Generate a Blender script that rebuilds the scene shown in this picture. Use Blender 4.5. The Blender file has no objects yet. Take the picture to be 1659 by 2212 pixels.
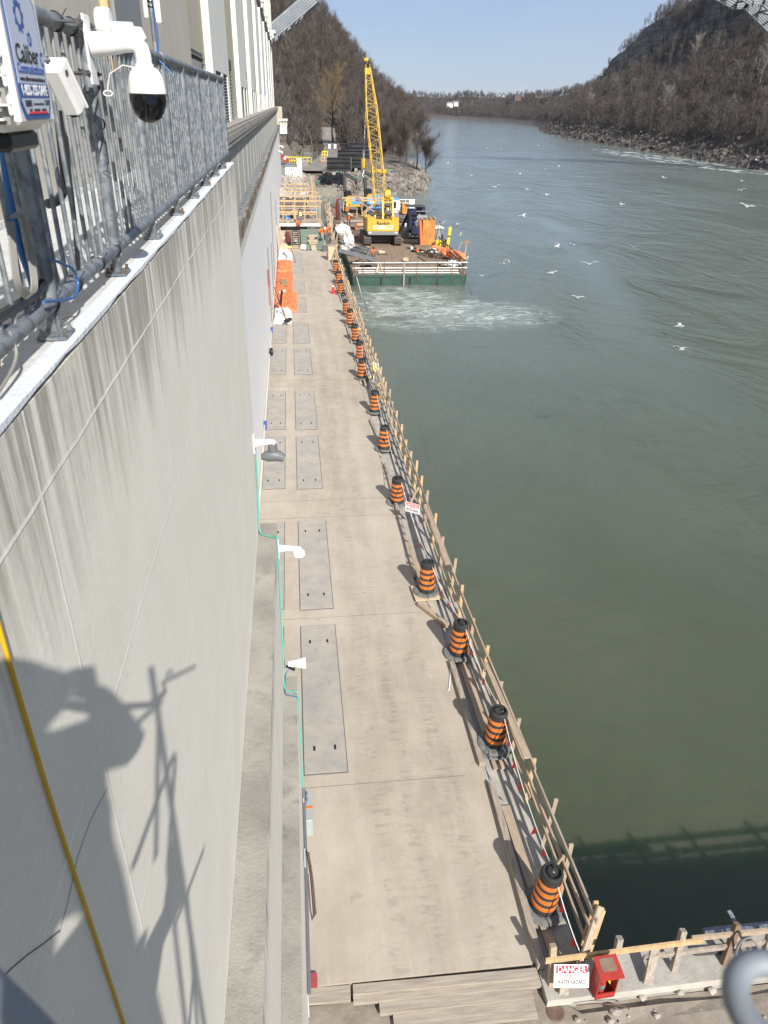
import bpy, bmesh, math, random
import numpy as np
from mathutils import Vector, Matrix, Euler
random.seed(7)
R_ = math.radians
sc = bpy.context.scene
COL = sc.collection

# ------------------------------------------------------------------ camera
F, PX, PY = 1600.0, 829.5, 1106.0
def cam_axes():
    y = Vector((622 - PX, -(220 - PY), -F)).normalized()
    q = Vector((1622 - PX, -(240 - PY), -F))
    z = q.cross(y).normalized()
    if z.y < 0: z = -z
    x = y.cross(z)
    return Matrix((x, y, z))
CR = cam_axes()
cd = bpy.data.cameras.new('camera'); cam = bpy.data.objects.new('camera', cd); COL.objects.link(cam)
cam.matrix_world = CR.to_4x4()
cd.sensor_fit = 'HORIZONTAL'; cd.sensor_width = 36.0; cd.lens = F / 1659.0 * 36.0
cd.clip_start = 0.02; cd.clip_end = 9000
cd.dof.use_dof = True; cd.dof.focus_distance = 14.0; cd.dof.aperture_fstop = 8.0
sc.camera = cam
def ray(px, py): return CR @ Vector((px - PX, -(py - PY), -F))
def at(px, py, Z=None, X=None, Y=None):
    d = ray(px, py)
    if Z is not None: return d * (Z / d.z)
    if X is not None: return d * (X / d.x)
    return d * (Y / d.y)

# ------------------------------------------------------------------ sky, sun
SUN = Vector((0.256, -0.767, 0.588)).normalized()
w = bpy.data.worlds.new('World'); sc.world = w; w.use_nodes = True
nt = w.node_tree
sky = nt.nodes.new('ShaderNodeTexSky'); sky.sky_type = 'NISHITA'; sky.sun_disc = False
sky.sun_elevation = math.asin(SUN.z); sky.sun_rotation = math.atan2(SUN.x, SUN.y)
sky.air_density = 1.0; sky.dust_density = 0.05; sky.ozone_density = 4.0; sky.altitude = 100
bg = nt.nodes['Background']; bg.inputs[1].default_value = 0.062
tn = nt.nodes.new('ShaderNodeMix'); tn.data_type = 'RGBA'; tn.blend_type = 'MULTIPLY'; tn.inputs[0].default_value = 1; tn.inputs[7].default_value = (0.95, 0.97, 1.09, 1)
nt.links.new(sky.outputs[0], tn.inputs[6]); 
hz = nt.nodes.new('ShaderNodeMix'); hz.data_type = 'RGBA'; hz.inputs[0].default_value = .55; hz.inputs[7].default_value = (4.7, 6.0, 8.8, 1)
nt.links.new(tn.outputs[2], hz.inputs[6])
wc = nt.nodes.new('ShaderNodeTexCoord'); wm = nt.nodes.new('ShaderNodeMapping'); wm.inputs['Scale'].default_value = (1.2, 1.2, 7)
nt.links.new(wc.outputs['Generated'], wm.inputs[0])
wn = nt.nodes.new('ShaderNodeTexNoise'); wn.inputs['Scale'].default_value = 1.6; wn.inputs['Detail'].default_value = 6; wn.inputs['Distortion'].default_value = .7
nt.links.new(wm.outputs[0], wn.inputs['Vector'])
wr = nt.nodes.new('ShaderNodeMapRange'); wr.inputs[1].default_value = .42; wr.inputs[2].default_value = .75; wr.inputs[4].default_value = .38
nt.links.new(wn.outputs[0], wr.inputs[0])
cl_ = nt.nodes.new('ShaderNodeMix'); cl_.data_type = 'RGBA'; cl_.inputs[7].default_value = (7.2, 7.8, 8.8, 1)
nt.links.new(wr.outputs[0], cl_.inputs[0]); nt.links.new(hz.outputs[2], cl_.inputs[6]); nt.links.new(cl_.outputs[2], bg.inputs[0])
sd = bpy.data.lights.new('sun', 'SUN'); sd.energy = 5.0; sd.angle = R_(0.55); sd.color = (1, 0.95, 0.88)
so = bpy.data.objects.new('sun', sd); COL.objects.link(so)
so.rotation_euler = (-SUN).to_track_quat('-Z', 'Y').to_euler(); so.location = SUN * 50
sc.view_settings.view_transform = 'Standard'; sc.view_settings.look = 'None'
sc.view_settings.exposure = 0.52; sc.view_settings.gamma = 1.0
sc.render.engine = 'CYCLES'

# ------------------------------------------------------------------ materials
MATS = {}
def mat(name, col, rough=0.7, metal=0.0, col2=None, scale=3.0, bump=0.0, bscale=20.0, stretch=(1, 1, 1), detail=5.0,
        spec=0.5, lo=0.35, hi=0.65, col3=None, scale3=20.0, f3=0.5):
    if name in MATS: return MATS[name]
    m = bpy.data.materials.new(name); m.use_nodes = True
    t = m.node_tree; b = t.nodes['Principled BSDF']
    b.inputs['Roughness'].default_value = rough; b.inputs['Metallic'].default_value = metal
    b.inputs['Specular IOR Level'].default_value = spec
    b.inputs['Base Color'].default_value = (*col, 1)
    tc = t.nodes.new('ShaderNodeTexCoord'); mp = t.nodes.new('ShaderNodeMapping')
    mp.inputs['Scale'].default_value = stretch
    oi = t.nodes.new('ShaderNodeObjectInfo'); va = t.nodes.new('ShaderNodeVectorMath'); va.operation = 'MULTIPLY_ADD'; va.inputs[1].default_value = (17, 23, 31)
    cb = t.nodes.new('ShaderNodeCombineXYZ')
    for i in range(3): t.links.new(oi.outputs['Random'], cb.inputs[i])
    t.links.new(cb.outputs[0], va.inputs[0]); t.links.new(tc.outputs['Object'], va.inputs[2]); t.links.new(va.outputs[0], mp.inputs[0])
    def noise(s, d=detail):
        n = t.nodes.new('ShaderNodeTexNoise'); n.inputs['Scale'].default_value = s; n.inputs['Detail'].default_value = d
        n.inputs['Roughness'].default_value = 0.6
        t.links.new(mp.outputs[0], n.inputs['Vector']); return n
    last = None
    if col2 is not None:
        n = noise(scale); mr = t.nodes.new('ShaderNodeMapRange')
        mr.inputs[1].default_value = lo; mr.inputs[2].default_value = hi
        mx = t.nodes.new('ShaderNodeMix'); mx.data_type = 'RGBA'
        mx.inputs[6].default_value = (*col, 1); mx.inputs[7].default_value = (*col2, 1)
        t.links.new(n.outputs[0], mr.inputs[0]); t.links.new(mr.outputs[0], mx.inputs[0]); last = mx.outputs[2]
        if col3 is not None:
            n3 = noise(scale3); r3 = t.nodes.new('ShaderNodeMapRange'); r3.inputs[1].default_value = 0.5; r3.inputs[2].default_value = 0.72
            r3.inputs[4].default_value = f3
            m3 = t.nodes.new('ShaderNodeMix'); m3.data_type = 'RGBA'; m3.inputs[7].default_value = (*col3, 1)
            t.links.new(n3.outputs[0], r3.inputs[0]); t.links.new(r3.outputs[0], m3.inputs[0]); t.links.new(last, m3.inputs[6]); last = m3.outputs[2]
        t.links.new(last, b.inputs['Base Color'])
    if bump:
        nb = noise(bscale, 6); bp = t.nodes.new('ShaderNodeBump'); bp.inputs['Strength'].default_value = bump
        bp.inputs['Distance'].default_value = 0.02
        t.links.new(nb.outputs[0], bp.inputs['Height']); t.links.new(bp.outputs[0], b.inputs['Normal'])
    MATS[name] = m; m['last'] = 0
    return m
def nodes_of(m): return m.node_tree, m.node_tree.nodes['Principled BSDF']
def mathn(t, op, a, b=None, c=None):
    n = t.nodes.new('ShaderNodeMath'); n.operation = op
    for i, v in enumerate((a, b, c)):
        if v is None: continue
        if isinstance(v, (int, float)): n.inputs[i].default_value = v
        else: t.links.new(v, n.inputs[i])
    return n.outputs[0]
def maprange(t, v, a, b, c=0.0, d=1.0):
    n = t.nodes.new('ShaderNodeMapRange'); t.links.new(v, n.inputs[0])
    for i, x in enumerate((a, b, c, d)): n.inputs[i + 1].default_value = x
    return n.outputs[0]
def mixc(t, f, a, b):
    n = t.nodes.new('ShaderNodeMix'); n.data_type = 'RGBA'
    if isinstance(f, (int, float)): n.inputs[0].default_value = f
    else: t.links.new(f, n.inputs[0])
    for i, v in ((6, a), (7, b)):
        if isinstance(v, tuple): n.inputs[i].default_value = (*v, 1)
        else: t.links.new(v, n.inputs[i])
    return n.outputs[2]
def nz(t, vec, s, d=4, rough=0.6, dist=0):
    n = t.nodes.new('ShaderNodeTexNoise'); n.inputs['Scale'].default_value = s; n.inputs['Detail'].default_value = d
    n.inputs['Roughness'].default_value = rough; n.inputs['Distortion'].default_value = dist
    t.links.new(vec, n.inputs['Vector']); return n.outputs[0]
def mapping(t, src, scale=(1, 1, 1), rot=(0, 0, 0)):
    n = t.nodes.new('ShaderNodeMapping'); n.inputs['Scale'].default_value = scale; n.inputs['Rotation'].default_value = rot
    t.links.new(src, n.inputs[0]); return n.outputs[0]

def wall_material(name, base, dirty, streak_top=None, streak_len=1.2, seams=(2.4, 1.2), dirt=0.14, patch=None):
    """painted cast concrete: pour seams, pocks and vertical runs of dirt below the top edge"""
    m = bpy.data.materials.new(name); m.use_nodes = True; t, b = nodes_of(m); MATS[name] = m
    g = t.nodes.new('ShaderNodeNewGeometry'); pos = g.outputs['Position']
    sp = t.nodes.new('ShaderNodeSeparateXYZ'); t.links.new(pos, sp.inputs[0])
    st = nz(t, mapping(t, pos, (1.0, 4.6, 0.16)), 2.2, 7, .68)
    blot = nz(t, pos, 1.1, 5); fine = nz(t, pos, 45, 3)
    c = mixc(t, maprange(t, blot, 0.3, 0.75, 0, 0.35), base, dirty)
    if patch:
        c = mixc(t, maprange(t, nz(t, mapping(t, pos, (1, 0.25, 0.5)), 0.9, 2), 0.5, 0.54, 0, 0.6), c, patch)
    sm = maprange(t, st, 0.5, 0.72)
    if streak_top is not None:
        d = mathn(t, 'SUBTRACT', streak_top, sp.outputs['Z'])
        ln = mathn(t, 'MULTIPLY', nz(t, mapping(t, pos, (1, 2.2, 0.02)), 2.0, 3), streak_len * 2)
        fade = mathn(t, 'SUBTRACT', 1.0, mathn(t, 'DIVIDE', d, ln)); fade = mathn(t, 'MAXIMUM', fade, 0.0)
        k = mathn(t, 'MULTIPLY', mathn(t, 'MULTIPLY', fade, maprange(t, st, 0.38, 0.62)), maprange(t, nz(t, mapping(t, pos, (1, .9, .6)), 1.6, 5, .7), .32, .58, .25, 1.25)); k = mathn(t, 'MINIMUM', mathn(t, 'MULTIPLY', k, 1.15), 0.75)
        c = mixc(t, k, c, tuple(x * 0.38 for x in dirty))
    c = mixc(t, mathn(t, 'MULTIPLY', sm, dirt), c, dirty)
    c = mixc(t, maprange(t, fine, 0.35, 0.7, 0, 0.18), c, tuple(x * 0.75 for x in dirty))
    vo = t.nodes.new('ShaderNodeTexVoronoi'); vo.inputs['Scale'].default_value = 1.9; t.links.new(pos, vo.inputs['Vector'])
    c = mixc(t, maprange(t, vo.outputs['Distance'], .03, .012, 0, .8), c, tuple(x * .3 for x in dirty))
    # seams
    cb = t.nodes.new('ShaderNodeCombineXYZ'); t.links.new(sp.outputs['Y'], cb.inputs[0]); t.links.new(sp.outputs['Z'], cb.inputs[1])
    br = t.nodes.new('ShaderNodeTexBrick'); br.offset = 0.0; br.inputs['Scale'].default_value = 1.0
    br.inputs['Mortar Size'].default_value = 0.011; br.inputs['Mortar Smooth'].default_value = 0.3
    br.inputs['Brick Width'].default_value = seams[0]; br.inputs['Row Height'].default_value = seams[1]
    wob = t.nodes.new('ShaderNodeVectorMath'); wob.operation = 'ADD'
    nn = t.nodes.new('ShaderNodeTexNoise'); nn.inputs['Scale'].default_value = 3; t.links.new(pos, nn.inputs['Vector'])
    vs = t.nodes.new('ShaderNodeVectorMath'); vs.operation = 'SCALE'; vs.inputs['Scale'].default_value = 0.02
    t.links.new(nn.outputs['Color'], vs.inputs[0]); t.links.new(cb.outputs[0], wob.inputs[0]); t.links.new(vs.outputs[0], wob.inputs[1])
    t.links.new(wob.outputs[0], br.inputs['Vector'])
    seam = mathn(t, 'MULTIPLY', br.outputs['Fac'], maprange(t, nz(t, pos, 1.7, 3), .35, .6, .45, 1))
    c = mixc(t, mathn(t, 'MULTIPLY', seam, .75), c, tuple(min(.95, x * 1.25) for x in base))
    bp = t.nodes.new('ShaderNodeBump'); bp.inputs['Strength'].default_value = 0.8; bp.inputs['Distance'].default_value = 0.012
    t.links.new(br.outputs['Fac'], bp.inputs['Height'])
    b2 = t.nodes.new('ShaderNodeBump'); b2.inputs['Strength'].default_value = 0.3; b2.inputs['Distance'].default_value = 0.006
    t.links.new(nz(t, pos, 26, 7), b2.inputs['Height']); t.links.new(bp.outputs[0], b2.inputs['Normal'])
    t.links.new(b2.outputs[0], b.inputs['Normal']); t.links.new(c, b.inputs['Base Color'])
    b.inputs['Roughness'].default_value = 0.75; b.inputs['Specular IOR Level'].default_value = 0.3
    return m

M_nearwall = wall_material('cream_painted_concrete', (0.82, 0.79, 0.70), (0.60, 0.565, 0.47), streak_top=-0.88, streak_len=.85)
M_lowwall = wall_material('white_painted_concrete', (0.84, 0.835, 0.80), (0.74, 0.73, 0.69), seams=(7.3, 3.0), dirt=0.25, patch=(0.79, 0.785, 0.83))
M_midwall = wall_material('grey_stained_concrete', (0.47, 0.46, 0.42), (0.30, 0.30, 0.29), seams=(7.3, 3.0), dirt=0.9)
M_block = wall_material('tan_cracked_concrete', (0.52, 0.49, 0.42), (0.33, 0.31, 0.26), seams=(5.2, 1.9), dirt=0.4)
M_beige = wall_material('beige_bay_plaster', (0.45, 0.42, 0.32), (0.34, 0.31, 0.23), seams=(9, 4.1), dirt=0.7)
M_pilaster = wall_material('white_pilaster_paint', (0.66, 0.67, 0.62), (0.5, 0.5, 0.46), seams=(20, 2.3), dirt=0.25)
M_ledge = mat('weathered_grey_concrete', (0.24, 0.22, 0.19), 0.85, col2=(0.36, 0.34, 0.29), scale=1.3, bump=0.5, bscale=30, col3=(0.14, 0.13, 0.115), scale3=2.6, f3=0.8)
M_coping = mat('white_painted_coping', (0.60, 0.61, 0.60), 0.7, col2=(0.48, 0.48, 0.46), scale=5, bump=0.6, bscale=45, col3=(0.4, 0.4, 0.39), scale3=22, f3=0.5)
M_cornice = mat('dark_stained_cornice', (0.19, 0.18, 0.165), 0.85, col2=(0.30, 0.29, 0.26), scale=2, bump=0.4, bscale=20)
M_terrace = mat('terrace_concrete', (0.27, 0.25, 0.22), 0.9, col2=(0.36, 0.33, 0.29), scale=2, bump=0.4)
M_galvl = mat('clean_galvanised_pipe', (0.19, 0.215, 0.24), 0.65, 0.2, col2=(0.25, 0.275, 0.30), scale=12)
M_galv = mat('galvanised_steel', (0.15, 0.17, 0.19), 0.5, 0.4, col2=(0.25, 0.27, 0.285), scale=16, bump=0.08, bscale=30, lo=0.45, hi=0.52, col3=(0.10, 0.12, 0.145), scale3=6, f3=0.7)
M_steel = mat('hatch_steel', (0.33, 0.315, 0.285), 0.7, 0.1, col2=(0.42, 0.375, 0.31), scale=1.4, bump=0.35, bscale=160, col3=(0.27, 0.265, 0.255), scale3=3.0, f3=0.6)
M_frame = mat('hatch_frame_steel', (0.13, 0.13, 0.135), 0.7, 0.2)
M_dark = mat('dark_void', (0.01, 0.01, 0.012), 0.9)
M_white = mat('white_enclosure_plastic', (0.78, 0.78, 0.76), 0.35, col2=(0.74, 0.74, 0.71), scale=6)
M_black = mat('black_plastic', (0.012, 0.012, 0.013), 0.35)
M_gloss = mat('black_dome_glass', (0.004, 0.004, 0.005), 0.04)
M_blue = mat('blue_cable', (0.02, 0.11, 0.32), 0.45)
M_greycable = mat('grey_cable', (0.24, 0.23, 0.21), 0.6)
M_green = mat('green_conduit', (0.08, 0.38, 0.30), 0.5)
M_yellowrope = mat('yellow_cable', (0.62, 0.36, 0.01), 0.5)
M_grey = mat('grey_camera_shell', (0.13, 0.135, 0.145), 0.5)
M_orange = mat('orange_reflective_band', (0.74, 0.19, 0.025), 0.45, col2=(0.55, 0.15, 0.03), scale=5, col3=(0.28, 0.12, 0.05), scale3=11, f3=.7)
M_rubber = mat('black_rubber', (0.018, 0.018, 0.018), 0.75, col2=(0.035, 0.034, 0.032), scale=6)
M_rubgrey = mat('dusty_rubber_base', (0.10, 0.105, 0.105), 0.8, col2=(0.19, 0.19, 0.18), scale=9, bump=0.3)
M_wood = mat('weathered_lumber', (0.42, 0.33, 0.235), 0.8, col2=(0.32, 0.25, 0.18), scale=2.2, stretch=(6, 1, 6), bump=0.3, bscale=12)
M_woodnew = mat('fresh_lumber', (0.56, 0.39, 0.21), 0.75, col2=(0.46, 0.30, 0.15), scale=3, stretch=(5, 5, 1))
M_woodgrey = mat('grey_lumber', (0.38, 0.33, 0.27), 0.85, col2=(0.24, 0.20, 0.165), scale=3, stretch=(5, 1, 5), bump=0.4, bscale=10)
M_woodx = mat('grey_lumber_boards', (0.38, 0.33, 0.27), 0.85, col2=(0.27, 0.23, 0.185), scale=3, stretch=(.5, 6, 6), bump=0.4, bscale=8)
M_brown = mat('brown_oiled_lumber', (0.16, 0.105, 0.07), 0.8, col2=(0.24, 0.17, 0.115), scale=3)
M_yellow = mat('crane_yellow_paint', (0.64, 0.41, 0.035), 0.5, col2=(0.52, 0.33, 0.04), scale=2, col3=(0.20, 0.14, 0.06), scale3=6, f3=0.6)
M_safety = mat('safety_yellow', (0.75, 0.62, 0.03), 0.5)
M_hull = mat('green_hull_paint', (0.020, 0.062, 0.050), 0.5, col2=(0.032, 0.085, 0.066), scale=1.2, col3=(0.05, 0.06, 0.04), scale3=3, f3=0.6)
M_red = mat('red_paint', (0.42, 0.035, 0.025), 0.55, col2=(0.30, 0.03, 0.02), scale=8)
M_darkred = mat('oxide_red_steel', (0.10, 0.02, 0.018), 0.7)
M_navy = mat('navy_machine_paint', (0.010, 0.022, 0.09), 0.5, col2=(0.012, 0.015, 0.03), scale=1.6, lo=.45, hi=.55)
M_bluep = mat('light_blue_panel', (0.10, 0.30, 0.62), 0.5)
M_tarp = mat('orange_tarpaulin', (0.80, 0.21, 0.09), 0.6, col2=(0.68, 0.14, 0.04), scale=2.2, bump=0.6, bscale=7)
M_whitetarp = mat('white_tarpaulin', (0.75, 0.75, 0.73), 0.6, col2=(0.6, 0.6, 0.6), scale=5, bump=0.4, bscale=8)
M_rust = mat('rusty_steel', (0.09, 0.055, 0.04), 0.8, col2=(0.15, 0.10, 0.07), scale=5)
M_darksteel = mat('dark_grey_steel', (0.045, 0.048, 0.052), 0.6, col2=(0.075, 0.075, 0.075), scale=4)
M_rock = mat('shore_rock', (0.22, 0.20, 0.175), 0.9, col2=(0.36, 0.33, 0.29), scale=0.9, bump=0.5, bscale=4, col3=(0.12, 0.11, 0.09), scale3=2.5, f3=0.7)
M_bark = mat('grey_bark', (0.086, 0.074, 0.063), 0.9, col2=(0.15, 0.13, 0.115), scale=0.6)
M_twig1 = mat('bare_brown_twigs', (0.066, 0.051, 0.041), 0.9)
M_twig2 = mat('bare_grey_twigs', (0.092, 0.077, 0.065), 0.9)
M_twig3 = mat('bare_red_brown_twigs', (0.074, 0.051, 0.040), 0.9)
M_tan = mat('budding_tan_twigs', (0.20, 0.145, 0.07), 0.9)
M_pale = mat('pale_bark', (0.26, 0.235, 0.20), 0.9)
M_palewood = mat('pale_grey_twigs', (0.145, 0.125, 0.105), 0.9)
M_rubble = mat('pale_rubble_concrete', (0.44, 0.40, 0.36), 0.9, col2=(0.26, 0.23, 0.2), scale=2)
M_skin = mat('skin', (0.42, 0.24, 0.17), 0.6)
M_vest = mat('orange_work_clothing', (0.75, 0.15, 0.03), 0.6)
M_hivis = mat('lime_safety_vest', (0.62, 0.72, 0.06), 0.6)
M_cloth = mat('dark_navy_workwear', (0.03, 0.032, 0.045), 0.9)
M_hat = mat('white_hard_hat', (0.8, 0.8, 0.78), 0.35)
M_redcloth = mat('red_fabric', (0.62, 0.03, 0.03), 0.7)
M_bird = mat('white_feathers', (0.55, 0.55, 0.54), 0.7)
M_birdgrey = mat('grey_feathers', (0.22, 0.22, 0.23), 0.7)
M_sign = mat('white_sign_board', (0.76, 0.76, 0.75), 0.5)
M_signblue = mat('blue_sign_ink', (0.045, 0.10, 0.30), 0.5)
M_signlight = mat('pale_sign_face', (0.50, 0.55, 0.66), 0.45)
M_ink = mat('black_ink', (0.02, 0.02, 0.02), 0.6)
M_signred = mat('red_sign_ink', (0.60, 0.02, 0.04), 0.5)
M_glass = mat('dark_window_glass', (0.02, 0.03, 0.035), 0.08)
M_rusty = mat('peeling_white_paint', (0.62, 0.60, 0.55), 0.8, col2=(0.20, 0.12, 0.08), scale=9, lo=0.5, hi=0.55)
M_plaingrey = mat('grey_painted_sheet', (0.20, 0.21, 0.21), 0.6)
M_ply = mat('plywood', (0.56, 0.45, 0.30), 0.8, col2=(0.48, 0.37, 0.25), scale=3)
M_matwood = mat('timber_crane_mat', (0.26, 0.185, 0.125), 0.85, col2=(0.17, 0.12, 0.085), scale=0.8, stretch=(3, 1, 1), bump=0.4, bscale=6, col3=(0.36, 0.28, 0.20), scale3=1.5, f3=0.6)
M_formgreen = mat('green_rebar_form', (0.22, 0.30, 0.24), 0.8, col2=(0.32, 0.36, 0.28), scale=3, stretch=(8, 1, 1))
M_bridge = mat('bridge_steel', (0.27, 0.30, 0.32), 0.6, col2=(0.20, 0.22, 0.24), scale=0.5)

# ------------------------------------------------------------------ mesh builder
class MB:
    def __init__(s): s.v = []; s.f = []; s.m = []; s.k = 0
    def add(s, vs, fs, k=None):
        o = len(s.v); s.v += [tuple(v) for v in vs]; s.f += [tuple(i + o for i in f) for f in fs]; s.m += [s.k if k is None else k] * len(fs); return s
    def box(s, c, d, rot=(0, 0, 0), bev=0.0):
        M = Euler(rot).to_matrix(); c = Vector(c); hx, hy, hz = d[0] / 2, d[1] / 2, d[2] / 2
        if bev > 0:
            b = min(bev, hx * .9, hy * .9, hz * .9)
            vs = []
            for sx in (-1, 1):
                for sy in (-1, 1):
                    for sz in (-1, 1):
                        vs += [(sx * hx, sy * (hy - b), sz * (hz - b)), (sx * (hx - b), sy * hy, sz * (hz - b)), (sx * (hx - b), sy * (hy - b), sz * hz)]
            bm = bmesh.new()
            for v in vs: bm.verts.new(v)
            bmesh.ops.convex_hull(bm, input=bm.verts)
            bm.verts.index_update()
            s.add([c + M @ v.co for v in bm.verts], [[v.index for v in f.verts] for f in bm.faces]); bm.free(); return s
        vs = [c + M @ Vector((sx * hx, sy * hy, sz * hz)) for sx in (-1, 1) for sy in (-1, 1) for sz in (-1, 1)]
        return s.add(vs, [(0, 1, 3, 2), (4, 6, 7, 5), (0, 4, 5, 1), (2, 3, 7, 6), (0, 2, 6, 4), (1, 5, 7, 3)])
    def bx(s, x0, x1, y0, y1, z0, z1): return s.box(((x0 + x1) / 2, (y0 + y1) / 2, (z0 + z1) / 2), (abs(x1 - x0), abs(y1 - y0), abs(z1 - z0)))
    def bar(s, p, q, wd, th, up=(0, 0, 1)):
        p, q = Vector(p), Vector(q); d = (q - p); L = d.length; d.normalize(); u = Vector(up)
        if abs(d.dot(u)) > .98: u = Vector((0, 1, 0))
        a = d.cross(u).normalized(); b = a.cross(d)
        vs = []
        for e in (p, q):
            for sa, sb in ((-1, -1), (1, -1), (1, 1), (-1, 1)): vs.append(e + a * sa * wd / 2 + b * sb * th / 2)
        return s.add(vs, [(0, 1, 2, 3), (7, 6, 5, 4), (0, 4, 5, 1), (1, 5, 6, 2), (2, 6, 7, 3), (3, 7, 4, 0)])
    def tube(s, p, q, r, n=8, r2=None, cap=True):
        return s.path([p, q], r, n, radii=[r, r if r2 is None else r2], cap=cap)
    def path(s, pts, r, n=8, radii=None, cap=True, closed=False):
        pts = [Vector(p) for p in pts]; N = len(pts); o = []; prev = None
        for i, p in enumerate(pts):
            if closed: d = pts[(i + 1) % N] - pts[i - 1]
            else: d = pts[min(i + 1, N - 1)] - pts[max(i - 1, 0)]
            if d.length < 1e-9: d = Vector((0, 0, 1))
            d.normalize()
            if prev is None:
                u = Vector((0, 0, 1)) if abs(d.z) < .9 else Vector((1, 0, 0)); a = d.cross(u).normalized()
            else: a = (prev - d * prev.dot(d)).normalized()
            prev = a; b = d.cross(a); rr = radii[i] if radii else r
            o += [p + (a * math.cos(2 * math.pi * j / n) + b * math.sin(2 * math.pi * j / n)) * rr for j in range(n)]
        fs = []
        for i in range(N if closed else N - 1):
            i2 = (i + 1) % N
            for j in range(n): fs.append((i * n + j, i * n + (j + 1) % n, i2 * n + (j + 1) % n, i2 * n + j))
        if cap and not closed: fs += [tuple(range(n))[::-1], tuple((N - 1) * n + j for j in range(n))]
        return s.add(o, fs)
    def lathe(s, prof, n=24, c=(0, 0, 0), axis='Z', k=None):
        c = Vector(c); vs = []
        for r, z in prof:
            for j in range(n):
                a = 2 * math.pi * j / n; x, y = r * math.cos(a), r * math.sin(a)
                vs.append(c + (Vector((x, y, z)) if axis == 'Z' else Vector((z, x, y)) if axis == 'X' else Vector((x, z, y))))
        fs = [(i * n + j, i * n + (j + 1) % n, (i + 1) * n + (j + 1) % n, (i + 1) * n + j) for i in range(len(prof) - 1) for j in range(n)]
        if prof[0][0] > 1e-6: fs.append(tuple(range(n))[::-1])
        if prof[-1][0] > 1e-6: fs.append(tuple((len(prof) - 1) * n + j for j in range(n)))
        return s.add(vs, fs, k)
    def prism(s, poly, ext, frame):
        """poly: 2D points; frame: (origin, u, v, n); ext thickness along n"""
        o, u, v, n = [Vector(a) for a in frame]
        a = [o + u * p[0] + v * p[1] for p in poly]; b = [q + n * ext for q in a]; N = len(poly)
        return s.add(a + b, [tuple(range(N))[::-1], tuple(range(N, 2 * N))] + [(i, (i + 1) % N, N + (i + 1) % N, N + i) for i in range(N)])
    def quad(s, a, b, c, d): return s.add([a, b, c, d], [(0, 1, 2, 3)])
    def blob(s, c, d, amp=0.25, seed=0, sub=2, flat=0.0):
        bm = bmesh.new(); bmesh.ops.create_icosphere(bm, subdivisions=sub, radius=1)
        rn = random.Random(seed); ph = [(rn.uniform(1, 4), rn.uniform(0, 6), Vector((rn.gauss(0, 1), rn.gauss(0, 1), rn.gauss(0, 1)))) for _ in range(5)]
        vs = []
        for v in bm.verts:
            k = 1 + amp * sum(math.sin(a * v.co.dot(dd) + b) for a, b, dd in ph) / 3
            q = v.co * k; z = q.z
            if flat and z < -flat: z = -flat
            vs.append(Vector(c) + Vector((q.x * d[0], q.y * d[1], z * d[2])))
        bm.verts.index_update()
        s.add(vs, [[v.index for v in f.verts] for f in bm.faces]); bm.free(); return s
    def build(s, name, mats, parent=None, smooth=False, **props):
        me = bpy.data.meshes.new(name)
        me.from_pydata([tuple(v) for v in s.v], [], s.f)
        if not isinstance(mats, (list, tuple)): mats = [mats]
        for m in mats: me.materials.append(m)
        if len(mats) > 1:
            for p, k in zip(me.polygons, s.m): p.material_index = k
        bm = bmesh.new(); bm.from_mesh(me)
        bmesh.ops.recalc_face_normals(bm, faces=bm.faces); bm.to_mesh(me); bm.free()
        if smooth:
            me.shade_smooth()
            try: me.set_sharp_from_angle(angle=R_(38))
            except Exception: pass
        o = bpy.data.objects.new(name, me); COL.objects.link(o)
        if parent is not None: o.parent = parent
        for k, v in props.items(): o[k] = v
        return o

def thing(name, label, cat, loc=(0, 0, 0), rz=0.0, group=None, rot=None):
    o = bpy.data.objects.new(name, None); o.empty_display_size = 0.1; COL.objects.link(o)
    o.location = loc; o.rotation_euler = rot if rot else (0, 0, rz); o['label'] = label; o['category'] = cat
    if group: o['group'] = group
    return o
def tag(o, label, cat, group=None):
    o['label'] = label; o['category'] = cat
    if group: o['group'] = group
    return o
def struct(o): o['kind'] = 'structure'; return o
def stuff(o): o['kind'] = 'stuff'; return o
def dup(root, loc, rz=None, label=None, scale=None, rot=None):
    r = root.copy(); COL.objects.link(r); r.location = loc
    if rz is not None: r.rotation_euler = (0, 0, rz)
    if rot is not None: r.rotation_euler = rot
    if label: r['label'] = label
    if scale: r.scale = scale if isinstance(scale, (tuple, list)) else (scale,) * 3
    for ch in list(root.children):
        c = ch.copy(); COL.objects.link(c); c.parent = r
        for g in ch.children:
            d = g.copy(); COL.objects.link(d); d.parent = c
    return r
def text(s, size, material, M, parent, name='lettering', ext=0.0015, bold=0.0, sx=1.0, align='CENTER', shear=0, spacing=1.0):
    cu = bpy.data.curves.new(name, 'FONT'); cu.body = s; cu.size = size; cu.extrude = ext; cu.offset = bold
    cu.align_x = align; cu.align_y = 'CENTER'; cu.shear = shear; cu.space_character = spacing; cu.resolution_u = 3
    o = bpy.data.objects.new('tmp', cu); COL.objects.link(o)
    dg = bpy.context.evaluated_depsgraph_get(); me = bpy.data.meshes.new_from_object(o.evaluated_get(dg))
    bpy.data.objects.remove(o); bpy.data.curves.remove(cu)
    me.transform(M @ Matrix.Diagonal((sx, 1, 1, 1))); me.materials.clear(); me.materials.append(material); me.name = name
    ob = bpy.data.objects.new(name, me); COL.objects.link(ob); ob.parent = parent
    return ob
def frame_m(o, u, v):
    u = Vector(u).normalized(); n = u.cross(Vector(v)).normalized(); v = n.cross(u)
    M = Matrix((u, v, n)).transposed().to_4x4(); M.translation = Vector(o); return M
def jit(a): return random.uniform(-a, a)
WZ, DZ, BZ = -16.8, -14.0, -15.6          # water, quay deck, barge deck

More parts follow.
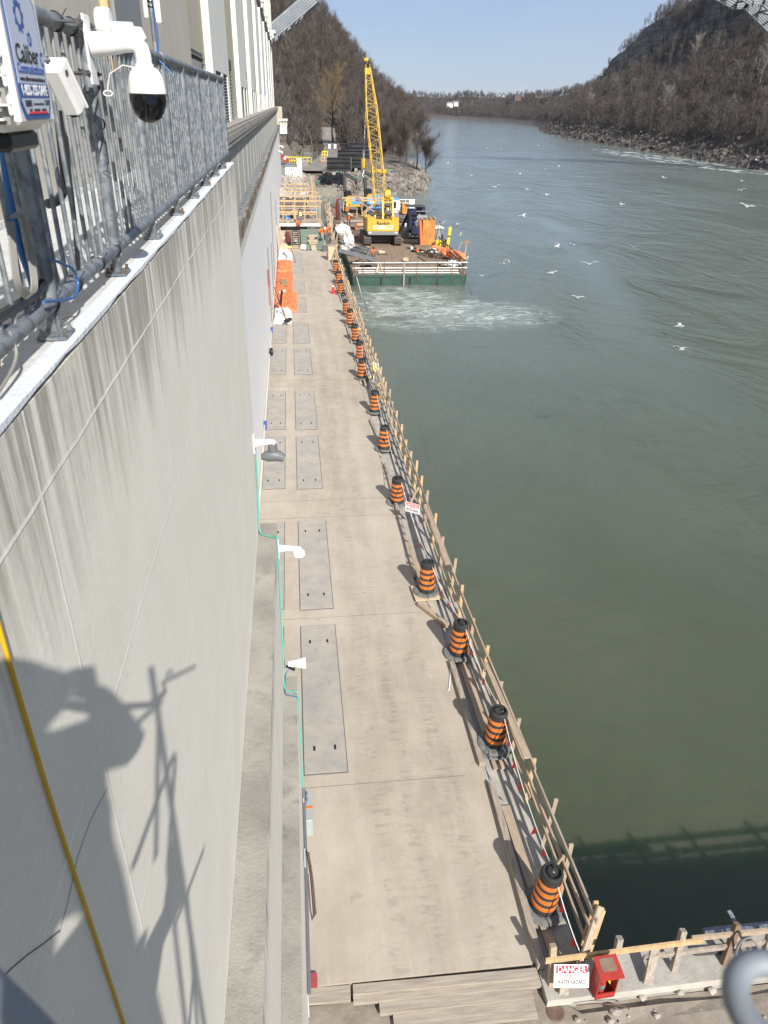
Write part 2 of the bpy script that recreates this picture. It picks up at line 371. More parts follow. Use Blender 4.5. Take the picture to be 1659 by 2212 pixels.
# ================================================================== SETTING
def water_material():
    m = bpy.data.materials.new('turbid_green_water'); m.use_nodes = True; t, b = nodes_of(m)
    g = t.nodes.new('ShaderNodeNewGeometry'); pos = g.outputs['Position']
    sp = t.nodes.new('ShaderNodeSeparateXYZ'); t.links.new(pos, sp.inputs[0])
    X, Y = sp.outputs['X'], sp.outputs['Y']
    c = mixc(t, maprange(t, nz(t, mapping(t, pos, (1, .5, 1)), 0.035, 4, dist=1.2), .35, .65), (0.078, 0.092, 0.058), (0.104, 0.120, 0.080))
    c = mixc(t, maprange(t, Y, 20, 160), c, (0.175, 0.215, 0.190))  # sky reflection painted in: base colour turns paler and bluer with distance
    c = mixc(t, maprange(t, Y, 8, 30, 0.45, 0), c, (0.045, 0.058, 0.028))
    # foam: churned water thrown back from the barge front, and small broken lines
    def blob(cx, cy, rx, ry):
        a = mathn(t, 'DIVIDE', mathn(t, 'SUBTRACT', X, cx), rx); d = mathn(t, 'DIVIDE', mathn(t, 'SUBTRACT', Y, cy), ry)
        r = mathn(t, 'ADD', mathn(t, 'MULTIPLY', a, a), mathn(t, 'MULTIPLY', d, d))
        return mathn(t, 'MAXIMUM', mathn(t, 'SUBTRACT', 1.0, r), 0.0)
    reg = mathn(t, 'ADD', blob(11, 71, 8, 11), blob(17, 67, 8, 6))
    reg = mathn(t, 'MINIMUM', reg, 1.0)
    pw = mapping(t, pos, (0.40, 0.95, 1), (0, 0, 0.2))
    f1 = nz(t, pw, 0.42, 9, 0.66, 2.2)
    milky = mathn(t, 'MULTIPLY', reg, maprange(t, nz(t, pos, 0.25, 5, .6, 1.0), .3, .65))
    c = mixc(t, mathn(t, 'MULTIPLY', milky, .85), c, (0.27, 0.30, 0.25))
    ridge = mathn(t, 'ABSOLUTE', mathn(t, 'SUBTRACT', f1, 0.5)); ridge = mathn(t, 'MULTIPLY', maprange(t, ridge, 0.0, 0.05, 1, 0), maprange(t, nz(t, pw, 1.3, 6, .7, 1), 
.35, .58, .15, 1))
    foam = mathn(t, 'MULTIPLY', ridge, maprange(t, mathn(t, 'MULTIPLY', reg, maprange(t, nz(t, pos, .45, 4), .35, .6)), .05, .55))
    dots = maprange(t, nz(t, mapping(t, pos, (.5, 1, 1)), 1.1, 9, .75, .6), .73, .77)
    wide = maprange(t, nz(t, pos, .06, 3), .5, .62)
    foam2 = mathn(t, 'MULTIPLY', dots, mathn(t, 'MULTIPLY', wide, .7))
    rap = blob(143, 300, 12, 80)
    d2 = maprange(t, nz(t, mapping(t, pos, (.45, .12, 1)), 
.9, 7, .75, .8), .52, .60)
    foam3 = mathn(t, 'MULTIPLY', d2, maprange(t, rap, .02, .35))
    F_ = mathn(t, 'MINIMUM', mathn(t, 'ADD', mathn(t, 'ADD', foam, foam2), foam3), 1.0)
    c = mixc(t, mathn(t, 'MULTIPLY', F_, .8), c, (0.60, 0.64, 0.61))
    t.links.new(c, b.inputs['Base Color'])
    t.links.new(maprange(t, F_, 0, 1, 0.09, 0.7), b.inputs['Roughness'])
    b.inputs['IOR'].default_value = 1.333
    b.inputs['Subsurface Weight'].default_value = .9; b.inputs['Subsurface Radius'].default_value = (.6, 1.0, .6); b.inputs['Subsurface Scale'].default_value = 5
    h1 = nz(t, mapping(t, pos, (1, .7, 1), (0, 0, .3)), 0.9, 7, .62, .8); h2 = nz(t, mapping(t, pos, (1, .45, 1)), .10, 5, .6, 1.5)
    h3 = nz(t, mapping(t, pos, (.8, 1.4, 1), (0, 0, -.2)), 3.2, 4, .6)
    h1 = mathn(t, 'ADD', h1, mathn(t, 'MULTIPLY', h3, .18))
    h = mathn(t, 'ADD', mathn(t, 'MULTIPLY', h1, .22), mathn(t, 'MULTIPLY', h2, 1.2))
    calm = maprange(t, nz(t, mapping(t, pos, (1, .35, 1)), .035, 4, .6, 1.5), .35, .65, .25, 1.0)
    bp = t.nodes.new('ShaderNodeBump'); bp.inputs['Distance'].default_value = 1.0
    t.links.new(mathn(t, 'MULTIPLY', calm, .75), bp.inputs['Strength']); t.links.new(h, bp.inputs['Height'])
    t.links.new(bp.outputs[0], b.inputs['Normal'])
    return m
M_water = water_material()
mb = MB()
xs = [-480, -2, 40, 160, 600, 1250]; ys = [-60, 20, 120, 500, 1500, 2250]
for i in range(5):
    for j in range(5): mb.quad((xs[i], ys[j], WZ), (xs[i + 1], ys[j], WZ), (xs[i + 1], ys[j + 1], WZ), (xs[i], ys[j + 1], WZ))
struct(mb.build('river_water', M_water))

def deck_material():
    m = bpy.data.materials.new('trowelled_deck_concrete'); m.use_nodes = True; t, b = nodes_of(m)
    g = t.nodes.new('ShaderNodeNewGeometry'); pos = g.outputs['Position']
    sp = t.nodes.new('ShaderNodeSeparateXYZ'); t.links.new(pos, sp.inputs[0]); X, Y = sp.outputs['X'], sp.outputs['Y']
    c = mixc(t, maprange(t, nz(t, pos, .8, 6, .65), .35, .65), (0.43, 0.37, 0.295), (0.33, 0.285, 0.225))
    c = mixc(t, maprange(t, nz(t, mapping(t, pos, (2.2, .35, 1)), 1.6, 6, .7), .45, .75, 0, .6), c, (0.47, 0.425, 0.36))
    c = mixc(t, maprange(t, nz(t, pos, 14, 4, .7), .35, .75, 0, .35), c, (0.28, 0.245, 0.2))
    c = mixc(t, maprange(t, nz(t, pos, .55, 5, .7, .8), .60, .72, 0, .5), c, (0.25, 0.22, 0.18))
    for Xc, wd in ((1.45, .42), (2.15, .35), (3.15, .5)):      # lug marks left by the tyres of site machines
        lug = nz(t, mapping(t, pos, (1.6, 7.5, 1)), 1.3, 3, .55, .6)
        wob = mathn(t, 'ADD', X, maprange(t, nz(t, mapping(t, pos, (0, .12, 0)), 1, 2), 0, 1, -.5, .5))
        d = mathn(t, 'ABSOLUTE', mathn(t, 'SUBTRACT', wob, Xc)); band = maprange(t, d, wd * .3, wd, 1, 0)
        c = mixc(t, mathn(t, 'MULTIPLY', band, maprange(t, nz(t, mapping(t, pos, (2, .2, 1)), 1.1, 5, .7), .35, .65, .05, .45)), c, (0.31, 0.265, 0.21))
        k = mathn(t, 'MULTIPLY', mathn(t, 'MULTIPLY', band, maprange(t, lug, .50, .58)), maprange(t, nz(t, mapping(t, pos, (3, .5, 1)), 1.5, 5), .38, .6, 0, .55))
        c = mixc(t, mathn(t, 'MULTIPLY', k, 1.0), c, (0.23, 0.195, 0.155))
    c = mixc(t, maprange(t, nz(t, mapping(t, pos, (1, 1, 1)), 2.3, 2, .5, 0), .70, .74, 0, .45), c, (0.24, 0.20, 0.16))
    c = mixc(t, maprange(t, nz(t, mapping(t, pos, (.3, .06, 1)), 1.0, 2), .4, .6, 0, .3), c, (0.50, 0.45, 0.38))
    t.links.new(c, b.inputs['Base Color']); b.inputs['Roughness'].default_value = .85; b.inputs['Specular IOR Level'].default_value = .3
    bp = t.nodes.new('ShaderNodeBump'); bp.inputs['Strength'].default_value = .3; bp.inputs['Distance'].default_value = .01
    t.links.new(nz(t, pos, 40, 5), bp.inputs['Height']); t.links.new(bp.outputs[0], b.inputs['Normal'])
    return m
M_deck = deck_material()
M_dirt = mat('gritty_ground', (0.27, 0.235, 0.19), 0.95, col2=(0.20, 0.17, 0.135), scale=1.2, bump=0.8, bscale=9, col3=(0.33, 0.29, 0.25), scale3=5, f3=.6)
M_joint = mat('dark_joint', (0.16, 0.14, 0.115), 0.95)  # dark colour shared by the deck joints and the wall crack
M_edge = mat('rough_edge_concrete', (0.30, 0.28, 0.245), 0.9, col2=(0.40, 0.38, 0.34), scale=2.5, bump=.6, bscale=16)

mb = MB()
# main slab: right edge steps in with distance as in the photo
mb.bx(-2.6, 4.02, 7.66, 19.2, -17, DZ); mb.bx(-2.6, 3.58, 19.2, 84, -17, DZ)
deck = struct(mb.build('quay_deck_slab', M_deck))
mb = MB()
for y in (12.11, 18.62, 26.4, 40.2, 41.2, 55.0, 55.9, 69.6, 70.4): mb.bx(-1.7, 3.56, y, y + .012, DZ + .001, DZ + .004)
mb.bx(-1.7, 3.9, 25.0, 25.012, DZ + .001, DZ + .004)
mb.build('expansion_joint', M_joint, deck)
mb = MB(); mb.bx(4.023, 4.85, 7.62, 19.2, -17, DZ - .10); mb.bx(3.583, 4.6, 19.2, 84, -17, DZ - .10)
rl = struct(mb.build('quay_edge_beam', M_edge))
# dirt and rubble ground at the near end, set lower than the slab
mb = MB()
N = 40
for i in range(N):
    for j in range(16):
        x0 = -2.6 + i * .8; y0 = -6 + j * .84
        if x0 > 30: continue
        p = []
        for dx, dy in ((0, 0), (1, 0), (1, 1), (0, 1)):
            x = x0 + dx * .8; y = y0 + dy * .84
            p.append((x, min(y, 6.82) if x > 4.3 else min(y, 7.74), DZ - .23 + .03 * math.sin(x * 2.1 + y) + .02 * math.sin(y * 3.3 - x)))
        mb.quad(*p)
mb.bx(-2.6, 29.4, -6, 7.0, -17, DZ - .32)
struct(mb.build('dirt_ground', M_dirt, smooth=False))

# ---------------------------------------------------------------- terrain
def interp(x, pts):
    xs = [p[0] for p in pts]; ys = [p[1] for p in pts]; return np.interp(x, xs, ys)
rng = np.random.default_rng(3)
PH = rng.uniform(0, 6.28, 40); KV = rng.normal(0, 1, (40, 2))
def rough(x, y, s=1.0):
    r = np.zeros_like(np.asarray(x, float))
    for i in range(14):
        k = 0.035 * 1.33 ** i / s
        r = r + np.sin((KV[i, 0] * x + KV[i, 1] * y) * k + PH[i]) / 1.28 ** i
    return r / 3.5
LSH = [(150, 2), (190, 20), (230, 34), (300, 40), (350, 50), (420, 66), (500, 82), (570, 94), (600, 90), (650, 62), (700, 20), (800, -70), (900, -160)]
LPROF = [(-30, -20), (-2, -18.2), (0, -16.8), (4, -14), (10, -9), (28, 1), (40, 13), (54, 29), (68, 42), (100, 66), (130, 76), (400, 80)]
def zleft(x, y):
    s = interp(y, LSH) - x
    bw = np.clip(interp(y, [(180, 30), (300, 27), (380, 14), (450, 0)]), 0, 40)
    t_ = np.where(s < 5, s, np.where(s < 5 + bw, 5 + (s - 5) * .05, s - bw * .95))
    z = interp(t_, LPROF)
    amp = np.clip((z + 13) / 14, 0, 1)
    gully = np.abs(np.sin(y / 31. + .6 * np.sin(x / 25.))) - .6
    return z + amp * (2.4 * rough(x, y) + 3.0 * gully * np.clip((z + 10) / 40, 0, 1))
def grid_obj(name, XY, Z, material):
    nu, nv = Z.shape
    me = bpy.data.meshes.new(name)
    V = np.stack([XY[0], XY[1], Z], -1).reshape(-1, 3)
    idx = np.arange(nu * nv).reshape(nu, nv)
    Fq = np.stack([idx[:-1, :-1], idx[1:, :-1], idx[1:, 1:], idx[:-1, 1:]], -1).reshape(-1, 4)
    fast_mesh(me, V, Fq); me.materials.append(material); me.shade_smooth()
    o = bpy.data.objects.new(name, me); COL.objects.link(o); return o
def fast_mesh(me, V, Fq):
    n = Fq.shape[1]
    me.vertices.add(len(V)); me.vertices.foreach_set('co', np.ascontiguousarray(V, np.float32).ravel())
    me.loops.add(Fq.size); me.loops.foreach_set('vertex_index', np.ascontiguousarray(Fq, np.int32).ravel())
    me.polygons.add(len(Fq)); me.polygons.foreach_set('loop_start', np.arange(0, Fq.size, n, dtype=np.int32))
    me.update(calc_edges=True)
def hill_material():
    m = bpy.data.materials.new('leaf_litter_and_rock'); m.use_nodes = True; t, b = nodes_of(m)
    g = t.nodes.new('ShaderNodeNewGeometry'); pos = g.outputs['Position']
    sp = t.nodes.new('ShaderNodeSeparateXYZ'); t.links.new(g.outputs['Normal'], sp.inputs[0])
    s2 = t.nodes.new('ShaderNodeSeparateXYZ'); t.links.new(pos, s2.inputs[0])
    c = mixc(t, maprange(t, nz(t, pos, .06, 8, .7), .4, .62), (0.062, 0.05, 0.04), (0.11, 0.085, 0.062))
    c = mixc(t, maprange(t, nz(t, pos, .5, 6, .7), .45, .7, 0, .7), c, (0.045, 0.04, 0.035))
    strata = nz(t, mapping(t, pos, (.04, .04, 1.3)), 1.0, 5, .7)
    rock = mixc(t, maprange(t, strata, .4, .6), (0.07, 0.063, 0.056), (0.23, 0.20, 0.165))
    steep = maprange(t, sp.outputs['Z'], .62, .5)
    c = mixc(t, steep, c, rock)
    low = maprange(t, s2.outputs['Z'], -14.5, -12.2, 1, 0)
    sr = mixc(t, maprange(t, nz(t, pos, .55, 6, .75), .42, .6), (0.075, 0.065, 0.055), (0.21, 0.19, 0.165))
    c = mixc(t, low, c, sr)
    t.links.new(c, b.inputs['Base Color']); b.inputs['Roughness'].default_value = .95; b.inputs['Specular IOR Level'].default_value = .15
    bp = t.nodes.new('ShaderNodeBump'); bp.inputs['Strength'].default_value = .8; bp.inputs['Distance'].default_value = 1.2
    t.links.new(nz(t, pos, .6, 7, .7), bp.inputs['Height']); t.links.new(bp.outputs[0], b.inputs['Normal'])
    return m
M_hill = hill_material()
gx, gy = np.meshgrid(np.linspace(-260, 112, 190), np.linspace(186, 900, 300), indexing='ij')
struct(grid_obj('left_hill', (gx, gy), zleft(gx, gy), M_hill))

RB = np.array([(133, -60), (138, 60), (143, 140), (152, 245), (160, 340), (168, 440), (177, 528), (190, 610), (215, 700), (238, 780), (249, 854), (250, 960), (236, 1080), (203, 1214), (150, 1310), (60, 1400), (-80, 1480), (-400, 1560)], float)
RPROF = [(-12, -20), (0, -16.9), (3, -14.6), (9, -11), (14, -7), (30, -1), (60, 16), (92, 40), (95, 47), (98, 49), (99.5, 58), (103, 60), (104.5, 69), (112, 73), (118, 76), (120, 83), (160, 92), (260, 98), (700, 100)]
seg = np.cumsum(np.r_[0, np.hypot(*np.diff(RB, axis=0).T)])
def bank(t_):
    return np.stack([np.interp(t_, seg, RB[:, 0]), np.interp(t_, seg, RB[:, 1])], -1)
def bank_n(t_):
    d = bank(t_ + 30) - bank(t_ - 30); d /= np.linalg.norm(d, axis=-1, keepdims=True) + 1e-9
    return np.stack([d[..., 1], -d[..., 0]], -1)
RH = [(0, 1), (860, 1), (900, .97), (925, .80), (965, .72), (988, .46), (1040, .38), (1120, .31), (1230, .25), (3000, .22)]
def zright(t_, s):
    p = bank(t_) + bank_n(t_) * s[..., None]
    sw = s + 3.0 * rough(p[..., 0], p[..., 1]) * np.clip(s / 20, 0, 1) + 9 * np.sin(t_ / 70.) * np.clip(s / 90, 0, 1)
    f = interp(sw, RPROF); h = interp(t_, RH)
    z = -16 + (f + 16) * np.where(f > -8, h + (1 - h) * np.clip((-f) / 8, 0, 1) * (f < 0), 1)
    return p, z + (2.2 * rough(p[..., 0] * 1.3, p[..., 1] * 1.3) + np.clip((z - 25) / 30, 0, 1) * (4.5 * rough(p[..., 0] * .55 + 90, p[..., 1] * .55) + 2.5 * rough(p[..., 0] * 3, p[..., 1] * 3))) * np.clip((z + 14) / 10, 0, 1)
tt, ss = np.meshgrid(np.linspace(0, seg[-1], 420), np.r_[np.linspace(-12, 20, 26), np.linspace(22, 130, 70), np.linspace(134, 420, 40), 700, 1200], indexing='ij')
p_, z_ = zright(tt, ss)
struct(grid_obj('right_hill', (p_[..., 0], p_[..., 1]), z_, M_hill))

# peninsula: gravel pad behind the works, riprap shore
PEN = [(140, 3.2), (150, 6), (156, 12), (160, 20), (166, 27), (178, 31), (200, 33), (230, 33)]
def zpen(x, y):
    yb = np.interp(x, [-20, 2.3, 3.0, 12, 20, 27, 30, 33], [110, 110, 165.5, 167, 168, 170, 178, 200])
    d = y - yb
    e = np.interp(y, [p[0] for p in PEN], [p[1] for p in PEN]) + 2 - x
    dd = np.minimum(d, np.where(y > 166, e, 99))
    z = np.interp(dd, [-6, 0, 1.2, 4, 8], [-19, -17.0, -15.6, -13.4, -12.6])
    bump_ = 2.2 * np.exp(-(((x - 16) / 5.5) ** 2 + ((y - 181) / 6) ** 2)) - .3 * np.exp(-(((x - 4) / 5) ** 2))
    hl = np.clip((4 - x) / 5, 0, 1) * np.clip((y - 190) / 12, 0, 1) * 7
    return z + (bump_ + hl) * np.clip(dd / 5, 0, 1) + .25 * rough(x * 8, y * 8)
gx, gy = np.meshgrid(np.linspace(-14, 40, 120), np.linspace(105, 262, 240), indexing='ij')
M_pen = mat('gravel_and_earth', (0.15, 0.125, 0.105), 0.95, col2=(0.095, 0.075, 0.06), scale=.35, bump=.8, bscale=3, col3=(0.29, 0.265, 0.235), scale3=1.4, f3=.5)
struct(grid_obj('peninsula_ground', (gx, gy), zpen(gx, gy), M_pen))
M_road = mat('packed_gravel_road', (0.26, 0.235, 0.21), 0.95, col2=(0.20, 0.18, 0.155), scale=.4, bump=.3, bscale=4)
rd = [(4, 176), (6.5, 190), (9.5, 210), (12, 235), (13.5, 262), (14.2, 300), (16, 350), (20, 400)]
mb = MB(); pr = None
for i in range(40):
    y = 172 + i * 3.9; x = float(np.interp(y, [p[1] for p in rd], [p[0] for p in rd])); wd = 2.6
    def zz(x_, y_):
        a = float(zpen(np.array(x_), np.array(y_))) if y_ < 262 else -99
        b_ = float(zleft(np.array(x_), np.array(y_))) if y_ > 186 else -99
        return max(a, b_) + .18
    zc = max(zz(x - wd, y), zz(x + wd, y), zz(x, y))
    cur = ((x - wd, y, zc), (x + wd, y, zc))
    if pr: mb.quad(pr[0], pr[1], cur[1], cur[0]); mb.quad(pr[0], cur[0], (cur[0][0] - .3, y, zc - 1.5), (pr[0][0] - .3, y - 3.9, pr[0][2] - 1.5)); mb.quad(pr[1], cur[1], (cur[1][0] + .3, y, zc - 1.5), (pr[1][0] + .3, y - 3.9, pr[1][2] - 1.5))
    pr = cur
struct(mb.build('access_road', M_road, smooth=True))

# ---------------------------------------------------------------- bare trees
def tree_arrays(seed, h=12.0, spread=.35, ntw=220, tw=.07, tl=2.2, trunk=.18, lean=0, upright=1.0):
    """bare tree: tapered trunk and limbs (3-sided) and many fine twig blades; returns verts, tris, material index"""
    r = random.Random(seed); V = []; T = []; K = []
    def limb(p, q, r0, r1, k=0):
        d = (q - p).normalized(); u = d.cross(Vector((.3, .5, .8))).normalized(); w_ = d.cross(u); o = len(V)
        for e, rr in ((p, r0), (q, r1)):
            for j in range(3): a = j * 2.094; V.append(e + (u * math.cos(a) + w_ * math.sin(a)) * rr)
        for j in range(3):
            a, b_ = o + j, o + (j + 1) % 3; T.append((a, b_, b_ + 3)); T.append((a, b_ + 3, a + 3)); K.append(k); K.append(k)
    pts = [Vector((0, 0, -.6))]; n = 5
    for i in range(n): pts.append(pts[-1] + Vector((r.gauss(0, .04) * h / 2 + lean * h / 9, r.gauss(0, .04) * h / 2, (h + .6) / n * (.95 if i else 1))))
    for i in range(n): limb(pts[i], pts[i + 1], trunk * (1 - i / n) + .03, trunk * (1 - (i + 1) / n) + .03)
    tips = []
    nb = int(9 + h * .6)
    for b_ in range(nb):
        f = r.uniform(.22, .97); i = min(int(f * n), n - 1); base = pts[i].lerp(pts[i + 1], f * n - i)
        a = r.uniform(0, 6.28); el = r.uniform(.5, 1.25) * upright; L = h * spread * (1.25 - f * .75) * r.uniform(.7, 1.2)
        d = Vector((math.cos(a) * math.cos(el), math.sin(a) * math.cos(el), math.sin(el)))
        m_ = base + d * L * .5; e = m_ + (d + Vector((r.gauss(0, .25), r.gauss(0, .25), .25))).normalized() * L * .5
        rr = trunk * .42 * (1 - f * .6); limb(base, m_, rr, rr * .6); limb(m_, e, rr * .6, rr * .2)
        tips += [(base.lerp(m_, .5), d), (m_, d), (m_.lerp(e, .5), d), (e, d)]
    tips.append((pts[-1], Vector((0, 0, 1))))
    for i in range(ntw):
        p, d = r.choice(tips); p = p + Vector((r.gauss(0, .3), r.gauss(0, .3), r.gauss(0, .3)))
        q = (d * .8 + Vector((r.gauss(0, .6), r.gauss(0, .6), r.gauss(.35, .45)))).normalized() * tl * r.uniform(.5, 1.2)
        s_ = q.cross(Vector((r.gauss(0, 1), r.gauss(0, 1), r.gauss(0, 1)))).normalized() * tw * r.uniform(.6, 1.3)
        o = len(V); V.extend([p - s_ / 2, p + s_ / 2, p + q]); T.append((o, o + 1, o + 2)); K.append(1)
    return np.array([tuple(v) for v in V], np.float32), np.array(T, np.int32), np.array(K, np.int32)
def forest(name, protos, pts, scales, mats_by_tint, tint, label, cat):
    Vs, Ts, Ks = [], [], []; off = 0
    a = rng.uniform(0, 6.28, len(pts)); pi = rng.integers(0, len(protos), len(pts))
    for k, (P_, T_, K_) in enumerate(protos):
        ii = np.where(pi == k)[0]
        if not len(ii): continue
        c, s_ = np.cos(a[ii])[:, None], np.sin(a[ii])[:, None]; sc_ = scales[ii][:, None]
        x = (P_[:, 0] * c - P_[:, 1] * s_) * sc_ + pts[ii, 0][:, None]; y = (P_[:, 0] * s_ + P_[:, 1] * c) * sc_ + pts[ii, 1][:, None]
        z = P_[:, 2] * sc_ + pts[ii, 2][:, None]
        V = np.stack([x, y, z], -1).reshape(-1, 3); T = (T_[None] + (np.arange(len(ii)) * len(P_))[:, None, None]).reshape(-1, 3) + off
        kk = np.where(K_[None] == 0, 0, 1 + tint[ii][:, None]).reshape(-1)
        Vs.append(V); Ts.append(T); Ks.append(kk); off += len(V)
    me = bpy.data.meshes.new(name); fast_mesh(me, np.concatenate(Vs), np.concatenate(Ts))
    for m_ in mats_by_tint: me.materials.append(m_)
    me.polygons.foreach_set('material_index', np.concatenate(Ks).astype(np.int32))
    o = bpy.data.objects.new(name, me); COL.objects.link(o); stuff(o); tag(o, label, cat); return o
P_far = [tree_arrays(10 + i, h=random.uniform(9, 14), ntw=150, tw=.17, tl=2.4, trunk=.2, upright=1.1) for i in range(7)]
P_mid = [tree_arrays(40 + i, h=random.uniform(9, 13), ntw=330, tw=.085, tl=2.0, trunk=.17, upright=1.1) for i in range(7)]
n = 6200
X = rng.uniform(-75, 95, n); Y = 190 + 440 * rng.uniform(0, 1, n) ** .75
Z = np.maximum(zleft(X, Y), np.where(Y < 261, zpen(X, Y), -99)); rdx = np.interp(Y, [p[1] for p in rd], [p[0] for p in rd])
ok = (Z > -14.3) & ~((np.abs(X - rdx) < 4.2) & (Y < 400)) & ~((Y < 193) & (X > -3) & (X < 8)) & (X > -.18 * Y + 5 - 35) & ~((Y < 235) & (X > 8) & (X < 18)) & ~((Y < 195) & (X > -3))
pts = np.stack([X, Y, Z], -1)[ok]; tz = rough(pts[:, 0] * .8, pts[:, 1] * .8)
tint = np.clip((tz * 2 + rng.normal(0, .7, len(pts)) + 1).round(), 0, 2).astype(int); tint[rng.uniform(0, 1, len(pts)) < .09] = 3
forest('left_bank_woods', P_mid, pts, rng.uniform(.4, 1.25, len(pts)) ** 1.0, [M_bark, M_twig1, M_twig2, M_twig3, M_palewood], tint, 'bare brown woods covering the steep hillside behind the crane', 'woods')
n = 10500
T0 = rng.uniform(230, 1, n) if False else 200 + 1500 * rng.uniform(0, 1, n) ** 1.25
S0 = np.where(rng.uniform(0, 1, n) < .35, rng.uniform(8, 40, n), np.where(rng.uniform(0, 1, n) < .2, rng.uniform(106, 135, n), rng.uniform(13, 190, n)))
pp, zz_ = zright(T0, S0)
ok = ~((S0 > 93) & (S0 < 107) & (T0 < 900) & (rng.uniform(0, 1, n) < .75)) & ~((S0 > 130) & (rng.uniform(0, 1, n) < .3))
pts = np.concatenate([pp, zz_[:, None]], 1)[ok]; tz = rough(pts[:, 0] * .5, pts[:, 1] * .5)
tint = np.clip((tz * 2 + rng.normal(0, .7, len(pts)) + 1).round(), 0, 2).astype(int); tint[rng.uniform(0, 1, len(pts)) < .09] = 3
forest('right_bank_woods', P_far, pts, rng.uniform(.45, 1.15, len(pts)) * np.where(T0[ok] > 900, .8, 1) * np.where(S0[ok] < 35, .75, 1), [M_bark, M_twig1, M_twig2, M_twig3, M_palewood], tint, 'bare grey-brown woods covering the far right bank of the river', 'woods')

def tree(name, label, cat, loc, seed, h, group, twig, bark, **kw):
    V, T, K = tree_arrays(seed, h=h, **kw)
    t_ = thing(name, label, cat, loc, group=group)
    for nm, k, m_ in (('trunk', 0, bark), ('crown', 1, twig)):
        me = bpy.data.meshes.new(nm); sel = T[K == k]; u, inv = np.unique(sel, return_inverse=True)
        fast_mesh(me, V[u], inv.reshape(-1, 3)); me.materials.append(m_)
        o = bpy.data.objects.new(nm, me); COL.objects.link(o); o.parent = t_
    return t_
def gl(px, py, Y): p = at(px, py, Y=Y); return p
x, y = 14 + 3, 300
tree('willow_tree', 'large tan budding tree standing out on the hillside left of the crane boom', 'tree', (15, 285, float(zleft(np.array(15.), np.array(285.)))), 5, 20, None, M_tan, M_bark, spread=.5, ntw=3800, tw=.05, tl=2.0, trunk=.4)
bushes = [(29.5, 190, 11, 'broad bare bush at the riverside tip of the peninsula, right of the crane boom'), (25.5, 183, 9.5, 'bare brown bush directly right of the crane boom behind the riprap'),
          (28.0, 216, 11, 'tall bare bush behind the riverside tip of the peninsula'), (21.5, 190, 8, 'bare bush behind the crane boom on the peninsula'), (30.5, 184, 7, 'low twiggy bush leaning over the river at the rocky point'),
          (22.0, 222, 9, 'bare grey bush at the back of the peninsula left of the tall bush')]
for i, (x, y, h, lb) in enumerate(bushes):
    z = float(zpen(np.array(float(x)), np.array(float(y))))
    tree('riverside_bush', lb, 'bush', (x, y, max(z, -15.5)), 70 + i, h, 'bare bushes on the peninsula', (M_twig3, M_twig1, M_twig2)[i % 3], M_bark, spread=.5, ntw=2600, tw=.04, tl=2.0, trunk=.16, upright=.9)
for i, (t0, s0, h, lb) in enumerate([(330, 26, 15, 'pale bare tree low on the right bank above the white water, nearest the right edge'), (420, 45, 18, 'tall pale forked tree halfway up the right bank'),
        (470, 24, 13, 'pale bare tree close to the rocky shore of the right bank'), (540, 60, 16, 'slim pale tree high on the right bank below the cliff'), (385, 70, 17, 'pale bare tree under the dark cliff near the right edge of the view'),
        (620, 22, 12, 'small pale tree on the shore where the right bank bends')]):
    p, z = zright(np.array([float(t0)]), np.array([float(s0)]))
    tree('pale_bare_tree', lb, 'tree', (p[0, 0], p[0, 1], z[0]), 90 + i, h, 'pale trees on the right bank', M_pale, M_pale, spread=.42, ntw=600, tw=.09, tl=2.2, trunk=.3)
for i, (px, py, Y) in enumerate([(905, 160, 560), (870, 135, 520), (845, 120, 500), (825, 95, 480), (800, 75, 470), (770, 40, 450)]): pass

# ================================================================== WALLS AND BUILDING
WX = -0.9
nw = thing('parapet_wall', 'tall cream concrete wall with two stepped grey ledges and a white painted top under the steel railing', 'wall', (0, 0, DZ))
def L(mb, name, m, parent=None, smooth=False, dz=DZ, **k):
    mb.v = [(v[0] - parent.location[0], v[1] - parent.location[1], v[2] - parent.location[2]) for v in mb.v] if parent is not None else mb.v
    return mb.build(name, m, parent, smooth, **k)
mb = MB(); mb.bx(-2.15, WX, -3.5, 13.29, -17, -0.90); L(mb, 'wall_face', M_nearwall, nw)
mb = MB()
for seg_ in ([(-10, 2128), (22, 2098), (60, 2062), (92, 2040), (128, 2012)], [(128, 2012), (146, 1955), (168, 1850), (196, 1770), (232, 1700)]):
    pp_ = [at(px, py, X=WX + .001) + Vector((0, jit(.006), jit(.006))) for px, py in seg_]; mb.path([p - Vector((0, 0, DZ)) * 0 for p in pp_], .003, 4, radii=[.0026] * len(pp_) if seg_[0][0] < 0 else [.0012] * len(pp_))
L(mb, 'wall_crack', M_joint if 'dark_joint' in MATS else M_dark, nw)
mb = MB(); mb.bx(-2.148, WX - .07, -3.5, 13.27, -0.898, -0.862)
L(mb, 'walkway_slab', M_coping, nw)
mb = MB()     # hand-painted outer edge with a slightly wavy line
pts = []
for i in range(85):
    y = -3.4 + i * .198; pts.append((y, .012 * math.sin(y * 5) + .008 * math.sin(y * 13 + 1)))
for (y0, a), (y1, b_) in zip(pts, pts[1:]):
    mb.add([(WX - .07, y0, -.861), (WX - .004, y0, -.860), (WX + .003, y0, -.865), (WX + .004, y0, -.882 + a * .5),
            (WX - .07, y1, -.861), (WX - .004, y1, -.860), (WX + .003, y1, -.865), (WX + .004, y1, -.882 + b_ * .5)],
           [(0, 1, 5, 4), (1, 2, 6, 5), (2, 3, 7, 6)])
L(mb, 'painted_edge', mat('white_edge_paint', (0.70, 0.74, 0.77), .6, col2=(0.60, 0.64, 0.67), scale=7, bump=.5, bscale=30), nw, smooth=True)
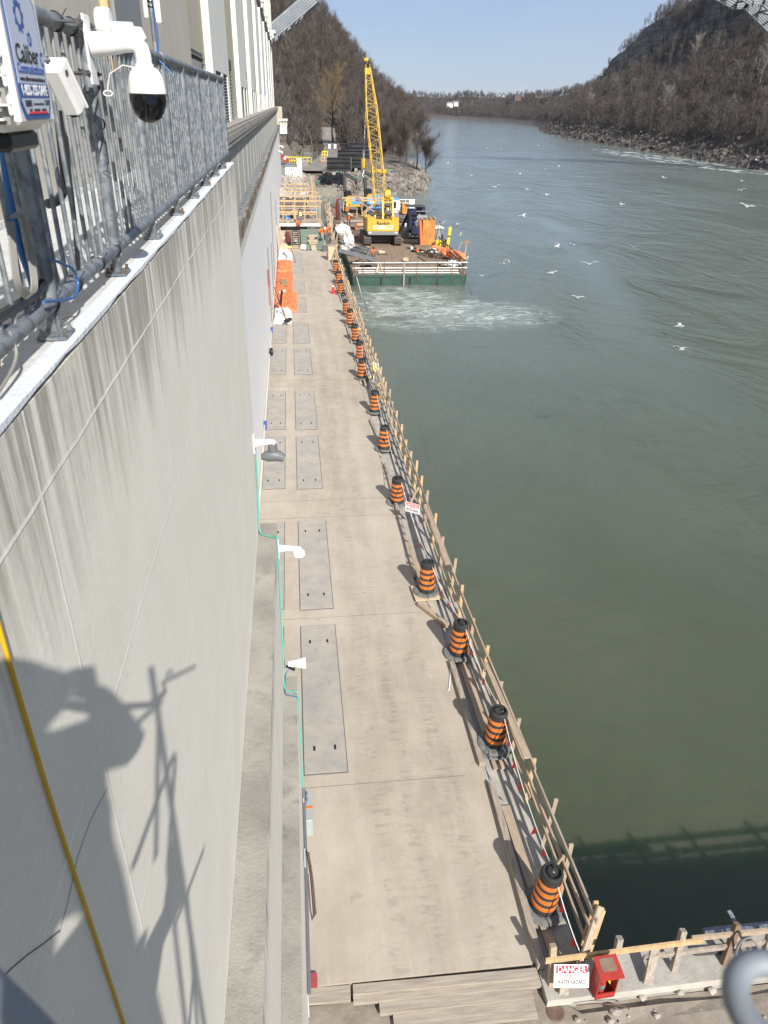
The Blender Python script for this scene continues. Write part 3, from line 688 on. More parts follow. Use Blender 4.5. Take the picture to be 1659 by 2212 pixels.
mb = MB(); mb.bx(WX + .002, -.555, -3.5, 12.95, -17, -7.36); L(mb, 'upper_plinth_face', wall_material('plinth_cream', (0.74, 0.72, 0.64), (0.54, 0.515, 0.43), streak_top=-7.36, streak_len=.6), nw)
mb = MB(); mb.bx(WX + .002, -.556, -3.5, 12.94, -7.358, -7.34); L(mb, 'upper_ledge', M_ledge, nw)
mb = MB(); mb.bx(-.553, -.275, -3.5, 11.9, -17, -10.42); L(mb, 'lower_plinth_face', MATS['plinth_cream'], nw)
mb = MB(); mb.bx(-.553, -.276, -3.5, 11.89, -10.418, -10.40); L(mb, 'lower_ledge', M_ledge, nw)
mb = MB(); mb.bx(-.272, -.255, 7.2, 12.4, DZ - .1, DZ + .55)
for y in (9.2, 10.6): mb.bx(-.254, -.235, y, y + .3, DZ + 1.2, DZ + 1.35)
L(mb, 'base_strip', M_coping, nw)

pb = thing('powerhouse_building', 'long pale concrete powerhouse with white pilasters, louvres, dark cornice band and a metal grating ledge', 'building', (-2, 14, DZ))
Y1 = 152.0
mb = MB(); mb.bx(-2.6, -1.75, 13.31, Y1, -17, -4.13); L(mb, 'lower_wall', M_lowwall, pb)
mb = MB(); mb.bx(-1.748, -1.735, 13.31, Y1, -4.6, -4.135); L(mb, 'cream_band', M_nearwall if False else mat('cream_band_paint', (.60, .61, .54), .8, col2=(.54, .55, .48), scale=2), pb)
mb = MB(); mb.bx(-1.78, -1.70, 13.31, Y1, -4.128, -3.66)
L(mb, 'ledge_fascia', mat('stained_ledge_fascia', (0.145, 0.115, 0.09), .7, col2=(0.33, 0.28, 0.235), scale=.9, stretch=(1, .6, 3), lo=.5, hi=.58), pb)
mb = MB(); y = 13.4
while y < Y1:
    mb.bx(-2.10, -1.785, y, y + .045, -3.70, -3.665); y += 1.32
for k in range(5): mb.bx(-2.10 + k * .07, -2.09 + k * .07, 13.4, Y1, -3.712, -3.702)
y = 13.4
while y < 60:
    mb.bx(-2.10, -1.785, y, y + .012, -3.70, -3.69); y += .165
L(mb, 'grating', M_galv, pb)
mb = MB(); mb.bx(-2.12, -1.785, 13.32, Y1, -4.1, -3.95); L(mb, 'gutter_floor', M_midwall, pb)
mb = MB(); mb.bx(-2.9, -2.09, 13.32, Y1, -4.12, -1.42); L(mb, 'middle_wall', M_midwall, pb)
cws = None
for y in [15 + 3.67 * i for i in range(38)]:
  mb = MB(); mb.bx(-2.088, -2.078, y, y + .5, -3.6, -1.43); L(mb, 'pale_wall_strip', mat('pale_wall_strip', (.55, .54, .48), .85, col2=(.42, .41, .37), scale=1.5, stretch=(1, 2, .2)), pb)
mb = MB()
for (x, z0, z1) in ((-1.80, -1.12, -.94), (-1.83, -1.28, -1.122), (-1.96, -1.42, -1.282), (-1.84, -.938, -.84), (-1.98, -.838, -.78)):
    mb.bx(-2.5, x, 13.33, Y1, z0, z1)
L(mb, 'cornice', M_cornice, pb)
mb = MB(); mb.bx(-3.4, -1.985, 13.33, Y1 - .05, -.777, -.765); L(mb, 'terrace', M_terrace, pb)
# near block of the upper wall behind the railing
mb = MB(); mb.bx(-6, -2.152, -6, 20.2, -3, 12); L(mb, 'near_block', M_block, pb)
mb = MB(); mb.bx(-2.16, -2.13, 3.0, 13.3, -.86, -.81); L(mb, 'wall_foot_paint', M_coping, pb)
# boarded opening behind the cameras
sh = at(284, 40, X=-2.1)
mb = MB(); mb.bx(-2.15, -2.02, sh.y - 1.55, sh.y + .35, .70, 2.4); L(mb, 'grey_shutter', M_plaingrey, pb)
mb = MB(); mb.bx(-2.15, -2.14, sh.y - 1.35, sh.y + .3, .45, .698); L(mb, 'shutter_gap', M_dark, pb)
mb = MB(); mb.bx(-2.15, -2.06, sh.y - 1.75, sh.y - 1.56, .3, 2.4); L(mb, 'timber_jamb', M_woodnew, pb)
mb = MB(); mb.bx(-2.62, -2.30, 20.2, 20.7, .9, 12); mb.bx(-2.55, -2.34, 20.9, 21.5, .9, 12); L(mb, 'peeling_window_frame', M_rusty, pb)
mb = MB(); mb.bx(-2.9, -2.2, 20.2, 23.0, .55, .85); L(mb, 'window_sill', M_ledge, pb)
mb = MB(); mb.bx(-6, -2.62, 20.2, Y1, -3, 12.5); L(mb, 'bay_wall', M_beige, pb)
pil = [(28.7, 36.4), (44.4, 51.9), (57.8, 65.0)] + [(y, y + 7.4) for y in (73.3, 88, 102.7, 117.3, 132)] + [(146.5, Y1)]
for i, (a, b_) in enumerate(pil):
    mb = MB(); last = i == len(pil) - 1
    hi = 12.4 if last else 8.7
    if last or i > 4: mb.bx(-3, -2.39, a, b_, -.764, hi)
    else:
        lo = .66 if i else .9
        mb.bx(-3, -2.39, a, b_, lo, hi); wv = (b_ - a)
        mb.bx(-3, -2.39, a, a + wv * .13, -.764, lo); mb.bx(-3, -2.39, a + wv * .46, a + wv * .56, -.764, lo); mb.bx(-3, -2.39, b_ - wv * .14, b_, -.764, lo)
    o = L(mb, 'pilaster', M_pilaster, pb)
    if not (last or i > 4):
        for q0, q1 in ((.13, .46), (.56, .86)):
            mb = MB(); z = -.74
            while z < lo - .05:
                mb.box((-2.47, a + wv * (q0 + q1) / 2, z + .05), (.11, wv * (q1 - q0), .02), (0, R_(38), 0)); z += .105
            lv = L(mb, 'pilaster_louvre', M_cornice, pb)
            mb = MB(); mb.bx(-2.7, -2.56, a + wv * q0, a + wv * q1, -.76, lo); L(mb, 'louvre_void', M_dark, pb)
    if not last:
        mb = MB(); mb.bx(-2.6, -2.10, a + .6, a + 1.8, 8.1, 8.55); mb.bx(-2.6, -2.0, a + .5, a + 1.9, 8.552, 8.8); mb.bx(-2.6, -2.15, a + 1.82, a + 6.6, 8.3, 8.72); L(mb, 'cornice_block', M_pilaster, pb)
        mb = MB(); mb.bx(-2.6, -2.2, a + 1.85, a + 14.3 - 1.3 if a + 14 < 146 else 146, 7.9, 8.29); L(mb, 'dark_moulding', M_cornice, pb)  # moulding in the dark cornice material below the blocks
for i, a in enumerate((36.4, 51.9, 65.0, 80.7, 95.4)):      # big wall louvres low in the beige bays
    mb = MB(); z = -.70
    while z < 1.15:
        mb.box((-2.57, a + 2.1, z), (.10, 3.2, .035), (0, R_(30), 0)); z += .14
    f = L(mb, 'bay_louvre', M_plaingrey, pb)
    mb = MB(); mb.bx(-2.61, -2.59, a + .5, a + 3.7, -.74, 1.25); mb.bx(-2.6, -2.52, a + .45, a + 3.75, 1.2, 1.6); L(mb, 'louvre_backing', M_darksteel, pb)
mb = MB(); z = -.7
while z < 1.15: mb.box((-2.57, 25.6, z), (.10, 3.6, .035), (0, R_(30), 0)); z += .14
L(mb, 'bay_louvre', M_plaingrey, pb)
mb = MB(); mb.bx(-2.61, -2.59, 23.7, 27.5, -.74, 1.25); L(mb, 'louvre_backing', M_darksteel, pb)
mb = MB(); mb.bx(-4, -2.45, 26, Y1 - 6, 8.9, 14); L(mb, 'upper_storey', M_glass, pb)
mb = MB(); y = 27
while y < Y1 - 6: mb.bx(-2.6, -2.2, y, y + .55, 8.81, 14); y += 1.83
L(mb, 'upper_mullions', M_pilaster, pb)
mb = MB(); mb.bx(-2.7, -1.9, 146, Y1 + .4, 9.2, 9.9); mb.bx(-2.7, -1.6, 146, Y1 + .6, 9.902, 10.3); L(mb, 'corner_entablature', M_pilaster, pb)
mb = MB(); mb.bx(-2.9, -1.1, Y1 - .8, Y1 + .1, -4.1, -.76); L(mb, 'end_pier', M_beige, pb)
mb = MB(); mb.bx(-1.6, -.35, 146.5, 149.5, -4.9, -3.9); mb.bx(-1.7, -.2, 146.3, 149.7, -3.3 + .35, -2.6); mb.bx(-1.6, -.35, 146.5, 149.5, -3.898, -3.75)
bay = L(mb, 'bay_window', M_pilaster, pb)
mb = MB(); mb.bx(-1.55, -.42, 146.6, 149.4, -3.749, -2.96); L(mb, 'bay_glazing', mat('bay_glass', (.45, .45, .4), .3), pb)
mb = MB(); mb.bx(-1.6, -.3, 147.9, 148.1, -3.74, -2.97); mb.bx(-.5, -.3, 146.5, 146.7, -3.74, -2.97); mb.bx(-1.5, -1.3, 146.49, 146.7, -3.74, -2.97); mb.bx(-1.0, -.85, 146.49, 146.7, -3.74, -2.97); L(mb, 'bay_frame', M_pilaster, pb)
# small services on the lower wall: conduits, boxes
mb = MB(); mb.tube((-1.70, 20, DZ + .6), (-1.70, 78, DZ + .6), .03); mb.bx(-1.75, -1.69, 20, 80, DZ, DZ + .28); L(mb, 'wall_conduit', mat('cream_pipe', (.6, .57, .48), .7), pb)
for y, zz0, m_, nm in ((33, .4, M_signblue, 'junction_box'), (49.5, .5, M_signblue, 'junction_box'), (44.5, .7, M_black, 'black_bell')):
    if nm == 'black_bell': mb = MB(); mb.lathe([(0, .12), (.22, .1), (.25, 0), (.2, -.1)], 16, (-1.6, y, DZ + zz0), 'X')
    else: mb = MB(); mb.bx(-1.74, -1.6, y, y + .35, DZ + zz0, DZ + zz0 + .3)
    L(mb, nm, m_, pb, smooth=nm == 'black_bell')
for y, zt in ((52, -8.5), (60, -9.5), (66, -6.5), (84, -9)):
    mb = MB(); mb.path([(-1.70, y, DZ + .3), (-1.70, y, zt), (-1.66, y + .1, zt + .05)], .035); L(mb, 'vertical_conduit', M_plaingrey, pb)
mb = MB(); mb.path([at(583, 660, X=-1.69), at(581, 620, X=-1.69), at(578, 582, X=-1.69)], .045); L(mb, 'red_pipe', mat('faded_red_pipe', (.45, .12, .10), .7), pb)
for y in (125, 140):
    cam_ = thing('wall_camera', f'small white camera on the far end of the white wall, {"nearer" if y == 125 else "farther"} of the two', 'camera', (-1.74, y, -6.5), group='small cameras on the far wall')
    mb = MB(); mb.tube((0, 0, 0), (.5, 0, -.05), .07); mb.build('arm', M_white, cam_); mb = MB(); mb.lathe([(0, -.3), (.15, -.25), (.17, -.1), (.12, 0)], 12, (.55, 0, -.05)); mb.build('housing', M_white, cam_, smooth=True)

# arch bridge far overhead
br_ = thing('arch_bridge', 'grey steel arch bridge whose ribs show at the top edge above both banks', 'bridge', (65, 230, -10))
def arch_pt(x): return 22.0 + (-(x - 66.) ** 2 + 59 ** 2) * .0098
A0, A1, A2 = at(597, 30, Y=225), at(684, -14, Y=225), at(1636, -22, Y=225)
A3 = at(1680, 42, Y=225)
mid = (A1.x + A2.x) / 2; apex = A1.z + 13
def archz(x):
    if x < A1.x: return A1.z + (x - A1.x) * .72
    if x > A2.x: return A2.z - (x - A2.x) * .62
    u = (x - mid) / ((A2.x - A1.x) / 2); return apex - (apex - (A1.z + A2.z) / 2) * u * u
xs = [-26] + [A0.x + i * (A2.x + 12 - A0.x) / 44 for i in range(45)] + [200]
for yo, nm in ((0, 'near_rib'), (9, 'far_rib')):
    for dz in (0,):
        mb = MB()
        for a, b_ in zip(xs, xs[1:]): mb.bar((a - 65, yo - 5, archz(a) + 10), (b_ - 65, yo - 5, archz(b_) + 10), .9, 3.2)
        rb = mb.build(nm, M_bridge, br_)
        mb = MB()
        for k in range(5):
            for a, b_ in zip(xs, xs[1:]): mb.bar((a - 65, yo - 5.5, archz(a) + 10 - 1.3 + k * .62), (b_ - 65, yo - 5.5, archz(b_) + 10 - 1.3 + k * .62), .12, .08)
        mb.build('rib_seam', M_darksteel, rb)
mb = MB()
for i in range(0, 40):
    a = xs[1] + i * 3.4; b_ = a + 3.4
    mb.bar((a - 65, -4.5, archz(a) + 10), (b_ - 65, 3.5, archz(b_) + 10), .3, .3); mb.bar((a - 65, 3.5, archz(a) + 10), (b_ - 65, -4.5, archz(b_) + 10), .3, .3); mb.bar((a - 65, -4.5, archz(a) + 10), (a - 65, 3.5, archz(a) + 10), .35, .35)
mb.build('rib_bracing', M_darksteel, br_)

# ================================================================== RAILING
rf = thing('steel_railing', 'galvanised steel railing with close vertical bars bolted to the white wall top', 'railing', (WX - .08, 0, -.86))
RX = 0
zt, zb = 1.145, .135
posts = [.61 + 1.265 * i for i in range(10)]
mb = MB(); mb.path([(RX, y, zt) for y in (-2.2, 2, 6, 13.12)], .033, 12); tr = mb.build('top_rail', M_galv, rf, smooth=True)
for y in (3.3, 6.9, 10.4): mb = MB(); mb.lathe([(.033, -.03), (.037, -.028), (.037, .028), (.033, .03)], 12, (RX, y, zt), 'Y'); mb.build('rail_collar', M_galv, tr, smooth=True)
mb = MB(); mb.path([(RX, -2.2, zb), (RX, 13.12, zb)], .033, 12); mb.build('bottom_rail', M_galv, rf, smooth=True)
def post_mesh():
    mb = MB(); mb.tube((0, 0, .12), (0, 0, zt), .032, 12); return mb
p0 = None
for i, y in enumerate(posts):
    mb = MB(); mb.tube((0, 0, zb), (0, 0, zt), .034, 12)
    p = mb.build('post', M_galv, rf, smooth=True); p.location = (RX, y, 0)
    mb = MB(); mb.prism([(-.045, zb - .02), (.045, zb - .02), (.022, .012), (-.022, .012)], .03, ((-.015, 0, 0), (0, 1, 0), (0, 0, 1), (1, 0, 0)))
    mb.tube((0, 0, .0), (0, 0, .13), .024, 10)
    ft = mb.build('foot', M_galv, p); 
    mb = MB(); mb.box((0.0, 0, .009), (.115, .15, .014), bev=.003); mb.build('base_plate', M_galv, p)
    for sx in (-.04, .04):
        for sy in (-.058, .058):
            mb = MB(); mb.lathe([(.012, .016), (.012, .026), (.008, .027), (.008, .045), (0, .046)], 6, (sx, sy, 0)); mb.lathe([(.016, .016), (.016, .019)], 10, (sx, sy, 0))
            mb.build('bolt', M_rust if i % 2 else M_galv, p)
bal = []
y = .56 - 1.165
gaps = []
k = 0
proto = None
for q in [-.655] + posts:
    for j in range(1, 9):
        yy = q + j * 1.265 / 9
        if yy < .1 or yy > 13.05: continue
        if proto is None:
            mb = MB(); mb.tube((0, 0, zb), (0, 0, zt), .0105, 8); proto = mb.build('baluster', M_galv, rf, smooth=True); o = proto
        else: o = proto.copy(); COL.objects.link(o)
        o.location = (RX, yy, 0)
mb = MB(); mb.tube((RX, 13.12, zb), (RX, 13.12, zt), .03, 10); mb.build('end_post', M_galv, rf, smooth=True)

# ---------------------------------------------------------------- control box with sign
BXF = -.70
bo = at(27, 281, X=BXF); y0 = bo.y + .075; zb0 = bo.z
cb_ = thing('equipment_box', 'white plastic camera control box hung on the railing at the left edge', 'control box', (BXF, y0, zb0))
mb = MB(); mb.box((-.13, .175, .17), (.22, .37, .36), bev=.03); L_ = mb.build('enclosure', M_white, cb_)
mb = MB(); mb.box((-.014, .178, .17), (.024, .335, .325), bev=.01); mb.build('door_panel', M_white, cb_)
mb = MB()      # egg-crate ribs on the end that faces the camera
for r in range(10):
    for c in range(5):
        x = -.225 + c * .042 + (.021 if r % 2 else 0); z = .02 + r * .033
        mb.bx(x, x + .03, -.045, -.018, z, z + .005); mb.bx(x, x + .005, -.045, -.018, z - .012, z + .02)
mb.build('vent_ribs', M_white, cb_)
mb = MB(); mb.bx(-.235, -.02, -.0125, -.0105, .01, .335); mb.build('vent_recess', M_greycable, cb_)
mb = MB(); mb.box((-.13, .18, -.035), (.16, .26, .05), bev=.01); mb.build('cable_gland_box', M_black, cb_)
mb = MB(); mb.tube((-.02, .345, .17), (.012, .345, .17), .006); mb.lathe([(.011, 0), (.011, .006)], 10, (.0, .345, .17), 'X'); mb.build('latch', M_galv, cb_)
sf = thing('equipment_sign', 'blue and grey company sign with gear emblem and phone number on the white box', 'sign', (BXF + .002, y0, zb0))
SW, SH, SY, SZ = .275, .30, .025, .022
def rr(w_, h_, c): return [(c, 0), (w_ - c, 0), (w_, c * 1.4), (w_, h_ - c), (w_ - c, h_), (c, h_), (0, h_ - c), (0, c * 1.4)]
mb = MB(); mb.prism(rr(SW, SH, .03), .002, ((0, SY, SZ), (0, 1, 0), (0, 0, 1), (1, 0, 0))); mb.build('border', M_signblue, sf)
mb = MB(); mb.prism(rr(SW - .018, SH - .02, .026), .001, ((.0021, SY + .009, SZ + .012), (0, 1, 0), (0, 0, 1), (1, 0, 0))); mb.build('panel', M_signlight, sf)
def stx(s, u, v, size, m_, sx=1.0, bold=0.0, nm='lettering'):
    return text(s, size, m_, frame_m((.0038, SY + SW * u, SZ + SH * v), (0, 1, 0), (0, 0, 1)), sf, nm, ext=.0005, bold=bold, sx=sx)
mb = MB(); mb.prism([(0, 0), (SW - .004, 0), (SW - .004, SH * .115), (0, SH * .115)], .001, ((.0024, SY + .002, SZ + SH * .166), (0, 1, 0), (0, 0, 1), (1, 0, 0))); mb.build('blue_band', M_signblue, sf)
stx('Caliber', .46, .505, .060, M_ink, 1.12, .0008); stx('C', .93, .48, .05, M_signblue, 1.0, .0008)
stx('Communications', .5, .395, .033, M_signblue, 1.05, .0005)
stx('www.calibercommunications.ca', .5, .318, .016, M_ink, 1.12); stx('1-855-755-SAFE', .5, .224, .036, M_sign, 1.0, .0008)
stx('U2479', .86, .128, .019, M_ink, .9)
for i in range(3): stx('Emergency Service', .22, .145 - i * .017, .0075, M_ink)
stx('Monitored Recorded Protected', .56, .120, .0075, M_ink)
stx('CCTV       RADIO DATA       NETWORK', .5, .070, .009, M_ink); stx('Security Monitoring Communications Equipment', .5, .052, .0088, M_signred)
def gear(cy, cz, ro, ri, nt_):
    mb = MB(); out = []
    for i in range(nt_ * 4):
        a = 2 * math.pi * i / (nt_ * 4); r_ = ro if (i % 4) in (0, 1) else ro * .80
        out.append((cy + r_ * math.cos(a), cz + r_ * math.sin(a)))
    N = len(out); inn = [(cy + ri * math.cos(2 * math.pi * i / N), cz + ri * math.sin(2 * math.pi * i / N)) for i in range(N)]
    vs = [(.0032, *p) for p in out] + [(.0032, *p) for p in inn] + [(.0042, *p) for p in out] + [(.0042, *p) for p in inn]
    fs = []
    for i in range(N):
        j = (i + 1) % N; fs += [(i, j, N + j, N + i), (2 * N + i, 3 * N + i, 3 * N + j, 2 * N + j), (i, 2 * N + i, 2 * N + j, j)]
    mb.add(vs, fs); mb.build('gear_emblem', M_signblue, sf)
gear(SY + SW * .40, SZ + SH * .80, .040, .021, 9); gear(SY + SW * .62, SZ + SH * .635, .018, .009, 8)

# ---------------------------------------------------------------- speed dome and its neighbours
pc = at(192, 110, X=WX + .05)
cm = thing('dome_camera', 'white speed dome camera with black glossy globe on a swan-neck arm clamped to the railing', 'camera', (WX + .03, pc.y + .03, pc.z + .03)); cm.scale = (.88,) * 3
mb = MB(); mb.box((.02, 0, -.03), (.012, .13, .30), bev=.004); mb.build('mount_plate', M_white, cm)
mb = MB()
for z in (.08, -.13):
    mb = MB()
    for x in (-.155, .0): mb.bx(x, x + .022, -.14, .14, z - .012, z + .012)
    for yy_ in (-.12, .12): mb.tube((-.16, yy_, z), (.035, yy_, z), .006)
    mb.build('clamp', M_darksteel, cm)
ax = .275
mb = MB(); pth = [(.03, 0, -.005), (.12, 0, .0), (.20, 0, .008), (.245, 0, .004), (.268, 0, -.018), (.275, 0, -.05), (.275, 0, -.085)]
mb.path(pth, .04, 20, radii=[.056, .05, .044, .042, .041, .04, .04]); mb.build('arm', M_white, cm, smooth=True)
mb = MB(); mb.lathe([(.043, -.082), (.047, -.085), (.047, -.10), (.043, -.102)], 24, (ax, 0, 0)); mb.build('neck_ring', M_white, cm, smooth=True)
mb = MB(); mb.lathe([(.045, -.095), (.062, -.105), (.078, -.125), (.088, -.155), (.093, -.195), (.094, -.212), (.090, -.216)], 40, (ax, 0, 0)); mb.build('housing', M_white, cm, smooth=True)
mb = MB(); mb.lathe([(.091, -.214), (.091, -.245), (.086, -.270), (.078, -.288), (.06, -.292), (0, -.293)], 40, (ax, 0, 0)); mb.build('lower_shell', M_black, cm, smooth=True)
mb = MB(); mb.lathe([(.070, -.20), (.083, -.235), (.084, -.265), (.076, -.298), (.058, -.325), (.032, -.342), (0, -.348)], 40, (ax, -.016, 0)); mb.build('lens_globe', M_gloss, cm, smooth=True)
mb = MB(); mb.path([(ax - .045, 0, -.10), (ax - .10, -.02, -.09), (ax - .17, -.03, -.13), (ax - .19, -.03, -.20)], .0022, 6); mb.build('safety_cord', M_white, cm)
mb = MB(); mb.path([(ax - .19 + .022 * math.cos(a), -.03, -.215 + .012 * math.sin(a)) for a in np.linspace(0, 6.28, 14)[:-1]], .003, 6, closed=True); mb.build('carabiner', M_white, cm)
# second camera behind it: round back box and tube arm
p2 = at(228, 62, X=WX + .06)
c2 = thing('box_camera', 'white round junction box with a short camera tube just above the dome camera arm', 'camera', tuple(p2))
mb = MB(); mb.lathe([(0, -.035), (.060, -.034), (.066, -.026), (.066, .02), (.060, .03), (0, .032)], 32, (0, 0, .02), 'X'); mb.build('back_box', M_white, c2, smooth=True)
mb = MB(); mb.lathe([(.030, 0), (.030, .09), (.026, .095), (0, .095)], 24, (.033, .0, .0), 'X'); mb.build('tube', M_white, c2, smooth=True)
mb = MB(); mb.path([(.12, .0, -.005), (.15, .0, -.015), (.175, .0, -.04)], .025, 12, radii=[.02, .03, .012]); mb.build('joint', M_white, c2, smooth=True)
# bullet camera between the box and the bars
p3 = at(138, 190, X=-.78)
c3 = thing('bullet_camera', 'white tapered bullet camera pointing down beside the lettered box', 'camera', tuple(p3), rot=(R_(-52), 0, R_(-12))); c3.scale = (.62,) * 3
mb = MB(); mb.box((0, 0, 0), (.115, .30, .105), bev=.02); mb.build('housing', M_white, c3)
mb = MB(); mb.box((0, .02, .062), (.118, .31, .018), bev=.008); mb.build('sun_shield', M_white, c3)
mb = MB(); mb.lathe([(.0, .0), (.018, .001), (.02, -.006)], 16, (.0585, -.09, 0), 'X'); mb.build('side_screw', M_rust, c3)
mb = MB(); mb.lathe([(.042, 0), (.042, .006), (0, .007)], 20, (0, .15, 0), 'Y'); mb.build('lens_window', M_gloss, c3)
# antenna mast on the top rail
pa = at(334, 90, X=WX - .08)
an = thing('antenna_mast', 'thin steel antenna mast with two white antennas strapped to the top rail', 'antenna', (WX - .08, pa.y, .2))
mb = MB(); mb.tube((0, 0, -.2), (0, 0, 1.1), .017, 12); mb.build('mast', M_galv, an, smooth=True)
mb = MB(); mb.box((.045, .0, .60), (.045, .05, .62), bev=.012); mb.build('antenna', M_white, an)
mb = MB(); mb.box((-.035, -.03, .62), (.03, .03, .6), bev=.01); mb.build('antenna', M_white, an)
mb = MB()
for z in (.40, .43, .8): mb.lathe([(.022, -.006), (.024, 0), (.022, .006)], 12, (0, 0, z))
mb.build('strap', M_black, an)
mb = MB(); mb.path([(.02, -.01, .5), (.03, -.02, .2), (.02, -.03, .06), (.08, -.03, .0), (.12, -.04, -.05)], .006); mb.build('cable', M_blue, an)

# ---------------------------------------------------------------- cables hanging on the railing
def cable(name, label, pts, r, m_, n=7):
    P3 = []
    P = [Vector(p) for p in pts]
    for i in range(len(P) - 1):
        a, b_, c, d = P[max(i - 1, 0)], P[i], P[i + 1], P[min(i + 2, len(P) - 1)]
        for k in range(6):
            t_ = k / 6; P3.append(.5 * ((2 * b_) + (c - a) * t_ + (2 * a - 5 * b_ + 4 * c - d) * t_ * t_ + (3 * b_ - a - 3 * c + d) * t_ ** 3))
    P3.append(P[-1]); mb = MB(); mb.path(P3, r, n); o = mb.build(name, m_, None, smooth=True); tag(o, label, 'cable'); return o
def rp(px, py, dx=.03): return at(px, py, X=WX - .06 + dx)
cable('blue_cable', 'bright blue cable looping out over the wall top from the near post base', [rp(112, 560), rp(140, 572), rp(158, 582), rp(168, 610), rp(162, 640), rp(135, 648), rp(95, 652)], .006, M_blue)
cable('blue_cable', 'thick blue cable bundle running down behind the left post to the bottom rail', [rp(5, 300, -.06), rp(20, 420, -.06), rp(40, 520, -.05), rp(70, 610, -.05), rp(75, 660, -.05), rp(40, 700, -.05), rp(-10, 715, -.04)], .016, M_blue, 10)
cable('blue_cable', 'slim blue cable running straight down beside the coiled grey cables', [rp(50, 300, -.04), rp(62, 380, -.04), rp(85, 500, -.04), rp(95, 590, -.04)], .006, M_blue)
for i in range(5):
    e = i * 3
    cable('grey_cable_coil', ['outermost loop of coiled grey cable hung on the bars left of the near post', 'second loop of the coiled grey cable left of the near post', 'middle loop of the coiled grey cable left of the near post', 'fourth loop of the coiled grey cable left of the near post', 'innermost loop of the coiled grey cable left of the near post'][i],
          [rp(22 + e, 470), rp(38 + e, 462), rp(52 + e / 2, 500), rp(62 + e, 560), rp(68 + e, 620), rp(55 + e, 645 - e), rp(32 + e, 610), rp(22 + e, 540), rp(18 + e, 480)], .0034, M_greycable)
cable('black_cable', 'thick black ribbed conduit hanging behind the bars under the lettered box', [rp(125, 240, -.07), rp(135, 330, -.07), rp(140, 400, -.07), rp(125, 432, -.07), rp(105, 440, -.07)], .02, M_black, 10)
cable('black_cable', 'twin black cables tied to the bars left of the second post', [rp(140, 250, -.03), rp(146, 350, -.03), rp(155, 430, -.03), rp(165, 520, -.03), rp(168, 590, -.03)], .012, M_black)
cable('black_cable', 'thin black cable arching down from the dome camera clamps', [rp(170, 150), rp(200, 170), rp(215, 190), rp(205, 203), rp(190, 200)], .005, M_black)
cable('black_cable', 'black cable bundle sagging under the bottom rail at the left edge', [rp(-12, 690, -.02), rp(20, 672, -.02), rp(70, 640, -.02), rp(92, 612, -.02)], .02, M_black)
cable('black_cable', 'black cable looping against the second post beneath the dome camera', [rp(205, 262), rp(222, 258), rp(226, 275), rp(216, 285), rp(208, 292)], .004, M_black)
cable('grey_wire', 'loose grey wire lying across the white wall top below the near post', [rp(135, 690, -.02), rp(160, 684, -.02), rp(172, 692, -.02), rp(150, 702, -.02)], .003, M_greycable)
cable('grey_wire', 'grey wire dangling over the white wall top at the left edge', [rp(20, 715, 0), rp(35, 760, .01), rp(25, 800, .01), rp(-5, 850, .01)], .006, M_greycable)
tb = [(100, 48), (268 / 1.0 / 2.2, 0)]
for i, (px, py, lb) in enumerate([(120, 62, 'on the top rail nearest the lettered box'), (152, 72, 'on the top rail beside the dome camera'), (108, 665, 'around the bottom rail at the near post'), (215, 600, 'around the bottom rail left of the second post'), (250, 573, 'around the bottom rail right of the second post'), (158, 616, 'around the bottom rail midway to the second post')]):
    c = at(px, py, X=WX - .08); zc = .285 if py < 200 else -.725
    mb = MB()
    for k in (0, .012): mb.path([(WX - .08 + .037 * math.cos(a), c.y + k, zc + .037 * math.sin(a)) for a in np.linspace(0, 6.28, 16)[:-1]], .0035, 6, closed=True)
    mb.path([(WX - .045, c.y, zc + .02), (WX - .03, c.y + .03, zc + .05)], .002, 5); o = mb.build('cable_tie', M_black); tag(o, 'black cable tie ' + lb, 'cable tie', 'black cable ties on the railing')
cable('yellow_cable', 'bright yellow cable hanging down the face of the cream wall', [at(-25, 1270, X=WX + .012), at(0, 1362, X=WX + .012), at(58, 1560, X=WX + .012), at(120, 1762, X=WX + .012), at(195, 1990, X=WX + .012), at(268, 2212, X=WX + .012), at(340, 2440, X=WX + .012)], .0075, M_yellowrope)

# ---------------------------------------------------------------- cameras and conduit lower on the wall
k1 = thing('turret_camera', 'grey twin-barrel camera hanging from a white wall arm halfway down the wall', 'camera', (WX, 12.9, -5.62))
mb = MB(); mb.box((.02, 0, .02), (.03, .16, .36), bev=.01); mb.build('mount_plate', M_white, k1)
mb = MB(); mb.path([(.03, 0, .03), (.20, 0, .05), (.36, 0, .05), (.40, 0, .02)], .05, 14, radii=[.085, .06, .05, .045]); mb.build('arm', M_white, k1, smooth=True)
mb = MB(); mb.lathe([(.05, .0), (.085, -.02), (.09, -.12), (.06, -.16)], 20, (.36, 0, 0)); mb.path([(.15, .02, -.26), (.24, .0, -.24), (.36, 0, -.22), (.46, 0, -.24), (.57, -.02, -.29)], .1, 16, radii=[.06, .10, .12, .105, .07])
mb.build('housing', M_grey, k1, smooth=True)
k2 = thing('disc_camera', 'white arm with a flat white disc camera above the upper ledge', 'camera', (-.555, 12.6, -7.75))
mb = MB(); mb.box((.02, 0, 0), (.03, .16, .38), bev=.01); mb.build('mount_plate', M_white, k2)
mb = MB(); mb.path([(.03, 0, .02), (.2, 0, .02), (.42, 0, .0), (.45, 0, -.03)], .05, 14, radii=[.08, .06, .05, .045]); mb.build('arm', M_white, k2, smooth=True)
mb = MB(); mb.lathe([(.02, .0), (.11, -.01), (.125, -.05), (.12, -.085), (0, -.09)], 28, (.42, -.01, -.05)); mb.build('disc_housing', M_white, k2, smooth=True)
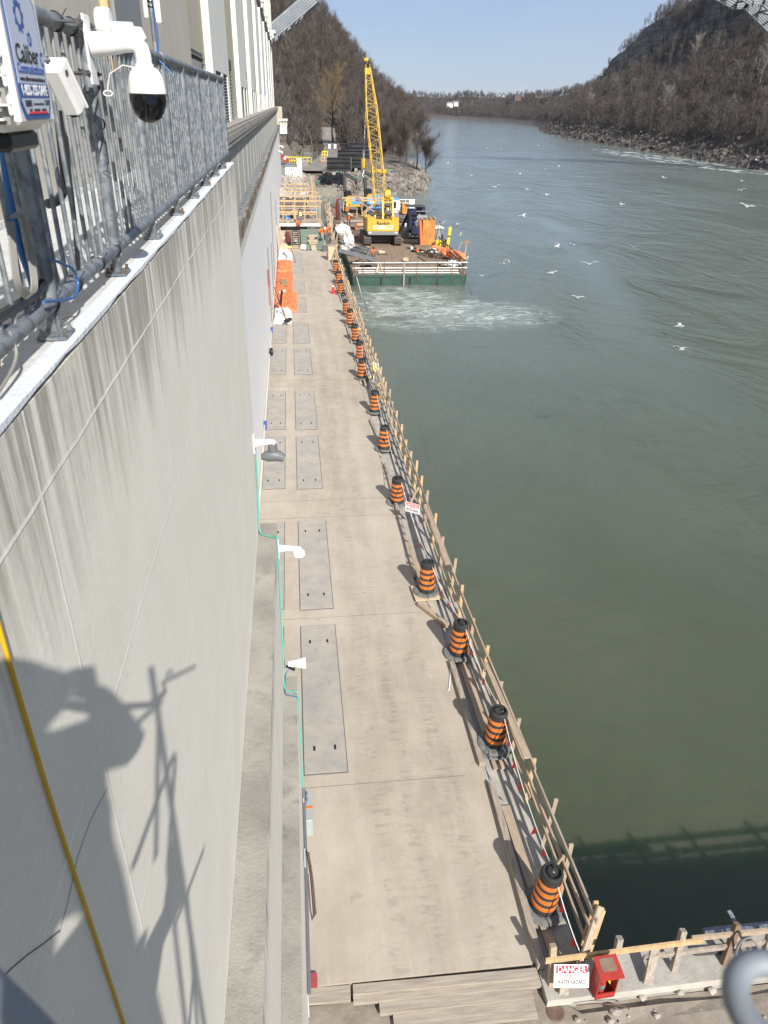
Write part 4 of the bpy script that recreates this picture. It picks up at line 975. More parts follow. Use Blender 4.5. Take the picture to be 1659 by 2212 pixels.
k3 = thing('horn_speaker', 'small white horn loudspeaker on a black bracket at the end of the lower ledge', 'loudspeaker', (-.45, 12.05, -10.25))
mb = MB(); mb.lathe([(.055, 0), (.07, .1), (.075, .14), (.13, .34), (.145, .36), (.13, .365), (.06, .16), (0, .15)], 24, (.0, 0, .05), 'X'); mb.build('horn', M_white, k3, smooth=True)
mb = MB(); mb.bar((-.05, 0, 0), (.12, 0, -.12), .02, .05); mb.bar((.12, 0, -.12), (.14, 0, .05), .02, .05); mb.build('bracket', M_black, k3)
cable('green_conduit', 'green conduit stepping down the wall past both ledges', [(WX + .03, 13.0, -5.7), (WX + .03, 12.9, -6.6), (WX + .03, 12.6, -7.1), (WX + .06, 12.5, -7.3), (-.62, 12.35, -7.31), (-.54, 12.3, -7.36), (-.535, 12.2, -8.6), (-.535, 11.8, -9.9), (-.53, 11.5, -10.32), (-.40, 11.4, -10.37), (-.27, 11.35, -10.42), (-.255, 11.1, -11.2), (-.25, 10.9, -12.6)], .014, M_green)
cable('blue_cable', 'blue cable following the green conduit around the lower ledge', [(-.44, 12.0, -10.3), (-.51, 11.9, -10.36), (-.52, 11.4, -10.38), (-.42, 11.3, -10.38), (-.29, 11.25, -10.38), (-.27, 11.2, -10.42)], .01, M_blue)
cable('grey_conduit', 'grey conduit clipped along the foot of the wall beside the deck', [(-.24, 10.9, -12.6), (-.24, 10.6, -12.7), (-.23, 9.6, -12.8), (-.23, 8.2, -12.9), (-.23, 7.0, -13.0)], .035, M_grey)
ep = thing('electrical_panel', 'pale green-grey electrical panel with pipe fittings at the foot of the wall', 'electrical panel', (-.25, 10.75, -13.2))
mb = MB(); mb.box((.09, 0, 0), (.18, .75, .5), bev=.01); mb.build('cabinet', mat('grey_green_enamel', (.33, .37, .35), .5), ep)
mb = MB()
for i in range(5): mb.tube((.04 + .03 * (i % 2), .05 + .07 * i, .25), (.04 + .03 * (i % 2), .05 + .07 * i, .34), .022)
mb.build('fittings', M_galv, ep)
mb = MB(); mb.box((.1, -.05, .254), (.17, .06, .006)); mb.build('orange_strap', M_orange, ep)
cl = thing('hose_bundle', 'looped brown and black hoses hanging at the foot of the wall', 'hose', (-.2, 9.1, -13.2))
for i in range(4):
    mb = MB(); mb.path([(.0 + .01 * i, .35, .5), (.05 + .012 * i, .1, .1), (.08 + .015 * i, -.35, -.35), (.05, -.42, -.45), (.02, -.3, -.3), (.0, .1, .2)], .014); mb.build('hose', M_rust if i % 2 else M_black, cl, smooth=True)
cl2 = MB(); cl2.box(at(671, 2118, Z=-13.93), (.24, .26, .015), (0, .15, 0)); o = cl2.build('red_plate', mat('faded_red_sheet', (.36, .05, .06), .7, col2=(.26, .05, .06), scale=6)); tag(o, 'small square red plate leaning at the foot of the wall beside the timber steps', 'panel')

# ================================================================== ON THE QUAY DECK
hx0, hx1 = -.255, .81
HY = [(12.47, 18.24), (19.04, 24.72), (27.4, 33.01), (33.76, 39.43), (42.16, 47.62), (48.57, 53.9), (56.88, 62.12), (63.3, 68.47), (71.34, 76.6), (77.3, 82.4)]
ORD = ['nearest', 'second', 'third', 'fourth', 'fifth', 'sixth', 'seventh', 'eighth', 'ninth', 'tenth', 'eleventh', 'twelfth', 'thirteenth', 'fourteenth', 'fifteenth']
def hatch(x0, x1, ya, yb, label, group, parts=True):
    w_, l_ = x1 - x0, yb - ya; t_ = thing('floor_hatch', label, 'floor hatch', ((x0 + x1) / 2, (ya + yb) / 2, DZ), group=group)
    mb = MB(); mb.bx(-w_ / 2, w_ / 2, -l_ / 2, l_ / 2, .005, .016); mb.build('frame', M_frame, t_)
    mb = MB(); mb.bx(-w_ / 2 + .022, w_ / 2 - .022, -l_ / 2 + .03, l_ / 2 - .03, .017, .034); mb.build('plate', M_steel, t_)
    for sx in (-.24, .24):
        for sy in (-.36, .36):
            mb = MB(); mb.bx(sx * w_ - .028, sx * w_ + .028, sy * l_ - .075, sy * l_ + .075, .0345, .038); mb.build('lifting_slot', M_dark, t_)
for i, (a, b_) in enumerate(HY):
    hatch(hx0, hx1, a, b_, f'{ORD[i]} steel floor hatch of the right-hand row along the middle of the deck', 'steel hatches of the right-hand row')
for i, (a, b_) in enumerate(HY[:6]):
    hatch(-1.70, -.74, a + .1, b_, f'{ORD[i]} steel floor hatch of the left-hand row against the wall', 'steel hatches of the left-hand row')

def barrel_proto():
    t_ = thing('construction_barrel', 'x', 'traffic barrel', (0, 0, 0), group='barrels lined up along the water side')
    mb = MB(); mb.lathe([(.27, .0), (.42, .0), (.44, .02), (.43, .05), (.36, .075), (.29, .055), (.25, .05)], 28); mb.build('rubber_base', M_rubgrey, t_, smooth=True)
    prof = [(.255, .03), (.262, .05), (.258, .18), (.250, .19), (.248, .39), (.241, .40), (.238, .60), (.231, .61), (.228, .80), (.222, .81), (.219, 1.02), (.222, 1.03), (.218, 1.09), (.20, 1.12), (.17, 1.125), (.16, 1.06), (0, 1.05)]
    mb = MB(); mb.lathe(prof, 28); mb.build('body', M_rubber, t_, smooth=True)
    for z in (.255, .455, .655, .855):
        r_ = .252 - (z - .25) * .045
        mb = MB(); mb.lathe([(r_ + .003, z - .052), (r_ + .008, z - .05), (r_ + .005, z + .05), (r_, z + .052)], 28); mb.build('orange_band', M_orange, t_, smooth=True)
    mb = MB(); mb.path([(-.10, 0, 1.05), (-.10, 0, 1.16), (0, 0, 1.19), (.10, 0, 1.16), (.10, 0, 1.05)], .018, 8); mb.build('handle', M_rubber, t_)
    return t_
BP = [(1172, 1958), (1068, 1612), (990, 1411), (921, 1282), (858, 1085), (829, 970), (809, 890), (781.5, 817), (778, 776), (768, 737), (756, 702), (748, 680), (736, 635), (731.5, 614), (725.5, 589)]
BL = ['nearest orange and black barrel, with a dusty grey rubber ring, by the wooden fence end', 'second barrel from the near end, standing on a stack of black rubber rings', 'third barrel from the near end, just past the slanting loose board',
      'fourth barrel from the near end, standing on a small plywood sheet', 'fifth barrel from the near end, just beyond the small danger sign', 'sixth barrel from the near end, beside the bare lumber fence', 'seventh barrel from the near end, with white tape around its top',
      'eighth barrel from the near end, with tangled rope beside it', 'ninth barrel from the near end, close behind the roped one', 'tenth barrel from the near end, with yellow tape at its foot', 'eleventh barrel from the near end, with a red top', 'twelfth barrel from the near end, partly hidden by a slanting board',
      'thirteenth barrel from the near end, beside the traffic cone', 'fourteenth barrel from the near end, just beyond the traffic cone', 'farthest barrel of the row, by the plywood box at the gangway']
bproto = barrel_proto(); tops = []
for i, ((px, py), lb) in enumerate(zip(BP, BL)):
    g = at(px, py, Z=DZ + .02); lift = .12 if i in (1, 3) else .02
    o = bproto if i == 0 else dup(bproto, (0, 0, 0))
    o['label'] = lb; o.location = (g.x, g.y, DZ + lift); o.rotation_euler = (jit(.06), jit(.05) + .02, random.uniform(0, 6)); tops.append(Vector((g.x, g.y, DZ + lift + 1.0)))
for k, dx in ((0, 0), (1, .05)):
    g = at(1068, 1612, Z=DZ + .02); mb = MB(); mb.lathe([(.25, 0), (.43, 0), (.45, .025), (.42, .05), (.3, .05)], 28, (g.x - dx, g.y - dx, DZ + .0 + .055 * k)); o = mb.build('rubber_ring', M_rubgrey, smooth=True); tag(o, ['lower spare rubber ring under the second barrel', 'upper spare rubber ring under the second barrel'][k], 'rubber ring')
g = at(921, 1282, Z=DZ); mb = MB(); mb.box((g.x + .02, g.y - .08, DZ + .1), (.95, .85, .03), (0, 0, .06)); o = mb.build('plywood_sheet', M_ply); tag(o, 'square plywood sheet bridging the deck edge beneath the fourth barrel', 'board')

def lumber(a, b_, wd, th, label, z=None, m_=None, name='timber_beam', Z=DZ, group='loose timbers along the deck edge', up=0.0):
    p, q = at(*a, Z=Z + th), at(*b_, Z=Z + th); p.z = q.z = Z + th / 2 + .004 + up
    mb = MB(); mb.bar(p, q, wd, th); o = mb.build(name, m_ or M_wood); tag(o, label, 'timber', group); return o
lumber((1062, 1690), (1170, 2085), .14, .14, 'long square timber along the deck edge nearest the camera, under the first barrel', m_=M_woodgrey)
lumber((1092, 1740), (1200, 2070), .20, .05, 'flat grey plank beside the nearest long square timber', m_=M_wood, Z=DZ - .1)
lumber((976, 1428), (1042, 1648), .14, .14, 'square timber along the deck edge between the second and third barrels', m_=M_woodgrey)
lumber((1000, 1425), (1080, 1660), .30, .05, 'wide pale plank between the second and third barrels', Z=DZ - .08)
lumber((905, 1302), (968, 1350), .15, .12, 'short pale board lying slanted across the deck edge before the third barrel', m_=M_wood, up=.02)
lumber((832, 1000), (897, 1240), .12, .12, 'square timber along the deck edge between the fourth and fifth barrels', m_=M_woodgrey)
lumber((858, 1125), (925, 1290), .30, .04, 'wide pale plank between the fourth and fifth barrels', Z=DZ - .08)
lumber((800, 905), (826, 965), .11, .12, 'square timber on the deck edge beside the sixth barrel', m_=M_woodgrey)
lumber((770, 770), (790, 830), .10, .12, 'square timber on the deck edge beside the eighth barrel', m_=M_woodgrey)
lumber((745, 690), (760, 740), .10, .12, 'square timber on the deck edge beside the tenth barrel', m_=M_woodgrey)
lumber((722, 600), (738, 650), .10, .12, 'square timber on the deck edge beside the far traffic cone', m_=M_woodgrey)
lumber((975, 1440), (970, 1490), .03, .03, 'short white stick leaning on the deck edge before the second barrel', m_=M_white, name='marker_stick')
# timber fence on the water side
FX = [(7.7, 4.98), (12, 4.84), (17, 4.62), (22, 4.55), (32, 4.45), (45, 4.35), (60, 4.25), (84, 4.1)]
def fx(y): return float(np.interp(y, [p[0] for p in FX], [p[1] for p in FX]))
FL = ['nearest timber fence length from the danger sign corner to the first barrel', 'timber fence length between the first and second barrels, with a long doubled top board', 'timber fence length beside the third barrel', 'timber fence length holding the small danger sign',
      'timber fence length beside the fifth barrel', 'timber fence length beside the sixth barrel', 'timber fence length beside the seventh barrel, with a slanting brace', 'timber fence length beside the tangled rope', 'timber fence length beside the tenth barrel', 'timber fence length beside the eleventh barrel', 'timber fence length beside the traffic cone', 'farthest timber fence length running to the gangway']
ends = [7.8, 11.3, 15.2, 19.4, 24.2, 29.5, 35.5, 42, 49, 56.5, 64.5, 73, 82.5]
for i in range(12):
    ya, yb = ends[i], ends[i + 1]
    t_ = thing('timber_fence', FL[i], 'fence', (fx(ya), ya, DZ), group='timber guard fence on the water side')
    n_ = max(3, int((yb - ya) / 1.25)) ; wm = M_wood if i % 2 else M_woodnew
    for k in range(n_):
        y = ya + .25 + (yb - ya) * k / n_; hh = 1.05 + random.uniform(-.02, .28)
        mb = MB(); lean = jit(.05)
        mb.bar((fx(y) - fx(ya) + .08, y - ya, -.55), (fx(y) - fx(ya) + .08 + lean + .06, y - ya + jit(.09), hh), .09, .045, (0, 1, 0)); mb.build('post', random.choice([M_woodnew, M_wood]), t_)
        if k % 3 == 1 and i % 2 == 0:
            mb = MB(); mb.bar((fx(y) - fx(ya) - .30, y - ya + .05, -.06), (fx(y) - fx(ya) + .04, y - ya + .07, .72), .09, .04, (0, 1, 0)); mb.build('brace', M_wood, t_)
    for z, wd in ((1.0, .14), (.55, .10), (.12, .10)):
        mb = MB(); j = jit(.05)
        mb.bar((.03, -.1, z + j), (fx(yb) - fx(ya) + .03 + jit(.05), yb - ya + .25, z + jit(.06)), .04, wd); mb.build('rail', M_wood if z < 1 else random.choice([M_wood, M_woodgrey]), t_)
    if i in (1, 3, 6):
        mb = MB(); mb.bar((-.08, .2, 1.12), (fx(yb) - fx(ya) - .03, yb - ya - .3, .98), .14, .04); mb.build('top_board', M_wood, t_)
# leaning post pair where the fence meets the kerb
cp = thing('leaning_post', 'pair of pale leaning posts tied at the corner above the large danger sign', 'post', (4.75, 7.55, DZ - .1))
mb = MB(); mb.bar((-.10, -.25, .5), (.38, .35, 1.25), .15, .05, (0, 1, 0)); mb.build('post', M_wood, cp)
mb = MB(); mb.bar((.22, .15, -.1), (.45, .38, 1.1), .10, .09, (0, 1, 0)); mb.build('post', M_woodnew, cp)
mb = MB()
for z in (0.52, .56): mb.path([(-.07 + .09 * math.cos(a), -.2 + .06 * math.sin(a), z) for a in np.linspace(0, 6.28, 12)[:-1]], .012, 6, closed=True)
mb.build('white_tie', M_white, cp)
# pennant rope
corner = Vector((4.68, 7.3, DZ + .55))
ln = [corner] + [t_ + Vector((.1, 0, .05)) for t_ in tops[:12]]
pr_ = thing('pennant_rope', 'white rope with red triangular pennants strung from barrel to barrel', 'rope', tuple(corner))
P3 = []
for a, b_ in zip(ln, ln[1:]):
    for k in range(8):
        u = k / 8; p = a.lerp(b_, u); p.z -= .45 * 4 * u * (1 - u) * min(1, (b_ - a).length / 4) * .6; P3.append(p - corner)
P3.append(ln[-1] - corner)
mb = MB(); mb.path(P3, .010, 5); mb.build('rope', M_white, pr_)
cum = 0; nxt = .35
for a, b_ in zip(P3, P3[1:]):
    d = (b_ - a).length
    while cum + d > nxt and nxt < 24:
        p = a.lerp(b_, (nxt - cum) / d); dr = (b_ - a).normalized() * .10; s_ = random.uniform(-.10, .12)
        mb = MB(); tip = p + Vector((s_, .06, -.26)); nrm = Vector((.004, 0, 0)); mb.add([p - dr, p + dr, tip, p - dr + nrm, p + dr + nrm, tip + nrm], [(0, 1, 2), (5, 4, 3), (0, 3, 4, 1), (1, 4, 5, 2), (2, 5, 3, 0)]); mb.build('pennant', M_redcloth, pr_); nxt += .58
    cum += d
# tangled rope and tape by the eighth barrel
tg = thing('rope_tangle', 'tangle of white and yellow rope hung on the fence beside the eighth barrel', 'rope', (4.2, 40.0, DZ + .9))
for k in range(7):
    mb = MB(); a0 = random.uniform(0, 6); mb.path([(.25 * math.cos(a0 + j * .9) * (1 - j / 16) + .1, (j - 5) * .28 + jit(.2), .35 - abs(j - 5) * .16 + jit(.12)) for j in range(11)], .022, 6); mb.build('rope', M_white if k % 3 else M_safety, tg, smooth=True)
for i, (px, py, lb) in enumerate([(770, 712, 'yellow tape scrap tied between the tenth and eleventh barrels'), (800, 815, 'yellow tape scrap on the eighth barrel')]):
    g = at(px, py, Z=DZ + .8); mb = MB(); mb.blob((g.x, g.y, DZ + .8), (.18, .2, .1), .8, i, 1); o = mb.build('tape_scrap', M_safety); tag(o, lb, 'tape')
# traffic cone
g = at(720, 634, Z=DZ); tc_ = thing('traffic_cone', 'small red-orange traffic cone on the deck beside the barrels', 'traffic cone', (g.x, g.y, DZ))
mb = MB(); mb.box((0, 0, .02), (.42, .42, .04), bev=.01); mb.build('base', M_redcloth, tc_); mb = MB(); mb.lathe([(.17, .04), (.035, .85), (0, .86)], 18); mb.build('cone', M_redcloth, tc_, smooth=True)
mb = MB(); mb.lathe([(.087, .55), (.09, .553), (.066, .68), (.062, .682)], 18); mb.build('collar', M_white, tc_, smooth=True)

def danger_sign(c4, label, name='danger_sign', words=True):
    """c4: four 3D corners top-left, top-right, bottom-right, bottom-left"""
    tl, tr, br_c, bl = [Vector(c) for c in c4]
    u = (tr - tl); wd = u.length; u.normalize(); v = (tl - bl); ht = v.length; v = (v - u * v.dot(u)).normalized(); n_ = u.cross(v)
    t_ = thing(name, label, 'sign', tuple(bl))
    mb = MB(); mb.prism([(0, 0), (wd, 0), (wd, ht), (0, ht)], -.006, ((0, 0, 0), u, v, n_)); mb.build('board', M_sign, t_)
    mb = MB(); mb.prism([(wd * .06, ht * .62), (wd * .94, ht * .62), (wd * .94, ht * .96), (wd * .06, ht * .96)], .002, ((0, 0, 0), u, v, n_)); mb.build('red_band', M_signred, t_)
    if words:
        def tx(s, y, size, m_, sx, bold=0): 
            M = frame_m(u * wd / 2 + v * ht * y + n_ * .004, u, v); text(s, size, m_, M, t_, 'lettering', ext=.001, bold=bold, sx=sx)
        tx('DANGER', .785, ht * .40, M_sign, wd / ht * .50, .002); tx('DUE TO', .52, ht * .17, M_signred, wd / ht * .60, .001); tx('WATER HAZARD', .24, ht * .28, M_ink, wd / ht * .37, .001)
    return t_
danger_sign([at(1203, 2084, Z=-13.42), at(1279, 2084, Z=-13.42), at(1270, 2126, Z=-13.80), at(1196, 2134, Z=-13.80)], 'large red and white danger water hazard sign at the near fence corner')
danger_sign([at(878, 1083, Z=-12.95), at(909, 1092, Z=-12.95), at(906, 1114, Z=-13.35), at(875, 1103, Z=-13.35)], 'small danger due to water hazard sign hung on the timber fence before the fifth barrel')

# steps of planks at the near end
for i, (a, b_, d_, z, m_, lb) in enumerate([((664, 2148), (757, 2141), .26, -14.03, M_woodx, 'short pale plank step against the wall foot'),
        ((763, 2140), (1162, 2103), .17, -14.0, M_woodx, 'upper of the long plank steps, touching the slab end'), ((763, 2156), (1180, 2117), .20, -14.05, M_woodx, 'second long plank step below the slab end'),
        ((820, 2176), (1150, 2141), .22, -14.08, M_woodx, 'third, shorter plank step'), ((850, 2204), (1156, 2172), .30, -14.12, M_woodx, 'lowest plank step at the bottom edge of the view')]):
    p, q = at(*a, Z=z), at(*b_, Z=z); p.z -= .04; q.z -= .04; p.y -= d_ / 2 - .11; q.y -= d_ / 2 - .11
    mb = MB(); mb.bar(p, q, d_, .08); o = mb.build('plank_step', m_); tag(o, lb, 'plank', 'plank steps down from the slab')
# kerb with rails on the right
ka, kb = at(1183, 2162, Z=-14.02), at(1590, 2111, Z=-14.02); kd = (kb - ka).normalized(); kn = Vector((-kd.y, kd.x, 0)); kend = ka + kd * 16
kw = thing('concrete_kerb', 'low pale concrete kerb wall at the bottom right along the water', 'kerb', tuple(ka))
mb = MB(); z0 = Vector((0, 0, -.6)); q = kn * .72
vs = [Vector((0, 0, 0)), kend - ka, kend - ka + q, q]; mb.add([v + Vector((0, 0, 0)) for v in vs] + [v + z0 for v in vs], [(0, 1, 2, 3), (4, 7, 6, 5), (0, 4, 5, 1), (1, 5, 6, 2), (2, 6, 7, 3), (3, 7, 4, 0)]); mb.build('kerb_top', M_edge, kw)
mb = MB(); mb.bx(0, 16, 0, 0, 0, 0) if False else mb.bar(Vector((0, 0, -.10)) - kn * .004, kend - ka - kn * .004 + Vector((0, 0, -.10)), .008, .19); mb.build('pale_edge', mat('pale_concrete', (.52, .49, .43), .85, col2=(.42, .39, .34), scale=3), kw)
kf = thing('kerb_fence', 'weathered timber rail fence with leaning posts on the concrete kerb at bottom right', 'fence', tuple(ka + q * .5))
def kp(s_, dz, off=0.0): return kd * s_ + kn * off + Vector((0, 0, dz))
for s_, lean, m_ in ((.15, 0, M_wood), (1.3, .1, M_woodgrey), (2.5, .12, M_woodgrey), (3.5, .18, M_brown), (4.3, .12, M_woodgrey), (5.6, .2, M_brown), (7.2, .1, M_woodgrey), (9, .1, M_wood)):
    mb = MB(); mb.bar(kp(s_, 0, -.1), kp(s_ + lean, .85, .12), .11, .10, (0, 1, 0)); mb.build('post', m_, kf)
for s_ in (.3, 1.9, 4.7, 6.3):
    mb = MB(); mb.bar(kp(s_, .02, -.3), kp(s_ + .25, .5, .1), .20, .045, (0, 1, 0)); mb.build('brace', M_woodgrey, kf)
for (a, b_, z, m_) in ((0.0, 3.0, .60, M_woodnew), (2.8, 5.4, .64, M_wood), (5.0, 10, .66, M_wood), (1.9, 6.6, .34, M_woodgrey), (6.4, 11, .36, M_woodgrey)):
    mb = MB(); mb.bar(kp(a, z - .0, .0 if a < 2.5 else .07), kp(b_, z + .03, .02), .045, .12); mb.build('rail', m_, kf)
# red extinguisher box
g = at(1300, 2140, Z=-14.0); fb = thing('extinguisher_box', 'red open-fronted wooden box holding a fire extinguisher on the kerb', 'box', (g.x, g.y + .02, -14.02), rz=.05)
W_, D_, H_ = .37, .28, .76
mb = MB(); mb.bx(-W_ / 2, -W_ / 2 + .02, -D_ / 2, D_ / 2, 0, H_ - .02); mb.build('side_panel', M_red, fb)
mb = MB(); mb.bx(W_ / 2 - .02, W_ / 2, -D_ / 2, D_ / 2, 0, H_ - .02); mb.build('side_panel', M_red, fb)
mb = MB(); mb.bx(-W_ / 2 + .021, W_ / 2 - .021, D_ / 2 - .02, D_ / 2, 0, H_ - .02); mb.build('back_panel', M_brown, fb)
mb = MB(); mb.bx(-W_ / 2 + .021, W_ / 2 - .021, -D_ / 2, D_ / 2 - .021, 0, .02); mb.bx(-W_ / 2 + .021, W_ / 2 - .021, -D_ / 2, -D_ / 2 + .02, .0, .14); mb.build('front_lip', M_red, fb)
mb = MB(); mb.box((0, -.03, H_), (W_ + .06, D_ + .12, .025), (.12, 0, 0)); mb.build('lid', M_red, fb)
mb = MB(); mb.box((0.0, .01, H_ + .020), (W_ - .10, D_ - .06, .006), (.12, 0, 0)); mb.build('bare_wood_patch', M_brown, fb)
fe = thing('fire_extinguisher', 'red fire extinguisher with a yellow tag standing in the red box', 'fire extinguisher', (g.x - .06, g.y - .01, -13.99))
mb = MB(); mb.lathe([(.07, 0), (.075, .02), (.075, .38), (.05, .46), (.02, .48)], 18); mb.build('cylinder', M_red, fe, smooth=True)
mb = MB(); mb.lathe([(.0755, .15), (.077, .152), (.077, .30), (.0755, .302)], 18); mb.build('label_band', M_galv, fe, smooth=True)
mb = MB(); mb.lathe([(.02, .48), (.025, .52), (0, .53)], 10); mb.bar((0, 0, .52), (.08, 0, .55), .02, .01); mb.build('valve', M_black, fe)
mb = MB(); mb.bar((.05, -.02, .50), (.13, -.06, .36), .06, .004); mb.build('tag', M_safety, fe)
# steel frame over the water
sfm = thing('steel_outrigger', 'dark grey steel cross frame jutting over the water at the right edge', 'frame', (8.5, 7.9, DZ + .2))
a, b_ = at(1520, 2012, Z=DZ + .3), at(1665, 1998, Z=DZ + .3); o_ = Vector((8.5, 7.9, DZ + .2)); b_ = a + (b_ - a) * 2
mb = MB(); mb.bar(a - o_, b_ - o_, .10, .08); mb.build('cross_beam', M_galv, sfm)
a, b_ = at(1573, 1968, Z=DZ + .35), at(1620, 2050, Z=DZ + .2); mb = MB(); mb.bar(a - o_, b_ - o_, .08, .08); mb.build('cross_beam', M_galv, sfm)
a, b_ = at(1500, 2058, Z=DZ + .05), at(1600, 2052, Z=DZ + .05); mb = MB(); mb.bar(a - o_, b_ - o_, .08, .08); mb.build('cross_beam', M_darksteel, sfm)
for px, py in ((1560, 2005), (1590, 2003)):
    a = at(px, py, Z=DZ + .3); mb = MB(); mb.bar(a - o_, a - o_ + Vector((.05, .1, -2.6)), .07, .07); mb.build('leg', M_darksteel, sfm)
cable('grey_hose', 'coil of grey hose looped over the last brown post at bottom right', [at(1585, 2100, Z=-14), at(1590, 2060, Z=-13.7), at(1600, 2035, Z=-13.3), at(1620, 2025, Z=-13.1), at(1635, 2040, Z=-13.2), at(1640, 2080, Z=-13.6), at(1645, 2105, Z=-14)], .025, M_greycable)
cable('rusty_wire', 'bent rusty wire lying on the dirt below the large danger sign', [at(1245, 2172, Z=-14.12), at(1290, 2168, Z=-14.1), at(1340, 2172, Z=-14.12), at(1360, 2180, Z=-14.12)], .012, M_rust)
for i, (px, py, s_, lb) in enumerate([(1330, 2182, .12, 'large pebble beside the rusty wire'), (1200, 2180, .14, 'round rusty cap set in the dirt'), (1390, 2150, .08, 'pebble right of the red box'), (1470, 2140, .09, 'pebble near the kerb at lower right'), (1250, 2200, .07, 'pebble at the bottom edge of the dirt'), (1420, 2190, .07, 'pebble beside the dark shadow at the bottom edge'), (1320, 2202, .08, 'pebble below the rusty wire'), (1540, 2135, .09, 'pebble near the right edge')]):
    g = at(px, py, Z=-14.14)
    mb = MB()
    if i == 1: mb.lathe([(.16, 0), (.17, .02), (.15, .035), (0, .03)], 20, (g.x, g.y, -14.24)); o = mb.build('pipe_stub', M_rust, smooth=True); tag(o, lb, 'pipe')
    else: mb.blob((g.x, g.y, -14.2), (s_, s_ * .8, s_ * .55), .25, i, 1); o = mb.build('pebble', M_rubble); tag(o, lb, 'stone', 'pebbles on the dirt ground')
mb = MB(); rr_ = random.Random(4)
for i in range(520):
    x, y = rr_.uniform(.5, 12), rr_.uniform(4.2, 6.75); s_ = rr_.uniform(.01, .035)
    mb.blob((x, y, DZ - .225), (s_, s_, s_ * .7), .3, i, 1)
gr = mb.build('gravel_scatter', M_rubble); stuff(gr); tag(gr, 'scattered small stones and grit on the dirt ground', 'gravel')
# near-camera platform rail (out of focus)
pf = thing('platform_rail', 'blurred galvanised pipe rail with a curved end close to the camera', 'railing', (0, .2, -.62))
def pr3(px, py, z): return at(px, py, Z=z) - Vector((0, .2, -.62))
mb = MB(); a = pr3(-60, 2120, -.60); b_ = pr3(40, 2222, -.60); d = (b_ - a).normalized()
mb.path([a - d * .6, a, b_, b_ + d * .03, Vector((.12, -.03, .0)), Vector((.25, -.02, .03)), ], .018, 16); mb.build('pipe', M_galvl, pf, smooth=True)
mb = MB(); ctr = pr3(1686, 2172, -.50); rad = .027
mb.path([ctr + Vector((rad * math.cos(t_) , rad * math.sin(t_), 0)) for t_ in np.linspace(-.5, 4.4, 18)], .0088, 16); mb.build('end_loop', M_galvl, pf, smooth=True)
mb = MB(); mb.path([Vector((.25, -.02, .03)), ctr + Vector((-.05, -.065, 0)), ctr + Vector((.05, -.05, 0)), ctr + Vector((.3, -.02, 0))], .014, 14); mb.build('pipe', M_galvl, pf, smooth=True)

# ================================================================== BARGE AND ITS LOAD
K5 = lambda x, y: ((870 + x * .40989) / 1.507, (420 + y * .40989) / 1.507)       # crops of the photo used while measuring
K6 = lambda x, y: ((1050 + x * .30139) / 1.507, (560 + y * .30139) / 1.507)
K7 = lambda x, y: ((1250 + x * .18083) / 1.507, (640 + y * .18083) / 1.507)
def on5(x, y, Z=None): return at(*K5(x, y), Z=BZ if Z is None else Z)
fL, fR_ = at(762, 591, Z=BZ), at(1008, 591, Z=BZ)
bx0, bx1, by0 = fL.x, fR_.x, (fL.y + fR_.y) / 2; by1 = by0 + 62
bg_ = thing('work_barge', 'green steel work barge with a timber deck moored beside the quay', 'barge', (bx0, by0, WZ - .6))
def B(x, y, z): return (x, y, z - (WZ - .6))
Hh = BZ - .12; bw = bx1 - bx0
mb = MB(); mb.bx(0, bw, 0, by1 - by0, 0, Hh - (WZ - .6)); mb.build('hull', M_hull, bg_)
mb = MB(); mb.bx(-.06, bw + .06, -.07, -.003, Hh - (WZ - .6) - .22, Hh - (WZ - .6) + .02); mb.build('rub_rail', M_hull, bg_)
for f in (.245, .44, .50, .745):
    mb = MB(); mb.bx(bw * f - .10, bw * f + .10, -.03, -.002, 0, Hh - (WZ - .6) - .23); rbb = mb.build('hull_joint', M_dark, bg_)
    mb = MB(); mb.bx(bw * f - .03, bw * f + .03, -.05, -.031, 0, Hh - (WZ - .6) - .23); mb.build('red_strip', M_darkred, rbb)
mb = MB(); rr_ = random.Random(8)
mb.bx(.1, bw - .1, .1, 6, Hh - (WZ - .6), Hh - (WZ - .6) + .05)
mb.bx(.1, bw - .1, 6, by1 - by0 - .1, Hh - (WZ - .6), Hh - (WZ - .6) + .06); mb.build('deck_planking', M_matwood, bg_)
zD = BZ - (WZ - .6)
for i, (x0, x1, y0_, y1_, r_) in enumerate([(3.0, 9.4, 3.2, 4.4, 0), (2.8, 9.3, 4.5, 5.9, 0), (2.4, 9.2, 6.0, 7.5, .01), (2.2, 9.0, 7.6, 9.2, 0), (2.0, 8.8, 9.3, 11.2, .02), (2.0, 8.6, 11.3, 13.4, 0), (1.8, 8.6, 13.5, 15.6, 0), (1.8, 8.6, 15.7, 18, 0)]):
    mb = MB(); nn = 5
    for k in range(nn):
        a = y0_ + (y1_ - y0_) * k / nn; b_ = y0_ + (y1_ - y0_) * (k + 1) / nn - .03
        mb.box(((x0 + x1) / 2 + jit(.15), (a + b_) / 2, zD + .07), (x1 - x0, b_ - a, .13 + jit(.02)), (0, 0, r_))
    o = mb.build('crane_mat', M_matwood, None); o.location = (bx0, by0, WZ - .6)
    tag(o, ['first crane mat of sawn timbers behind the front rail', 'second crane mat counting back from the front rail', 'third crane mat counting back from the front rail', 'fourth crane mat counting back from the front rail', 'fifth crane mat, just in front of the crane tracks', 'sixth crane mat, under the rear of the crane tracks', 'seventh crane mat, under the middle of the crane', 'eighth crane mat, under the front of the crane tracks'][i], 'crane mat', 'timber mats on the barge deck')
